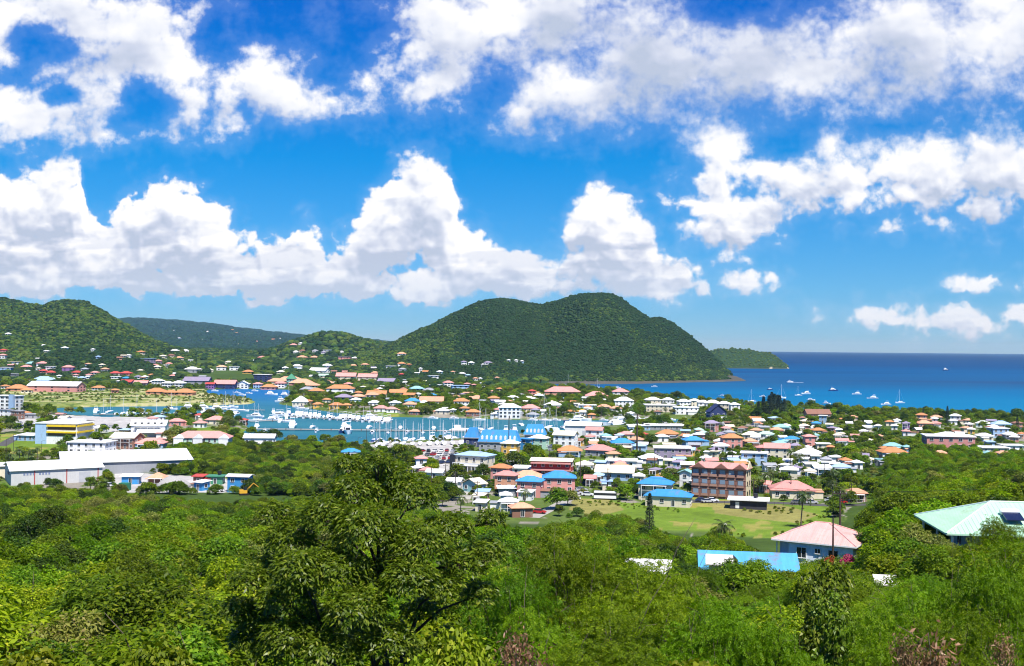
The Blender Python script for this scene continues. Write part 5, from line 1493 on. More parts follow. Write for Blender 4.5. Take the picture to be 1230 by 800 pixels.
def vehicles():
    paints = {'white': (0.75, 0.75, 0.75), 'silver': (0.42, 0.43, 0.45), 'dark blue': (0.02, 0.035, 0.10), 'black': (0.015, 0.015, 0.017), 'red': (0.38, 0.02, 0.02), 'grey': (0.15, 0.155, 0.16)}
    tyre = surf('tyre', (0.015, 0.015, 0.015), 0.9)
    gl = glassmat()
    body = {}
    pr = [(-2.1, .45), (-2.15, .85), (-1.9, 1.0), (1.0, .98), (1.95, .80), (2.1, .55), (2.05, .35), (-2.0, .35)]
    for c, v in paints.items():
        m = MB().loft([[(x, s * .86, z) for x, z in pr] for s in (-1, 1)])
        m.loft([[(-1.25, s * .66, 1.46), (.35, s * .66, 1.46), (.35, s * .66, 1.5), (-1.25, s * .66, 1.5)] for s in (-1, 1)])
        body[c] = m.mesh('body', surf('car_paint_' + c.replace(' ', '_'), v, 0.25, 0.5, 0.03))
    cabin = MB().loft([[(-1.85, s * .78, .98), (1.0, s * .78, .97), (.4, s * .66, 1.47), (-1.3, s * .66, 1.47)] for s in (-1, 1)]).mesh('cabin', gl)
    wheel = MB().tube([(0, -.1, 0), (0, .1, 0)], .33, 10).mesh('wheel', tyre)
    rr = random.Random(3)

    def car(px, py, rz, c, where):
        x, y, z = at(px, py)
        o = thing('parked_car', 'car', (x, y, z + .02), rz, None, f'{c} car parked {where}', 'parked cars')
        link('body', body[c], o)
        link('cabin', cabin, o)
        for sx in (-1.25, 1.3):
            for sy in (-.8, .8):
                link('wheel', wheel, o, (sx, sy, .33))
        PXS[o.name] = (px, py)
        FOOT.append((x, y, 5, 4, 0))
    cs = ['white', 'white', 'white', 'silver', 'silver', 'dark blue', 'black', 'red', 'grey']
    for i in range(24):
        car(508 + 44 * ((i * 7) % 24) / 24 + rr.uniform(-1, 1), 543 + 4.6 * (i % 4) + rr.uniform(-.4, .4), R(rr.uniform(-15, 15) + 75), rr.choice(cs), 'in the lot behind the packed quay')
    for i, px in enumerate((540, 548, 553, 562)):
        car(px, 573 + (i % 2) * 4, R(rr.uniform(-20, 40)), rr.choice(cs), 'on the open lot before the cream block')
    for i in range(8):
        car(612 + i * 6.2, 574.5 + (i % 2) * 1.5, R(80 + rr.uniform(-8, 8)), rr.choice(cs), 'under the long white roof')
    for px, py in ((20, 514), (27, 513), (33, 511), (40, 513), (44, 510), (24, 509)):
        car(px, py, R(rr.uniform(0, 90)), rr.choice(cs), 'beside the pale left shed')
    for px, py in ((100, 515), (108, 513), (116, 514), (125, 512), (134, 514), (145, 517), (122, 549), (114, 550)):
        car(px, py, R(rr.uniform(-20, 20)), rr.choice(cs), 'between the office and the white hall')
    for px, py in ((693, 594), (699, 590), (706, 596), (690, 600)):
        car(px, py, R(rr.uniform(-20, 20)), rr.choice(cs), 'near the dry grass and bus')
    for px, py in ((843, 603), (850, 604), (856, 603), (998, 603), (1010, 605), (930, 561), (936, 560)):
        car(px, py, R(rr.uniform(-20, 20)), rr.choice(cs), 'around the red brick block')
    for px, py in ((132, 585), (224, 590), (262, 591)):
        car(px, py, R(rr.uniform(-20, 20)), rr.choice(cs), 'in the yard by the warehouse')
    for px, py, w_ in ((600, 577, 'on the grey street'), (626, 579, 'on the grey street'), (655, 580.5, 'on the grey street'), (705, 583, 'on the grey street'), (742, 585.5, 'on the grey street'), (790, 594, 'on the street past the school'), (818, 600, 'on the street past the school'), (958, 605.5, 'beside the pasture street'), (975, 605.5, 'beside the pasture street'), (648, 617, 'on the pale concrete road'), (680, 601, 'on the pale concrete road'), (662, 553, 'between town houses'), (712, 556, 'between town houses'), (770, 566, 'between town houses'), (830, 562, 'between town houses'), (870, 554, 'between town houses'), (930, 570, 'between town houses'), (960, 561, 'between town houses'), (985, 555, 'between town houses')):
        car(px, py, R(rr.uniform(-20, 20)), rr.choice(cs), w_)
    # bus
    x, y, z = at(727, 600)
    b = thing('bus', 'bus', (x, y, z), R(-10), 'white bus with dark window band on dry grass')
    wht = surf('car_paint_white', paints['white'], 0.25, 0.5, 0.03)
    add(b, 'body', MB().box(0, 0, 1.6, 7.6, 2.3, 2.3), wht)
    add(b, 'window_band', MB().box(0, 0, 1.9, 7.64, 2.34, .8), gl)
    for sx in (-2.4, 2.5):
        for sy in (-1, 1):
            link('wheel', wheel, b, (sx, sy, .4), sc=1.3)
    FOOT.append((x, y, 9, 5, 0))
    PXS[b.name] = (727, 597)
    # containers and heaps in the yard
    for px, py, w, c, lab in ((247, 580, 14, (0.30, 0.07, 0.05), 'rust red container behind the small blue shack'), (150, 589, 12, (0.03, 0.18, 0.10), 'green skip container in front of the warehouse yard')):
        x, y, z = at(px, py)
        t = thing('container', 'container', (x, y, z), R(-4), lab, None, 'yard containers')
        L = w * y / FPX
        m = MB()
        n = 22
        m.box(0, 0, 1.3, L, 2.4, 2.6)
        t0 = surf('container_' + str(int(px)), c, 0.6)
        add(t, 'body', m, t0)
        rbs = MB()
        for k in range(n):
            rbs.box(-L / 2 + (k + .5) * L / n, -1.24, 1.3, L / n * .5, .08, 2.4)
        add(t, 'side_ribs', rbs, t0)
        PXS[t.name] = (px, py)
    x, y, z = at(207, 585)
    hp = MB()
    rings = []
    for k, (q, zz) in enumerate(((7, 0), (5.6, 1.4), (3.6, 2.9), (1.6, 3.8), (.4, 4.1))):
        rings.append([(q * (1 + .12 * math.sin(3 * a + k)) * math.cos(a), q * .8 * (1 + .1 * math.cos(2 * a + k)) * math.sin(a), zz) for a in np.linspace(0, 2 * math.pi, 18, endpoint=False)])
    hp.loft(rings)
    t = thing('gravel_heap', 'gravel heap', (x, y, z), 0, 'pale grey gravel heap beside the thatched shelter', None, None, hp.mesh('gravel_heap', surf('gravel', (0.36, 0.35, 0.33), 0.95, 0.05, 0.3, 2.5), True))
    PXS[t.name] = (207, 583)
    # blue shed with red trimmed white roof and a yellow loader
    r, W, D, h, rs = house(286, 592, 28, 2, 'g', 'wh', 'bl', -8, 0.6, sth=2.6, name='site_office', cat='shed', label='blue site shed with white roof edged in red', group='industrial sheds', porch=False, pitch=.14)
    add(r, 'red_edge', MB().box(0, -D / 2 - .48, h + .12, W + .9, .06, .34), surf('red_paint', (0.4, 0.07, 0.06), 0.6))
    x, y, z = at(293, 595)
    e = thing('excavator', 'excavator', (x, y, z), R(20), 'small yellow excavator with raised arm in front of the blue site shed')
    ye = surf('machine_yellow', (0.62, 0.34, 0.03), 0.5)
    add(e, 'tracks', MB().box(0, -.9, .35, 3, .5, .7).box(0, .9, .35, 3, .5, .7), tyre)
    add(e, 'body', MB().box(-.3, 0, 1.3, 2.6, 2.1, 1.1), ye)
    add(e, 'cab', MB().box(.3, -.5, 2.3, 1.1, 1.0, 1.3), gl)
    add(e, 'arm', MB().tube([(.8, .3, 1.4), (3.2, .3, 4.0), (4.9, .3, 2.6), (4.6, .3, 1.2)], [.25, .22, .18, .15], 5), ye)
    PXS[e.name] = (290, 588)


vehicles()


def poles():
    wood = surf('pole_wood', (0.055, 0.042, 0.032), 0.9)
    por = surf('insulator', (0.3, 0.3, 0.3), 0.4)

    def pole(px, py, top, label, base=None, rad=0.16, arms=True, Y=None, lamp=False):
        if Y:
            d = ray(px, py)
            x, y, z = d[0] * Y, Y, H + d[2] * Y
        else:
            x, y, z = at(px, py)
        h = (py - top) * y / FPX
        nm = 'street_lamp' if lamp else 'utility_pole'
        o = thing(nm, 'street lamp' if lamp else 'pole', (x, y, z), random.Random(px).uniform(-.5, .5), label, base, 'utility poles')
        add(o, 'shaft', MB().tube([(0, 0, -1), (0, 0, h)], [rad * 1.2, rad * .8], 8), wood)
        if arms and not lamp:
            add(o, 'crossarm', MB().box(0, -.1, h - .5, 2.0, .12, .14), wood)
            for xx in (-.85, 0, .85):
                add(o, 'insulator', MB().tube([(xx, -.1, h - .43), (xx, -.1, h - .2)], .05, 6), por)
        if lamp:
            add(o, 'lamp_arm', MB().tube([(0, 0, h), (.8, 0, h + .25), (1.5, 0, h + .2)], .05, 5), wood)
            add(o, 'lamp_head', MB().box(1.7, 0, h + .17, .6, .2, .12), por)
        PXS[o.name] = (px, py)
        return x, y, z + h
    a = pole(1009, 655, 589, 'tall dark utility pole with crossarm behind the pink sheet roof', None, .15, Y=160)
    pole(1000.5, 668, 622, 'short dark pole standing against the pink sheet roof', None, .12, False, Y=143)
    b = pole(765, 549, 497, 'very tall thick dark pole rising above the lagoon channel houses', None, .42, False)
    pole(611, 545, 500, 'tall thin dark mast in front of the dormered blue hall', None, .22, False)
    pole(697, 585, 545, 'dark pole right of the long red building', None, .16)
    for px, py, tp in ((518, 592, 562), (535, 582, 558), (547, 590, 566), (573, 606, 578), (622, 560, 536), (730, 588, 562), (660, 566, 540), (905, 600, 576), (950, 598, 572), (1023, 604, 580), (990, 580, 556), (590, 566, 544), (654, 590, 566), (786, 570, 548), (843, 570, 546), (880, 560, 536)):
        pole(px, py, tp, None, 'thin dark utility pole')
    for px, py, tp in ((345, 537, 524), (376, 538.5, 525), (390, 539, 526), (412, 538.5, 526), (430, 537, 526), (325, 530, 519), (455, 536, 510), (478, 535, 512), (440, 537, 515), (560, 533, 512), (16, 542, 522), (7, 560, 528), (50, 545, 530)):
        pole(px, py, tp, None, 'slender street lamp', .10, lamp=True)
    # wires from the tall pole down the slope
    c = MB()
    ax, ay, az = a
    for k in (-.85, 0, .85):
        for bx, by, bz in ((ax + 60, ay - 10, az + 6), (ax - 36, ay + 170, az - 14)):
            pts = []
            for t in np.linspace(0, 1, 14):
                pts.append((ax + k + (bx - ax) * t, ay - .1 + (by - ay) * t, az - .25 + (bz - az) * t - 2.2 * 4 * t * (1 - t) * .5))
            c.tube(pts, .012, 3)
    w = thing('power_line', 'power line', (0, 0, 0), 0, 'thin dark power wires slung from the tall pole behind the pink roof', None, None, c.mesh('power_line', surf('wire', (0.02, 0.02, 0.02), 0.6)))
    PXS[w.name] = (1009, 595)


poles()


def roads():
    asp = surf('asphalt', (0.085, 0.083, 0.080), 0.95, 0.08, 0.2, 0.4)
    conc = surf('concrete_road', (0.36, 0.34, 0.30), 0.95, 0.05, 0.2, 0.3)

    def strip(pts, w, mat, name, lift=0.03):
        P = [Vector(at(*p)) for p in pts]
        Q = []
        for a, b in zip(P[:-1], P[1:]):
            n = max(2, int((b - a).length / 3))
            for k in range(n):
                Q.append(a.lerp(b, k / n))
        Q.append(P[-1])
        m = MB()
        rows = []
        for k, p in enumerate(Q):
            d = (Q[min(k + 1, len(Q) - 1)] - Q[max(k - 1, 0)])
            s = Vector((-d.y, d.x, 0)).normalized() * w / 2
            row = []
            for f in (-1, 0, 1):
                q = p + s * f
                row.append((q.x, q.y, float(land_z(q.x, q.y)) + lift))
            rows.append(row)
        m.loft(rows, cap=False, closed=False)
        structure(name, m.mesh(name, mat))
    strip([(640, 622), (668, 608), (686, 598), (700, 588)], 4.2, conc, 'road')
    strip([(556, 600), (566, 578), (545, 560), (520, 545)], 5.0, conc, 'road', .035)
    strip([(566, 578), (600, 576), (680, 580), (760, 586)], 6.0, asp, 'road', .04)
    strip([(760, 586), (835, 603), (930, 604), (1040, 606)], 5.5, asp, 'road', .045)
    strip([(0, 536), (20, 525), (60, 510), (110, 505)], 6, asp, 'road')
    strip([(110, 553), (160, 550), (175, 545), (172, 530)], 6, conc, 'road')

    # wire fence along the pasture's street side
    pts = [Vector(at(px, py)) for px, py in ((842, 606), (880, 606.5), (930, 607), (985, 608.5))]
    f = thing('wire_fence', 'fence', pts[0], 0, 'low wire fence with dark posts along the street side of the pasture')
    wd = surf('fence_post', (0.09, 0.07, 0.05), 0.9)
    wr = MB()
    n = 0
    for a, b in zip(pts[:-1], pts[1:]):
        k = int((b - a).length / 2.6)
        for i in range(k):
            p = a.lerp(b, i / k) - pts[0]
            if n < 90:
                add(f, 'post', MB().box(0, 0, .5, .12, .12, 1.5), wd, p)
            n += 1
        for h_ in (.5, .8, 1.1):
            wr.tube([a - pts[0] + Vector((0, 0, h_)), b - pts[0] + Vector((0, 0, h_))], .012, 3)
    add(f, 'wires', wr, wd)
    PXS[f.name] = (915, 606)


roads()

# ------------------------------------------------------------------ plants
def unit(v):
    return v / np.maximum(np.linalg.norm(v, axis=-1, keepdims=True), 1e-9)


def quads_mesh(name, V, mat):
    """V: n x 4 x 3 corner points"""
    n = len(V)
    me = bpy.data.meshes.new(name)
    me.vertices.add(n * 4)
    me.vertices.foreach_set('co', V.reshape(-1).astype(np.float32))
    me.loops.add(n * 4)
    me.loops.foreach_set('vertex_index', np.arange(n * 4, dtype=np.int32))
    me.polygons.add(n)
    me.polygons.foreach_set('loop_start', np.arange(0, n * 4, 4, dtype=np.int32))
    me.update()
    me.materials.append(mat)
    return me


def leaf_quads(P, N, A, l, w, fold=0.18):
    """leaf blades: base point, face normal, axis"""
    N, A = unit(N), unit(A)
    A = unit(A - N * (A * N).sum(-1, keepdims=True))
    S = np.cross(N, A)
    l, w = np.broadcast_to(np.asarray(l, float), (len(P),))[:, None], np.broadcast_to(np.asarray(w, float), (len(P),))[:, None]
    return np.stack([P, P + A * l * .45 + S * w * .5 + N * w * fold, P + A * l - N * l * .08, P + A * l * .45 - S * w * .5 + N * w * fold], 1)


def rdir(rng, n):
    return unit(rng.normal(size=(n, 3)))


def lobes_for(rng, Rr, Ht, n, base=0.3, rl=(0.28, 0.46)):
    """leaf masses of a crown: centre, radius"""
    out = [((0, 0, Ht * 0.70), Rr * 0.5)]
    for k in range(n):
        a = 2 * math.pi * (k * 0.381966 + rng.uniform(-.06, .06))
        q = math.sqrt((k + .6) / n)
        zz = Ht * (base + (1 - base) * (0.88 - 0.62 * q * q + rng.uniform(-.16, .12)))
        r = Rr * rng.uniform(*rl)
        out.append(((math.cos(a) * Rr * .74 * q, math.sin(a) * Rr * .74 * q, zz), r))
    return out


def crown_mesh(name, rng, lobes, n, leaf, mat, up=0.85, rand=0.50, ratio=0.42, droop=0.4, flat=0.75):
    C = np.array([l[0] for l in lobes])
    r = np.array([l[1] for l in lobes])
    k = rng.choice(len(lobes), n, p=r ** 2 / (r ** 2).sum())
    d = rdir(rng, n)
    d[:, 2] = np.where(d[:, 2] < -.35, -d[:, 2] * .6, d[:, 2])
    d = unit(d)
    rad = r[k] * (0.62 + 0.42 * rng.random(n) ** .6) * (1 + 0.16 * np.sin(d[:, 0] * 5 + k) * np.cos(d[:, 1] * 4 + k * 2))
    P = C[k] + d * rad[:, None] * np.array([1, 1, flat])
    N = unit(d * .55 + np.array([0, 0, up]) + rng.normal(size=(n, 3)) * rand)
    A = unit(d * .7 + rng.normal(size=(n, 3)) * .7 - np.array([0, 0, droop]))
    l = leaf * rng.uniform(.65, 1.25, n)
    return quads_mesh(name, leaf_quads(P, N, A, l, l * ratio), mat)


def trunk_mesh(name, rng, lobes, Ht, r0, mat, split=0.35):
    m = MB()
    s = Ht * split
    bend = [(0, 0, -0.8), (rng.uniform(-.1, .1) * Ht * .2, rng.uniform(-.1, .1) * Ht * .2, s * .5), (rng.uniform(-.1, .1) * Ht * .3, rng.uniform(-.1, .1) * Ht * .3, s)]
    m.tube(bend, [r0 * 1.25, r0, r0 * .8], 7)
    for c, r in lobes:
        p0 = Vector(bend[-1])
        p1 = Vector(c)
        mid = p0.lerp(p1, .5) + Vector((rng.uniform(-.1, .1), rng.uniform(-.1, .1), rng.uniform(-.12, .02))) * Ht * .4
        m.tube([p0, p0.lerp(mid, .5), mid, p1], [r0 * .55, r0 * .45, r0 * .34, r0 * .12], 5)
        for q in range(2):
            e = p1 + Vector(rng.normal(size=3)) * r * .55
            m.tube([mid.lerp(p1, .5), p1.lerp(e, .5), e], [r0 * .22, r0 * .16, r0 * .06], 4)
    return m.mesh(name, mat, True)


BARK = surf('bark', (0.13, 0.105, 0.08), 0.95, 0.05, 0.3, 3.0)
BARKD = surf('dark_bark', (0.060, 0.048, 0.040), 0.95, 0.05, 0.3, 3.0)
L_BRIGHT = leafmat('leaf_bright', (0.130, 0.225, 0.005), (0.215, 0.325, 0.008), (0.340, 0.370, 0.025), 0.40)
L_MID = leafmat('leaf_mid', (0.084, 0.162, 0.006), (0.145, 0.245, 0.009), (0.245, 0.300, 0.020), 0.36)
L_DARK = leafmat('leaf_dark', (0.033, 0.075, 0.006), (0.066, 0.122, 0.009), (0.120, 0.165, 0.015), 0.28)
L_GLOSS = leafmat('leaf_glossy', (0.090, 0.165, 0.008), (0.155, 0.245, 0.012), (0.290, 0.340, 0.050), 0.40, 0.42, 0.34)
L_FEATHER = leafmat('leaf_feather', (0.095, 0.200, 0.003), (0.150, 0.280, 0.005), (0.225, 0.310, 0.012), 0.46)
L_PALE = leafmat('leaf_pale', (0.140, 0.180, 0.030), (0.200, 0.230, 0.045), (0.300, 0.270, 0.085), 0.32)
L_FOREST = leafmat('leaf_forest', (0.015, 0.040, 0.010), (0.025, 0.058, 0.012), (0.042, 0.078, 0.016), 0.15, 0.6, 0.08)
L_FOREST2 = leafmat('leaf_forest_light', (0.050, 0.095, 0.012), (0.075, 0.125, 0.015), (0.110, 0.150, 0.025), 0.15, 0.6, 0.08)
L_PALM = leafmat('leaf_palm', (0.060, 0.100, 0.018), (0.100, 0.150, 0.030), (0.220, 0.200, 0.070), 0.25, 0.35, 0.4)
L_PINE = leafmat('leaf_pine', (0.030, 0.052, 0.030), (0.048, 0.075, 0.040), (0.075, 0.095, 0.055), 0.15)
L_DRY = leafmat('leaf_dry', (0.19, 0.105, 0.055), (0.32, 0.20, 0.115), (0.42, 0.30, 0.20), 0.25, 0.8, 0.05)
L_PINKF = leafmat('flower_pink', (0.42, 0.035, 0.11), (0.55, 0.07, 0.16), (0.60, 0.16, 0.20), 0.35)
L_ORANGEF = leafmat('flower_orange', (0.45, 0.12, 0.03), (0.55, 0.20, 0.05), (0.60, 0.30, 0.08), 0.35)


def proto(seed, Rr, Ht, nl, n, leaf, mat, bark=BARK, r0=0.16, base=0.3, **kw):
    rng = np.random.default_rng(seed)
    lb = lobes_for(rng, Rr, Ht, nl, base)
    return crown_mesh('crown', rng, lb, n, leaf, mat, **kw), trunk_mesh('trunk', rng, lb, Ht, r0, bark), Rr, Ht


def blob_proto(seed, mat, r=4.0, sub=3):
    """far tree crown: a lumpy closed mass with leaf tufts"""
    import bmesh
    bm = bmesh.new()
    bmesh.ops.create_icosphere(bm, subdivisions=sub, radius=1)
    co = np.array([v.co[:] for v in bm.verts])
    k = 1 + 0.26 * fbm(co[:, 0] * 1.9 + co[:, 2] * 1.3 + seed * 7, co[:, 1] * 1.9 - co[:, 2] * 1.7, 3, seed) + 0.12 * vnoise(co[:, 0] * 6 + 3 * co[:, 2], co[:, 1] * 6 - 2 * co[:, 2], seed + 9)
    co = co * k[:, None] * np.array([r, r, r * .78]) + np.array([0, 0, r * .35])
    for v, c in zip(bm.verts, co):
        v.co = c
    me = bpy.data.meshes.new('crown')
    bm.to_mesh(me)
    bm.free()
    me.materials.append(mat)
    return me


def scatter(name, pts, scl, rot, idx, protos):
    """uncountable growth: one object that sets crowns on its points"""
    col = bpy.data.collections.new(name + '_kinds')
    for i, me in enumerate(protos):
        col.objects.link(bpy.data.objects.new(f'k{i:02d}', me))
    me = bpy.data.meshes.new(name)
    n = len(pts)
    me.vertices.add(n)
    me.vertices.foreach_set('co', np.asarray(pts, np.float32).reshape(-1))
    for nm, ty, val in (('s', 'FLOAT', scl), ('r', 'FLOAT', rot), ('i', 'INT', idx)):
        a = me.attributes.new(nm, ty, 'POINT')
        a.data.foreach_set('value', np.asarray(val, np.int32 if ty == 'INT' else np.float32))
    me.update()
    o = structure(name, me, 'stuff')
    ng = bpy.data.node_groups.new(name, 'GeometryNodeTree')
    ng.interface.new_socket('Geometry', in_out='INPUT', socket_type='NodeSocketGeometry')
    ng.interface.new_socket('Geometry', in_out='OUTPUT', socket_type='NodeSocketGeometry')
    N, L = ng.nodes, ng.links
    gi, go = N.new('NodeGroupInput'), N.new('NodeGroupOutput')
    ip = N.new('GeometryNodeInstanceOnPoints')
    ci = N.new('GeometryNodeCollectionInfo')
    ci.inputs['Collection'].default_value = col
    ci.inputs['Separate Children'].default_value = True
    ci.inputs['Reset Children'].default_value = True
    L.new(gi.outputs[0], ip.inputs['Points'])
    L.new(ci.outputs[0], ip.inputs['Instance'])
    ip.inputs['Pick Instance'].default_value = True

    def attr(nm, ty):
        q = N.new('GeometryNodeInputNamedAttribute')
        q.data_type = ty
        q.inputs['Name'].default_value = nm
        return q.outputs['Attribute']
    L.new(attr('i', 'INT'), ip.inputs['Instance Index'])
    cx = N.new('ShaderNodeCombineXYZ')
    L.new(attr('r', 'FLOAT'), cx.inputs[2])
    L.new(cx.outputs[0], ip.inputs['Rotation'])
    L.new(attr('s', 'FLOAT'), ip.inputs['Scale'])
    L.new(ip.outputs[0], go.inputs[0])
    o.modifiers.new('growth', 'NODES').node_group = ng
    return o


RG = np.random.default_rng(11)


def jitter_grid(x0, x1, y0, y1, s):
    gx, gy = np.meshgrid(np.arange(x0, x1, s), np.arange(y0, y1, s))
    gx = gx + RG.uniform(-.45, .45, gx.shape) * s
    gy = gy + RG.uniform(-.45, .45, gy.shape) * s
    return gx.reshape(-1), gy.reshape(-1)


def clear_of_houses(x, y, margin):
    ok = np.ones(x.shape, bool)
    for hx, hy, W, D, th in FOOT:
        dx, dy = x - hx, y - hy
        c, s = math.cos(th), math.sin(th)
        ok &= ~((np.abs(dx * c + dy * s) < W / 2 + margin) & (np.abs(-dx * s + dy * c) < D / 2 + margin))
    return ok


def veils(x, y, z, rad, ht):
    """how far a plant of this size would stand in front of a building: True where it hides one"""
    u = x / y * FPX + 615
    ty = hor(u) + (H - z - ht) * FPX / y
    wp = rad * FPX / y
    bad = np.zeros(x.shape, bool)
    for a, b, t, base, Y, keep in VIEW:
        ov = np.minimum(u + wp, b) - np.maximum(u - wp, a)
        hit = (y < Y - 1) & (ov > 0.22 * np.minimum(2 * wp, b - a)) & (ty < base - 0.46 * (base - t)) & (hor(u) + (H - z) * FPX / y > t)
        bad |= hit & (RG.random(x.shape) < keep)
    return bad


# ---- forests of the hills: uncountable
def hill_forests():
    f1 = [blob_proto(s, L_FOREST, 4.3) for s in (1, 2, 3)] + [blob_proto(s, L_FOREST2, 4.0) for s in (4, 5)]
    X, Y = jitter_grid(-420, 560, 1380, 2330, 4.5)
    z, zone, sea, lag, u = land_z(X, Y, True)
    k = (zone == 5) & (z > 1.9) & (u > 425)
    X, Y, z, u = X[k], Y[k], z[k], u[k]
    ok = clear_of_houses(X, Y, 4.0)
    X, Y, z, u = X[ok], Y[ok], z[ok], u[ok]
    light = np.clip((560 - u) / 130, 0, 1) * 0.7 + 0.02 + 0.7 * fbm(X / 130., Y / 170., 3, 4)  # broad patches of pale and dark crowns imitate cloud shadow by leaf colour
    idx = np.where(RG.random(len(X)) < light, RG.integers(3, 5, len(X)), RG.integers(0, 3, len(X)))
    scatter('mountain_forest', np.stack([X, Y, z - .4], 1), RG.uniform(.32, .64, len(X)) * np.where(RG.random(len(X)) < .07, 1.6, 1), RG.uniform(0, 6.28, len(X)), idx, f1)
    X, Y = jitter_grid(-1250, -300, 1480, 2230, 5.6)
    z, zone, sea, lag, u = land_z(X, Y, True)
    k = ((zone == 3) | (zone == 4)) & (u > -60)
    k &= clear_of_houses(X, Y, 4.0)
    k &= RG.random(len(X)) < 0.92
    X, Y, z, u, zn = X[k], Y[k], z[k], u[k], zone[k]
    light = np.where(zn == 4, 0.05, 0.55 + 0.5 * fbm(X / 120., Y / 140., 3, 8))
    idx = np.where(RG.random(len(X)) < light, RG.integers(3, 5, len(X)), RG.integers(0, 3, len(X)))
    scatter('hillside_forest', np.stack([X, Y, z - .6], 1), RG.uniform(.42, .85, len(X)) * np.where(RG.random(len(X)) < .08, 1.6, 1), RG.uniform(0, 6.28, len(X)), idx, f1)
    # rolling country behind the lagoon, the hump and the far ridge
    X, Y = jitter_grid(-1300, 60, 1290, 3300, 12.0)
    z, zone, sea, lag, u = land_z(X, Y, True)
    k = (u > -40) & (u < 660) & ((zone == 0) | (zone == 2)) & (z > 2.2)
    k &= clear_of_houses(X, Y, 4.0)
    k &= (zone == 2) | (fbm(X / 70., Y / 90., 3, 12) > -0.16)
    k &= ~veils(X, Y, z, np.full(len(X), 5.0), np.full(len(X), 7.0))
    X, Y, z, zn = X[k], Y[k], z[k], zone[k]
    idx = np.where(RG.random(len(X)) < 0.5, RG.integers(3, 5, len(X)), RG.integers(0, 3, len(X)))
    scatter('valley_woods', np.stack([X, Y, z - .6], 1), RG.uniform(.8, 1.9, len(X)), RG.uniform(0, 6.28, len(X)), idx, f1)
    fr = [blob_proto(s, leafmat('leaf_ridge', (0.013, 0.038, 0.014), (0.020, 0.052, 0.018), (0.032, 0.066, 0.022), .1, .6, .05), 4.3) for s in (6, 7, 8)]
    X, Y = jitter_grid(-4000, -300, 3300, 8700, 26.0)
    z, zone, sea, lag, u = land_z(X, Y, True)
    k = (u > -40) & (u < 500)
    k &= clear_of_houses(X, Y, 8.0) & ~veils(X, Y, z, np.full(len(X), 7.), np.full(len(X), 12.))
    X, Y, z = X[k], Y[k], z[k]
    scatter('ridge_forest', np.stack([X, Y, z - 2], 1), RG.uniform(1.9, 3.6, len(X)), RG.uniform(0, 6.28, len(X)), RG.integers(0, 3, len(X)), fr)
    X, Y = jitter_grid(500, 850, 3040, 3320, 9.0)
    z, zone, sea, lag, u = land_z(X, Y, True)
    k = (zone == 6) & (z > 3.5) & (RG.random(len(X)) < .8) & clear_of_houses(X, Y, 4.0)
    k &= ~veils(X, Y, z, np.full(len(X), 3.), np.full(len(X), 5.))
    X, Y, z = X[k], Y[k], z[k]
    scatter('headland_scrub', np.stack([X, Y, z - 1], 1), RG.uniform(.5, 1.0, len(X)), RG.uniform(0, 6.28, len(X)), RG.integers(3, 5, len(X)), f1)


hill_forests()


# ---- trees of the town
def palm_proto(seed, Ht=7.5, nf=17):
    rng = np.random.default_rng(seed)
    m = MB()
    lean = rng.uniform(-.8, .8, 2)
    path = [(lean[0] * t * t, lean[1] * t * t, -0.5 + (Ht + .5) * t) for t in np.linspace(0, 1, 7)]
    m.tube(path, [.24, .19, .17, .16, .15, .14, .15], 7)
    tr = m.mesh('trunk', BARK, True)
    top = np.array(path[-1])
    V = []
    for k in range(nf):
        a = 2 * math.pi * (k * .381966)
        el = 1.15 - 1.7 * (k / nf)
        L = rng.uniform(2.7, 3.5)
        d = np.array([math.cos(a), math.sin(a), 0])
        side = np.array([-math.sin(a), math.cos(a), 0])
        q = top.copy()
        e = el
        for s in range(11):
            st = L / 11
            ax = d * math.cos(e) + np.array([0, 0, math.sin(e)])
            nrm = np.array([0, 0, math.cos(e)]) - d * math.sin(e)
            for sg in (-1, 1):
                for hh in (0, .5):
                    ll = 0.95 * math.sin(math.pi * (0.12 + .83 * (s + hh) / 11)) + .1
                    lf = unit(side * sg * .9 + ax * .5 - np.array([0, 0, .35]))
                    b = q + ax * st * hh
                    w = .11
                    V.append([b - ax * w * .5, b + lf * ll * .5 + nrm * .05 - ax * w * .5, b + lf * ll - np.array([0, 0, .22 * ll]), b + ax * w * .5 + lf * ll * .3])
            q = q + ax * st
            e -= (1.35 / 11) * (0.7 + s / 11)
    return quads_mesh('crown', np.array(V), L_PALM), tr


def conifer_proto(seed, Ht=11, wid=2.0, n=1700, leaf=.5, mat=None):
    rng = np.random.default_rng(seed)
    t = rng.random(n) ** .8
    a = rng.uniform(0, 2 * math.pi, n)
    tier = 0.55 + .45 * np.cos(t * 60)
    r = wid * (1 - t) ** .8 * (.35 + .65 * rng.random(n)) * (0.6 + .4 * tier)
    P = np.stack([np.cos(a) * r, np.sin(a) * r, Ht * (.10 + .9 * t)], 1)
    d = np.stack([np.cos(a), np.sin(a), np.full(n, -.15)], 1)
    N = unit(d * .3 + np.array([0, 0, .8]) + rng.normal(size=(n, 3)) * .5)
    me = quads_mesh('crown', leaf_quads(P, N, d + rng.normal(size=(n, 3)) * .3, leaf * rng.uniform(.7, 1.3, n), leaf * .4), mat or L_PINE)
    return me, MB().tube([(0, 0, -.5), (0, 0, Ht * .95)], [.2, .04], 6).mesh('trunk', BARKD)


def plant(name, cat, pr, x, y, z, sc, label=None, base=None, group=None, rz=None, scz=None):
    o = thing(name, cat, (x, y, z), RG.uniform(0, 6.28) if rz is None else rz, label, base, group)
    o.scale = (sc, sc, scz or sc)
    link('trunk', pr[1], o)
    link('crown', pr[0], o)
    PXS[o.name] = to_px((x, y, z + 3 * sc))
    return o


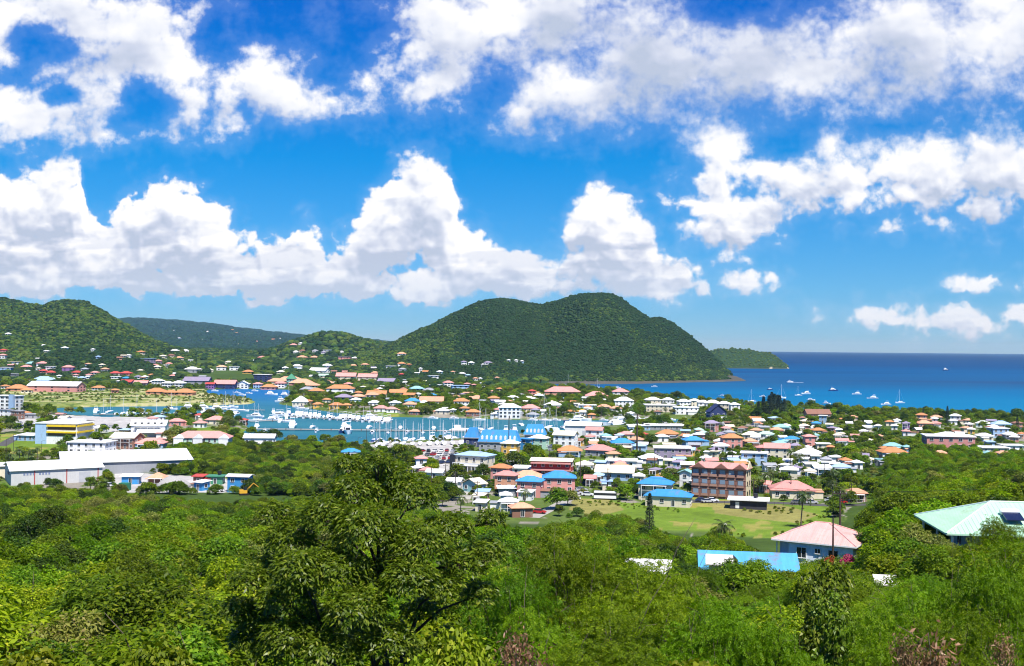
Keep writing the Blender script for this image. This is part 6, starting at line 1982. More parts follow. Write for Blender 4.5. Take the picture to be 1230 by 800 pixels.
def town_trees():
    P = [proto(21, 3.6, 6.2, 9, 1500, .80, L_MID, base=.25), proto(22, 3.2, 5.6, 8, 1500, .75, L_BRIGHT, base=.25), proto(23, 4.0, 6.6, 10, 1700, .85, L_DARK, base=.25),
         proto(24, 3.0, 6.8, 8, 1500, .75, L_MID, base=.22), proto(25, 3.4, 5.2, 9, 1500, .8, L_PALE, base=.25)]
    WORD = ['mid green round shade tree', 'bright green shade tree', 'dark green spreading shade tree', 'tall mid green shade tree', 'pale olive shade tree']
    xs, ys = jitter_grid(-620, 560, 336, 1420, 8.2)
    z, zone, sea, lag, u = land_z(xs, ys, True)
    v = hor(u) + (H - z) * FPX / ys
    k = (u > -10) & (u < 1240) & (zone == 0) & (sea < -9) & (lag < -5) & (ys > 330)
    k &= ~((ys < 560) & (z > 2.4))
    for polys in (GREEN, DRY, REED, PAVED):
        k &= ~in_px(polys, u, v)
    k &= ~(in_px(LAWN, u, v) & (RG.random(len(u)) < .8))
    k &= ~(in_px([SCRUB[0], [(430, 520), (690, 508), (690, 528), (600, 540), (440, 548)]], u, v))
    dens = np.where(in_px([[(985, 560), (1000, 500), (1080, 495), (1130, 520), (1125, 560)]], u, v), 1.0, np.where((u > 430) & (u < 720) & (v < 503), 0.86, np.where(u < 330, .42, 0.66)))
    k &= (RG.random(len(u)) < dens) & (fbm(xs / 60., ys / 60., 2, 77) > -.42)
    k &= clear_of_houses(xs, ys, 1.6)
    sc = RG.uniform(.55, 1.15, len(u))
    big = RG.random(len(u)) < .12
    sc = np.where(big, sc * 1.3, sc)
    k &= ~veils(xs, ys, z, 3.4 * sc, 6.2 * sc)
    xs, ys, z, u, v, sc = xs[k], ys[k], z[k], u[k], v[k], sc[k]
    idx = RG.choice(5, len(u), p=[.26, .36, .10, .13, .15])
    order = np.argsort(ys)
    print('town trees', len(u))
    for i in order[:285]:
        plant('shade_tree', 'tree', P[idx[i]], xs[i], ys[i], z[i] - .1, sc[i], None, WORD[idx[i]], 'shade trees between the town houses')
    o = order[285:]
    scatter('town_greenery', np.stack([xs[o], ys[o], z[o] - .1], 1), sc[o], RG.uniform(0, 6.28, len(o)), idx[o], [p[0] for p in P])
    # garden shrubs fill the yards: uncountable
    xs, ys = jitter_grid(-620, 560, 330, 1420, 5.0)
    z, zone, sea, lag, u = land_z(xs, ys, True)
    v = hor(u) + (H - z) * FPX / ys
    k = (u > -10) & (u < 1240) & (zone == 0) & (sea < -7) & (lag < -4) & ~((ys < 560) & (z > 2.4))
    for polys in (GREEN, DRY, REED, PAVED, LAWN):
        k &= ~in_px(polys, u, v)
    k &= (fbm(xs / 33., ys / 33., 2, 99) > -.12) & clear_of_houses(xs, ys, .8)
    k &= ~veils(xs, ys, z, np.full(len(u), 2.), np.full(len(u), 2.2))
    xs, ys, z = xs[k], ys[k], z[k]
    scatter('garden_shrubs', np.stack([xs, ys, z - .5], 1), RG.uniform(.22, .5, len(xs)), RG.uniform(0, 6.28, len(xs)), RG.integers(0, 5, len(xs)), [p[0] for p in P])
    # reed flat: tufts and low bushes
    xs, ys = jitter_grid(-640, -220, 960, 1230, 4.6)
    z, zone, sea, lag, u = land_z(xs, ys, True)
    v = hor(u) + (H - z) * FPX / ys
    edge = inside_dist(REED[0], u, v)
    k = (lag < -3) & (edge > 0) & ((RG.random(len(u)) < .20) | ((edge < 3) & (RG.random(len(u)) < .6)) | ((u > 245) & (RG.random(len(u)) < .7)))
    k &= clear_of_houses(xs, ys, 1.)
    xs, ys, z = xs[k], ys[k], z[k]
    scatter('reed_tufts', np.stack([xs, ys, z - .6], 1), RG.uniform(.15, .42, len(xs)), RG.uniform(0, 6.28, len(xs)), RG.choice([1, 4, 4, 0], len(xs)), [p[0] for p in P])
    # grass tufts of the pasture
    xs, ys = jitter_grid(20, 130, 300, 400, 2.6)
    z, zone, sea, lag, u = land_z(xs, ys, True)
    v = hor(u) + (H - z) * FPX / ys
    k = in_px(GREEN, u, v) & (fbm(xs / 16., ys / 16., 3, 15) > .12) & clear_of_houses(xs, ys, 2.)
    xs, ys, z = xs[k], ys[k], z[k]
    scatter('pasture_weeds', np.stack([xs, ys, z - .25], 1), RG.uniform(.06, .2, len(xs)), RG.uniform(0, 6.28, len(xs)), RG.choice([1, 1, 0, 4], len(xs)), [p[0] for p in P])
    # thicket between the sheds and the lagoon, and behind the mint roof
    Q = [proto(31, 2.9, 4.2, 8, 2400, .5, L_MID, base=.1), proto(32, 2.6, 3.8, 8, 2400, .48, L_BRIGHT, base=.1), proto(33, 3.0, 4.6, 9, 2600, .5, L_DARK, base=.1), proto(34, 2.5, 3.6, 7, 2200, .48, L_PALE, base=.1)]
    xs, ys = jitter_grid(-260, 40, 370, 620, 4.0)
    z, zone, sea, lag, u = land_z(xs, ys, True)
    v = hor(u) + (H - z) * FPX / ys
    k = (in_px([SCRUB[0], [(140, 590), (200, 556), (520, 560), (560, 600), (560, 640), (140, 600)]], u, v)) & (lag < -3) & ~in_px(PAVED + LAWN, u, v) & (ys > 375)
    k &= clear_of_houses(xs, ys, 1.5) & ~veils(xs, ys, z, np.full(len(u), 2.6), np.full(len(u), 3.6))
    k &= RG.random(len(u)) < .9
    xs, ys, z = xs[k], ys[k], z[k]
    scatter('lagoon_thicket', np.stack([xs, ys, z - .3], 1), RG.uniform(.6, 1.25, len(xs)), RG.uniform(0, 6.28, len(xs)), RG.choice(4, len(xs), p=[.38, .34, .18, .10]), [q[0] for q in Q])
    # palms
    pp = [palm_proto(41), palm_proto(42, 6.2, 15), palm_proto(43, 8.4, 18)]
    PALMS = [(962, 634, 1.15, 'tall coconut palm beside the pasture fence line'), (1012, 612, 1.0, None), (925, 590, 1.2, 'tall palm in front of the red brick block gable'), (918, 594, .95, None), (870, 668, .9, None), (1000, 600, .9, None),
             (10, 563, .9, None), (24, 561, .95, None), (33, 560, .8, None), (45, 553, .7, None), (255, 490, .9, None), (268, 486, .9, None), (279, 485, .9, None), (289, 485, .8, None), (201, 500, .9, None), (272, 516, .9, None), (280, 516, .9, None), (262, 516, .8, None), (340, 489, .8, None), (372, 494, .8, None),
             (384, 495, .8, None), (690, 503, .9, None), (683, 497, .9, None), (715, 497, .9, None), (722, 501, .9, None), (800, 503, .9, None), (841, 503, .9, None), (770, 497, .9, None), (950, 562, .9, None), (962, 570, .9, None), (1005, 588, .9, None), (849, 533, .8, None), (553, 620, .9, None), (630, 612, .8, None)]
    for px, py, s, lab in PALMS:
        x, y, zz = at(px, py)
        plant('palm_tree', 'palm', pp[int(px) % 3], x, y, zz - .1, s, lab, 'coconut palm', 'palms')
    # dark pines by the beach and others that stand out
    cp = [conifer_proto(51, 12, 2.6), conifer_proto(52, 13, 2.0), conifer_proto(53, 11, 1.7, 1500, .4)]
    for px, py, s in ((917, 501, .95), (924, 502, 1.1), (930, 501, 1.15), (936, 502, 1.1), (942, 503, .95), (911, 502, .75), (927, 499, 1.1), (934, 499, 1.05)):
        x, y, zz = at(px, py)
        o = plant('casuarina_pine', 'pine tree', cp[px % 2], x, y, zz - .1, s, None, 'dark feathery pine of the beach grove', 'pines of the beach grove')
        o.scale = (s * 2.0, s * 2.0, s * 1.3)
    for px, py, s, lab in ((1138, 511, 1.05, 'tall dark pine standing alone at the shore'), (1109, 503, .7, 'small dark pine behind the orange two storey house'), (1222, 520, .9, 'dark pointed pine near the right edge of the shore')):
        x, y, zz = at(px, py)
        plant('pine_tree', 'pine tree', cp[1], x, y, zz - .1, s, lab, None, 'single pines')
    d = ray(780, 650)
    plant('norfolk_pine', 'pine tree', cp[2], d[0] * 230, 230, 12.5, 1.02, 'narrow dark pine rising in front of the blue roofed school', None, 'single pines')


town_trees()

# ------------------------------------------------------------------ the near slope
LIM = [(-80, 580), (0, 580), (60, 579), (130, 585), (200, 591), (260, 600), (330, 596), (400, 592), (470, 596), (530, 606), (560, 614), (600, 626), (640, 633), (680, 626), (705, 616), (735, 612), (770, 612), (790, 634), (830, 644), (862, 634), (880, 640), (905, 655), (930, 682),
       (1000, 682), (1036, 676), (1042, 620), (1060, 580), (1085, 566), (1105, 560), (1150, 552), (1230, 545), (1400, 540)]


def canopy_limit(u, Y):
    """highest line the leaves reach in each direction, so that houses and pasture stay in view"""
    l = np.interp(u, [p[0] for p in LIM], [p[1] for p in LIM])
    l = np.where((Y > 400) & (u > 1000), l - np.clip((Y - 400) / 3., 0, 34), l)
    l = np.where((Y < 108) & (u > 1094) & (u < 1300), np.maximum(l, 652), l)
    l = np.where((Y < 150) & (u > 922) & (u < 1042), np.maximum(l, 679), l)
    l = np.where((Y < 130) & (u > 832) & (u < 950), np.maximum(l, 669), l)
    l = np.where((Y < 112) & (u > 757) & (u < 800), np.maximum(l, 686), l)
    l = np.where((Y < 90) & (u > 1050) & (u < 1078), np.maximum(l, 690), l)
    l = np.where((Y < 60), np.maximum(l, 640), l)
    return l


def bush_protos():
    kw = dict(base=.12)
    return [proto(61, 2.6, 4.2, 11, 8500, .20, L_BRIGHT, r0=.09, **kw), proto(62, 2.4, 4.6, 11, 8500, .19, L_MID, r0=.09, **kw), proto(63, 2.8, 4.0, 12, 9500, .20, L_BRIGHT, r0=.09, ratio=.5, **kw),
            proto(64, 2.5, 4.4, 11, 8500, .21, L_DARK, r0=.10, **kw), proto(65, 2.3, 3.6, 10, 8000, .17, L_MID, r0=.08, ratio=.55, **kw), proto(66, 2.3, 3.8, 10, 7500, .17, L_PALE, r0=.07, **kw)]


def feather_proto(seed, Rr, Ht, nl, nf, mat=L_FEATHER, leaflet=.062, bark=BARK, r0=.09, flat=.34, base=.35):
    """fine leaved tree: flat sprays of many small leaflets on slender limbs"""
    rng = np.random.default_rng(seed)
    lb = lobes_for(rng, Rr, Ht, nl, base, (.24, .40))
    C = np.array([l[0] for l in lb])
    r = np.array([l[1] for l in lb])
    k = rng.choice(len(lb), nf, p=r ** 2 / (r ** 2).sum())
    d = rdir(rng, nf)
    d[:, 2] = np.abs(d[:, 2]) * np.where(rng.random(nf) < .75, 1, -.7)
    P = C[k] + d * (r[k] * (.35 + .70 * rng.random(nf) ** .6))[:, None] * np.array([1, 1, flat * 1.7])
    A = unit(d * np.array([1, 1, .3]) + rng.normal(size=(nf, 3)) * np.array([.5, .5, .25]))
    N = unit(np.array([0, 0, 1.0]) + rng.normal(size=(nf, 3)) * .38 + d * .25)
    A = unit(A - N * (A * N).sum(-1, keepdims=True))
    S = np.cross(N, A)
    L = rng.uniform(.22, .42, nf)
    out = []
    m = 8
    for j in range(m):
        t = (j + .6) / m
        for sg in (-1, 1):
            b = P + A * (L * t)[:, None] - N * (L * t * t * .25)[:, None]
            ax = S * sg * .95 + A * .35 + rng.normal(size=(nf, 3)) * .12
            ll = leaflet * (1.25 - .5 * abs(t - .5)) * rng.uniform(.8, 1.25, nf)
            out.append(leaf_quads(b, N + rng.normal(size=(nf, 3)) * .25, ax, ll, ll * .46, .05))
    return quads_mesh('crown', np.concatenate(out), mat), trunk_mesh('trunk', rng, lb, Ht, r0, bark, .3), Rr, Ht


def near_slope():
    B = bush_protos()
    WORD = ['bright leafy bush tree', 'mid green bush tree', 'broad bright green bush', 'dark green bush tree', 'small leaved green bush', 'pale olive shrub']
    F = [feather_proto(71, 2.9, 5.0, 13, 2700), feather_proto(72, 2.6, 5.6, 12, 2300), feather_proto(73, 3.1, 4.6, 13, 3000)]
    # --- the plants that shape the picture
    rng = np.random.default_rng(81)
    # glossy dark tree in the middle of the foreground
    Y = 27.0
    d = ray(440, 700)
    lb = []
    for px, py, rr_, dy in ((430, 592, .72, 0), (470, 575, .62, .3), (495, 600, .75, .2), (392, 622, .75, -.3), (350, 650, .72, 0), (322, 688, .68, .3), (540, 640, .70, .2), (556, 680, .62, 0), (440, 640, .95, -.6), (500, 660, .9, -.5),
                            (400, 690, .95, -.7), (345, 720, .8, -.3), (310, 745, .6, .2), (460, 700, .8, -.2), (530, 705, .6, -.2), (380, 755, .75, -.4), (330, 780, .7, 0), (445, 760, .6, .4), (300, 770, .6, .3), (505, 735, .5, .2), (360, 690, .8, -1.0), (430, 735, .8, -1.1), (490, 700, .75, -1.0), (420, 560, .42, .3), (455, 556, .38, 0)):
        e = ray(px, py)
        yy = Y + dy * 1.6
        lb.append(((e[0] * yy - d[0] * Y, yy - Y, e[2] * yy + H), rr_ * .86))
    gz = float(land_z(d[0] * Y, Y))
    lb = [((a[0], a[1], a[2] - gz), r) for a, r in lb]
    for px, py, rr_, dy in ((300, 700, .55, -.2), (285, 735, .5, 0), (585, 665, .5, .2), (575, 715, .5, .3), (470, 775, .7, -1.0), (400, 785, .75, -1.0), (345, 770, .7, -.9), (540, 770, .5, .3), (590, 625, .4, .3), (330, 620, .5, .2)):
        e = ray(px, py)
        yy = Y + dy * 1.6
        lb.append(((e[0] * yy - d[0] * Y, yy - Y, e[2] * yy + H - gz), rr_ * .86))
    cm = crown_mesh('crown', rng, lb, 46000, .142, L_GLOSS, up=.8, rand=.45, ratio=.36, droop=.6, flat=.85)
    tm = MB()
    tm.tube([(0.1, .2, -.6), (.15, .2, .6), (.1, .15, 1.4)], [.24, .20, .17], 9)
    root = Vector((.1, .15, 1.3))
    nodes = []
    for a_, q, zz in ((.3, 1.1, 3.9), (1.4, .8, 4.4), (2.7, 1.3, 3.7), (3.9, 1.2, 4.2), (5.1, .9, 3.5), (0.2, .3, 5.6), (2.2, 1.7, 3.0), (5.8, 1.7, 3.1)):
        e = Vector((math.cos(a_) * q, math.sin(a_) * q, zz))
        m1 = root.lerp(e, .45) + Vector(rng.normal(size=3) * .14)
        m2 = root.lerp(e, .75) + Vector(rng.normal(size=3) * .12)
        tm.tube([root, root.lerp(m1, .5) + Vector(rng.normal(size=3) * .04), m1, m2, e], [.12, .10, .085, .065, .045], 7)
        nodes += [m2, e]
    for c, r in lb:
        c = Vector(c)
        fk = min(nodes, key=lambda q: (q - c).length + (.6 if q.z > c.z else 0))
        mid = fk.lerp(c, .5) + Vector(rng.normal(size=3) * .12)
        tm.tube([fk, mid, c], [.045, .032, .014], 5)
        for q in range(3):
            e = c + Vector(rng.normal(size=3)) * r * .5
            tm.tube([mid.lerp(c, .6), c.lerp(e, .5), e], [.022, .014, .006], 4)
    t = thing('glossy_tree', 'tree', (d[0] * Y, Y, gz), 0, 'big glossy dark leaved tree filling the middle of the foreground')
    link('trunk', tm.mesh('trunk', BARKD, True), t)
    link('crown', cm, t)
    PXS[t.name] = (440, 660)

    def put(pr, nm, cat, px, ytop, Y, width_px, lab, grp=None, base=None, zb=None):
        dd = ray(px, 700)
        x = dd[0] * Y
        g = float(land_z(x, Y)) - .15
        ztop = H + ray(px, ytop)[2] * Y
        s = width_px * Y / FPX / (2 * pr[2])
        sz = (ztop - g) / (pr[3] * 1.02)
        if nm == 'dry_plant':
            sz = s * 1.1
            g = ztop - pr[3] * sz
        o = plant(nm, cat, pr, x, Y, g, s, lab, base, grp, None, sz)
        PXS[o.name] = (px, ytop + 40)
        return o
    # feathery trees, centre and right
    for i, (px, yt, Y, w, lab) in enumerate(((690, 628, 36, 190, 'feathery bright green tree right of the glossy dark tree'), (770, 655, 33, 190, 'feathery tree in front of the white shack roof'), (860, 698, 30, 170, 'feathery tree below the black water tank'),
                                             (620, 668, 34, 150, 'feathery tree touching the right side of the glossy dark tree'), (735, 720, 25, 190, 'low feathery tree at the bottom, left of the yellow green bush'), (1180, 642, 31, 170, 'feathery tree in front of the white balcony'),
                                             (1105, 690, 34, 150, 'feathery tree left of the balcony, above the dry leaves'), (1225, 628, 36, 150, 'feathery tree under the mint roof at the right edge'), (930, 726, 30, 150, 'feathery tree below the blue bungalow'), (1055, 728, 29, 150, 'low feathery tree under the pink flowering bush'),
                                             (650, 716, 28, 140, 'small feathery tree above the dry brown fronds'), (846, 672, 92, 62, 'thin feathery tree before the lean to roof and black tank'), (795, 690, 88, 50, 'thin feathery tree before the white shack roof'), (820, 676, 40, 120, 'slim feathery tree below the light blue cottage roof'), (1200, 611, 62, 84, 'slender feathery tree rising before the mint sheet roof'), (1150, 720, 24, 170, 'feathery tree at the bottom right behind the dry leaves'))):
        put(F[i % 3], 'feathery_tree', 'tree', px, yt, Y, w, lab, 'feathery trees')
    G = proto(91, 1.7, 4.0, 10, 5200, .19, leafmat('leaf_light_glossy', (0.095, 0.165, 0.008), (0.160, 0.245, 0.015), (0.270, 0.320, 0.050), .34, .45, .3), r0=.07, base=.2, ratio=.55)
    put(G, 'broadleaf_tree', 'tree', 992, 690, 38, 100, 'light green broad leaved tree below the sky blue bungalow')
    put(G, 'broadleaf_tree', 'tree', 1004, 728, 34, 90, 'shorter broad leaved tree in front of the light green one')
    YG = proto(92, 1.5, 2.6, 9, 4200, .16, leafmat('leaf_yellow_green', (0.165, 0.240, 0.008), (0.260, 0.330, 0.015), (0.380, 0.390, 0.050), .35), r0=.05, base=.1, ratio=.55)
    put(YG, 'leafy_bush', 'bush', 830, 770, 19, 170, 'yellow green broad leaved bush at the bottom centre')
    put(YG, 'leafy_bush', 'bush', 735, 792, 18, 120, 'yellow green bush peeping in at the bottom, left of the larger one')
    put(YG, 'leafy_bush', 'bush', 545, 728, 24, 130, 'bright yellow green bush under the right side of the glossy tree')
    put(YG, 'leafy_bush', 'bush', 505, 770, 21, 130, 'bright bush at the bottom below the glossy tree')
    put(YG, 'leafy_bush', 'bush', 925, 792, 19, 100, 'yellow green bush at the very bottom right of centre')
    put(YG, 'leafy_bush', 'bush', 40, 758, 24, 150, 'pale yellow green bush in the bottom left corner')
    put(YG, 'leafy_bush', 'bush', 190, 745, 27, 150, 'bright bush at the bottom left beside the glossy tree')
    # dark round tree beside the blue bungalow and its neighbours
    T = proto(93, 3.6, 7.0, 12, 9500, .30, L_MID, r0=.18, base=.18, ratio=.5)
    put(T, 'round_tree', 'tree', 1078, 588, 165, 82, 'large round tree right of the pink sheet roof')
    put(T, 'round_tree', 'tree', 1052, 630, 150, 60, 'darker tree close against the pink sheet roof')
    put(T, 'round_tree', 'tree', 1128, 590, 190, 70, 'round tree behind the left eave of the mint roof')
    put(B[3], 'round_tree', 'tree', 60, 606, 150, 70, 'dark round tree below the white warehouse, upper of two')
    put(B[3], 'round_tree', 'tree', 35, 618, 130, 70, 'dark round tree at the left edge, lower of two')
    # flowers
    PK = proto(94, 1.5, 2.2, 8, 2600, .17, L_PINKF, r0=.05, base=.1, ratio=.7)
    OG = proto(95, 1.3, 2.0, 7, 1800, .17, L_ORANGEF, r0=.05, base=.1, ratio=.7)
    put(PK, 'flowering_bush', 'bush', 1020, 668, 128, 26, 'pink flowering bush under the corner of the blue bungalow')
    put(PK, 'flowering_bush', 'bush', 1046, 669, 130, 20, 'smaller pink flowering bush right of the bungalow corner')
    put(OG, 'flowering_bush', 'bush', 997, 668, 130, 18, 'orange flowering bush against the bungalow wall')
    # dry leaves
    DR = []
    for sd_ in (96, 97):
        rg = np.random.default_rng(sd_)
        n = 420
        Pq = rg.normal(size=(n, 3)) * np.array([.26, .22, .34]) + np.array([0, 0, 1.5])
        me = quads_mesh('crown', leaf_quads(Pq, rg.normal(size=(n, 3)) + np.array([0, -.5, .2]), rg.normal(size=(n, 3)) * .5 - np.array([0, 0, 1.0]), rg.uniform(.10, .22, n), rg.uniform(.035, .07, n), .3), L_DRY)
        mb = MB()
        for q in range(6):
            e = Pq[q]
            mb.tube([(0, 0, -4.5), (0.02, 0.03, -1), (e[0] * .3, e[1] * .3, .9), tuple(e)], [.035, .03, .02, .008], 5)
        DR.append((me, mb.mesh('trunk', BARK), .6, 2.2))
    for i, (px, yt, Y, w, lab) in enumerate(((1128, 758, 17, 70, 'cluster of dry brown leaves at the bottom right'), (1098, 772, 17, 45, 'smaller dry brown cluster left of the large one'), (1085, 760, 19, 36, 'thin dry brown twig cluster, leftmost at the bottom right'), (620, 756, 18, 46, 'dry brown fronds at the bottom below the feathery trees'), (640, 776, 17, 60, 'lower tuft of dry brown fronds at the bottom'),
                                             (1205, 760, 20, 34, 'few dry leaves near the bottom right corner'))):
        put(DR[i % 2], 'dry_plant', 'plant', px, yt, Y, w, lab, 'withered plants')
    # --- the slope's own cover of bush trees: the nearest are things, the rest one mass
    def candidates(x0, x1, y0, y1, s):
        xs, ys = jitter_grid(x0, x1, y0, y1, s)
        z, zone, sea, lag, u = land_z(xs, ys, True)
        k = (u > -70) & (u < 1300) & (ys > 21)
        return xs[k], ys[k], z[k], u[k]

    def sized(xs, ys, z, u, ht):
        top = canopy_limit(u, ys) + RG.uniform(0, 9, len(u))
        hm = H - (top - hor(u)) * ys / FPX - z
        return np.minimum(ht, hm)
    xs, ys, z, u = candidates(-70, 80, 21, 125, 3.8)
    h = sized(xs, ys, z, u, RG.uniform(1.7, 5.6, len(u)))
    k = (h > .9) & clear_of_houses(xs, ys, 1.2)
    # leave the foreground trees their room
    for px, Yc, hw in ((440, 27, 130), (690, 36, 80), (860, 30, 70), (1180, 31, 80)):
        k &= ~((np.abs(u - px) < hw) & (ys < Yc + 3))
    xs, ys, z, u, h = xs[k], ys[k], z[k], u[k], h[k]
    print('near bushes', len(xs))
    o = np.argsort(ys)
    left = u < 600
    for n_, i in enumerate(o):
        if n_ >= 290:
            break
        if left[i]:
            j = RG.choice(6, p=[.34, .16, .28, .10, .08, .04])
        else:
            j = RG.choice(6, p=[.22, .24, .14, .10, .24, .06])
        if not left[i] and RG.random() < .5:
            pr = F[RG.integers(3)]
            plant('feathery_bush', 'bush', pr, xs[i], ys[i], z[i] - .15, h[i] / pr[3] * RG.uniform(.9, 1.1), None, 'feathery green bush', 'bush trees of the near slope', None, h[i] / pr[3])
        else:
            pr = B[j]
            plant('bush_tree', 'bush', pr, xs[i], ys[i], z[i] - .15, max(h[i] / pr[3], .45) * RG.uniform(.95, 1.2), None, WORD[j], 'bush trees of the near slope', None, h[i] / pr[3])
    rest = o[290:]
    pts = [np.stack([xs[rest], ys[rest], z[rest] - .15], 1)]
    scl = [h[rest] / 4.2]
    # further down the slope
    Q = [proto(101, 2.5, 4.2, 10, 3800, .34, L_BRIGHT, base=.1), proto(102, 2.5, 4.2, 10, 3800, .33, L_MID, base=.1), proto(103, 2.6, 4.2, 10, 3800, .34, L_DARK, base=.1), proto(104, 2.4, 4.2, 9, 3400, .30, L_PALE, base=.1), proto(105, 2.5, 4.2, 10, 4200, .30, L_FEATHER, base=.1)]
    x2, y2, z2, u2 = candidates(-240, 320, 125, 660, 4.2)
    ht = RG.uniform(1.8, 5.8, len(u2)) * np.where(u2 > 1000, 1.15, 1)
    h2 = sized(x2, y2, z2, u2, ht)
    k = (h2 > .4) & clear_of_houses(x2, y2, 1.2) & ((z2 > 2.3) | (u2 < 560) | (u2 > 1000))
    v2 = hor(u2) + (H - z2) * FPX / y2
    k &= ~in_px(GREEN + DRY + PAVED, u2, v2)
    k &= ~((y2 > 372) & (u2 > 560) & (u2 < 1000)) & ~((y2 > 405) & (u2 > 140) & (u2 < 570)) & ~((y2 > 360) & (u2 < 140) & (v2 < 590))
    k &= ~((u2 > 560) & (u2 < 1010) & (z2 < 2.6)) & ((y2 < 470) | ((u2 > 1005) & (z2 > 1.5) & in_px([SCRUB[1]], u2, v2)))
    k &= ~(veils(x2, y2, z2, 2.3 * h2 / 4.2, h2) & (u2 > 560))
    x2, y2, z2, u2, h2 = x2[k], y2[k], z2[k], u2[k], h2[k]
    dry = (fbm(x2 / 40., y2 / 40., 2, 55) > .05) & (u2 > 70) & (u2 < 260) & (y2 > 190)
    idx = RG.choice(5, len(x2), p=[.40, .27, .13, .07, .13])
    idx = np.where(dry, RG.choice([3, 3, 0], len(x2)), idx)
    idx = np.where((u2 > 560) & (RG.random(len(x2)) < .35), 4, idx)
    pts.append(np.stack([x2, y2, z2 - .2], 1))
    scl.append(h2 / 4.2)
    print('slope growth', len(x2))
    i0 = RG.choice(5, len(rest), p=[.38, .26, .14, .08, .14])
    scatter('slope_growth', np.concatenate(pts), np.concatenate(scl), RG.uniform(0, 6.28, len(rest) + len(x2)), np.concatenate([i0, idx]), [q[0] for q in Q])
    # undergrowth hides the earth beneath
    xs, ys = jitter_grid(-80, 90, 14, 150, 1.9)
    z, zone, sea, lag, u = land_z(xs, ys, True)
    k = (u > -70) & (u < 1300) & clear_of_houses(xs, ys, .6)
    xs, ys, z = xs[k], ys[k], z[k]
    U = [proto(111, 1.3, 1.1, 6, 420, .20, L_MID, base=.0), proto(112, 1.3, 1.0, 6, 420, .20, L_BRIGHT, base=.0), proto(113, 1.3, 1.2, 6, 420, .18, L_DARK, base=.0)]
    scatter('undergrowth', np.stack([xs, ys, z - .15], 1), RG.uniform(.8, 1.5, len(xs)), RG.uniform(0, 6.28, len(xs)), RG.integers(0, 3, len(xs)), [q[0] for q in U])


near_slope()

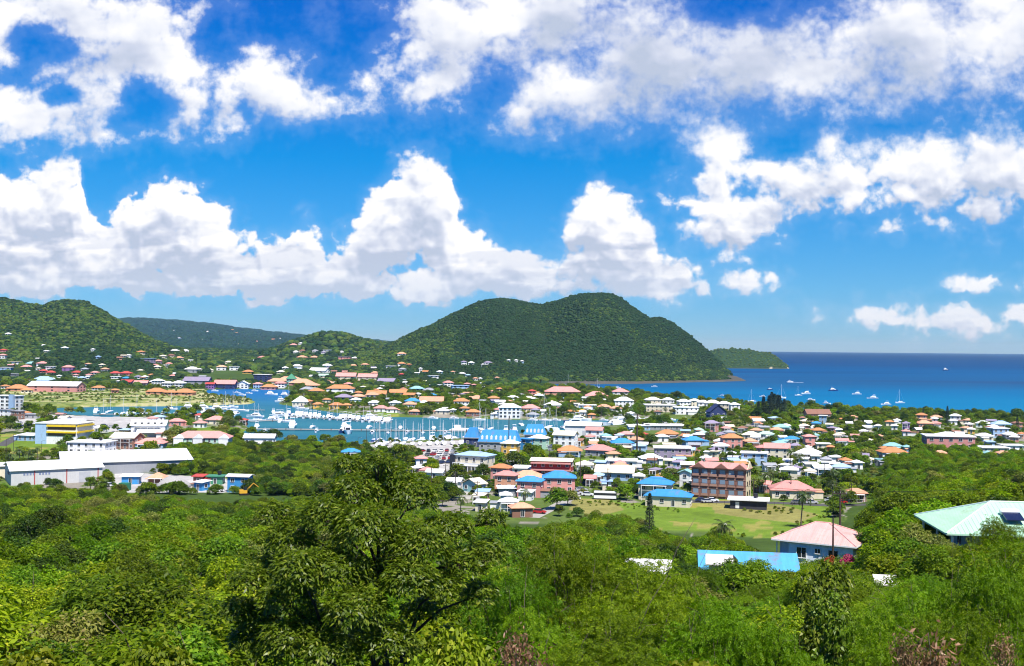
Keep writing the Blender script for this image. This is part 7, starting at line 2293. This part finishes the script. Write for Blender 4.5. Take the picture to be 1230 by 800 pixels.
# ------------------------------------------------------------------ labels: each thing is told apart by look, then by what it stands near
MARKS = [(75, 572, 'red seamed warehouse'), (165, 560, 'wide grey warehouse'), (68, 514, 'yellow banded office'), (8, 480, 'white hotel block'), (104, 538, 'plain white office'), (176, 514, 'big white hall'), (240, 530, 'long pink arcade'),
         (310, 530, 'white boathouse'), (286, 580, 'blue site shed'), (62, 464, 'long pink hall'), (110, 475, 'reed flat'), (205, 473, 'orange roofed terrace'), (192, 459, 'white lagoon villas'), (265, 461, 'violet and navy row'), (235, 457, 'mauve waterfront roof'),
         (314, 450, 'navy four storey block'), (349, 456, 'green domed pavilion'), (408, 466, 'orange roofed hotel'), (420, 452, 'pink hillside terrace'), (360, 482, 'tent roofed pavilion'), (403, 486, 'yellow lagoon villas'), (400, 410, 'round green hill'), (90, 400, 'left green hill'), (120, 430, 'dark wooded knoll'),
         (230, 415, 'foot of far ridge'), (495, 481, 'bright blue far roof'), (518, 480, 'long salmon roof'), (554, 484, 'orange corner villa'), (464, 458, 'dark mauve roof'), (482, 432, 'orange hillside villa'), (565, 434, 'mauve mountain villas'), (614, 434, 'white mountain villas'),
         (548, 466, 'pale blue long block'), (457, 490, 'pink lawn villas'), (612, 495, 'white quay house'), (637, 488, 'pink tiered quay roof'), (677, 469, 'pink beach resort'), (717, 473, 'middle pink resort roof'), (746, 470, 'right pink resort roof'), (750, 482, 'white tiered villa'), (667, 496, 'pink gabled villa'), (700, 494, 'yellow channel villa'),
         (800, 483, 'white beach resort'), (860, 486, 'resort right end'), (860, 498, 'navy gabled clubhouse'), (927, 489, 'dark pine grove'), (984, 497, 'brown beach hall'), (1109, 503, 'orange shore house'), (1138, 495, 'lone shore pine'), (1147, 530, 'pink seaside school'), (1205, 509, 'pale blue shore house'),
         (1210, 540, 'white flat roofs'), (1075, 545, 'orange slope roof'), (1075, 537, 'turquoise slope roof'), (600, 530, 'long dormered hall'), (643, 525, 'small dormered hall'), (680, 530, 'cream roofed white block'), (702, 518, 'long white boat shed'), (570, 553, 'cream gallery block'),
         (664, 562, 'long red building'), (672, 578, 'larger blue roofed house'), (637, 586, 'smaller blue roofed house'), (602, 568, 'orange tall house'), (569, 582, 'turquoise shed'), (741, 566, 'cream church hall'), (748, 554, 'low white block'), (722, 540, 'wide pink roof'), (765, 525, 'very tall pole'), (748, 534, 'blue channel roof'),
         (800, 512, 'low boat sheds'), (810, 540, 'mauve flat block'), (834, 531, 'blue hipped house'), (805, 522, 'orange flat villa'), (880, 532, 'orange and pink villa'), (936, 545, 'pink long roof'), (909, 551, 'pale blue veranda block'), (975, 545, 'wide white roof'), (905, 525, 'wide cream roof'), (958, 528, 'blue village roof'),
         (973, 530, 'pink tall house'), (871, 580, 'red brick block'), (806, 597, 'blue roofed school'), (903, 605, 'dark field shed'), (956, 590, 'pink school roof'), (1013, 563, 'pale blue slope house'), (1030, 596, 'brown walled house'), (727, 596, 'white bus'), (850, 625, 'pasture'),
         (985, 650, 'blue bungalow'), (1078, 610, 'large round tree'), (1180, 610, 'mint roofed house'), (895, 668, 'light blue cottage roof'), (778, 690, 'white shack'), (440, 660, 'glossy dark tree'), (50, 625, 'dark round trees'), (250, 600, 'yard of sheds'), (830, 780, 'yellow green bush'), (1120, 770, 'dry brown leaves'),
         (626, 616, 'salmon roofed hut'), (1046, 672, 'pink flowering bush'), (690, 690, 'middle feathery tree'), (1225, 680, 'right feathery tree'), (120, 700, 'open leafy slope'), (220, 655, 'mid slope'), (20, 740, 'bottom left corner'), (190, 770, 'bright bottom bush'), (930, 740, 'lower feathery tree'), (600, 700, 'tree clump edge')]
ORD = ['first', 'second', 'third', 'fourth', 'fifth', 'sixth', 'seventh', 'eighth', 'ninth', 'tenth', 'eleventh', 'twelfth', 'thirteenth', 'fourteenth', 'fifteenth', 'sixteenth', 'seventeenth', 'eighteenth', 'nineteenth', 'twentieth']


def finish_labels():
    bpy.context.view_layer.update()
    rows = {}
    taken = {o.get('label') for o in bpy.data.objects if o.get('label')}
    for o, base in THINGS:
        if o.get('label') or not base:
            continue
        px, py = PXS.get(o.name) or to_px(o.location)
        near_ = ' '.join(base.split())
        if o['category'] in ('sailing boat', 'motor yacht', 'motor boat', 'car'):
            lab = near_
        else:
            best = sorted(MARKS, key=lambda m: abs(m[0] - px) + 1.7 * abs(m[1] - py) + (999 if abs(m[0] - px) + abs(m[1] - py) < 3 else 0))[0]
            dx, dy = px - best[0], (py - best[1]) * 1.7
            rel = ('left of' if dx < 0 else 'right of') if abs(dx) > abs(dy) else ('beyond' if dy < 0 else 'below')
            lab = f"{near_}, {rel} the {best[2]}"
        rows.setdefault(lab, []).append((px, py, o))
    for lab, q in rows.items():
        q.sort(key=lambda e: e[0])
        n = len(q)
        for i, (px, py, o) in enumerate(q):
            if n == 1:
                s = lab
            elif n > 12 and i >= n / 2:
                s = lab + (', rightmost' if i == n - 1 else f', {ORD[n - 1 - i]} from right')
            else:
                s = lab + (', leftmost' if i == 0 else ', rightmost' if i == n - 1 else f', {ORD[i]} from left')
            w = s.split()
            if len(w) > 16:
                s = s.replace(' hipped', '').replace(' gabled', '').replace(' sloping', '').replace(' flat', '', 1)
            if len(s.split()) > 16:
                s = s.replace(', ', ' ', 1).replace(' the ', ' ', 1)
            while s in taken:
                s = s + ' again' if len(s.split()) < 16 else s + 's'
            taken.add(s)
            o['label'] = s


finish_labels()
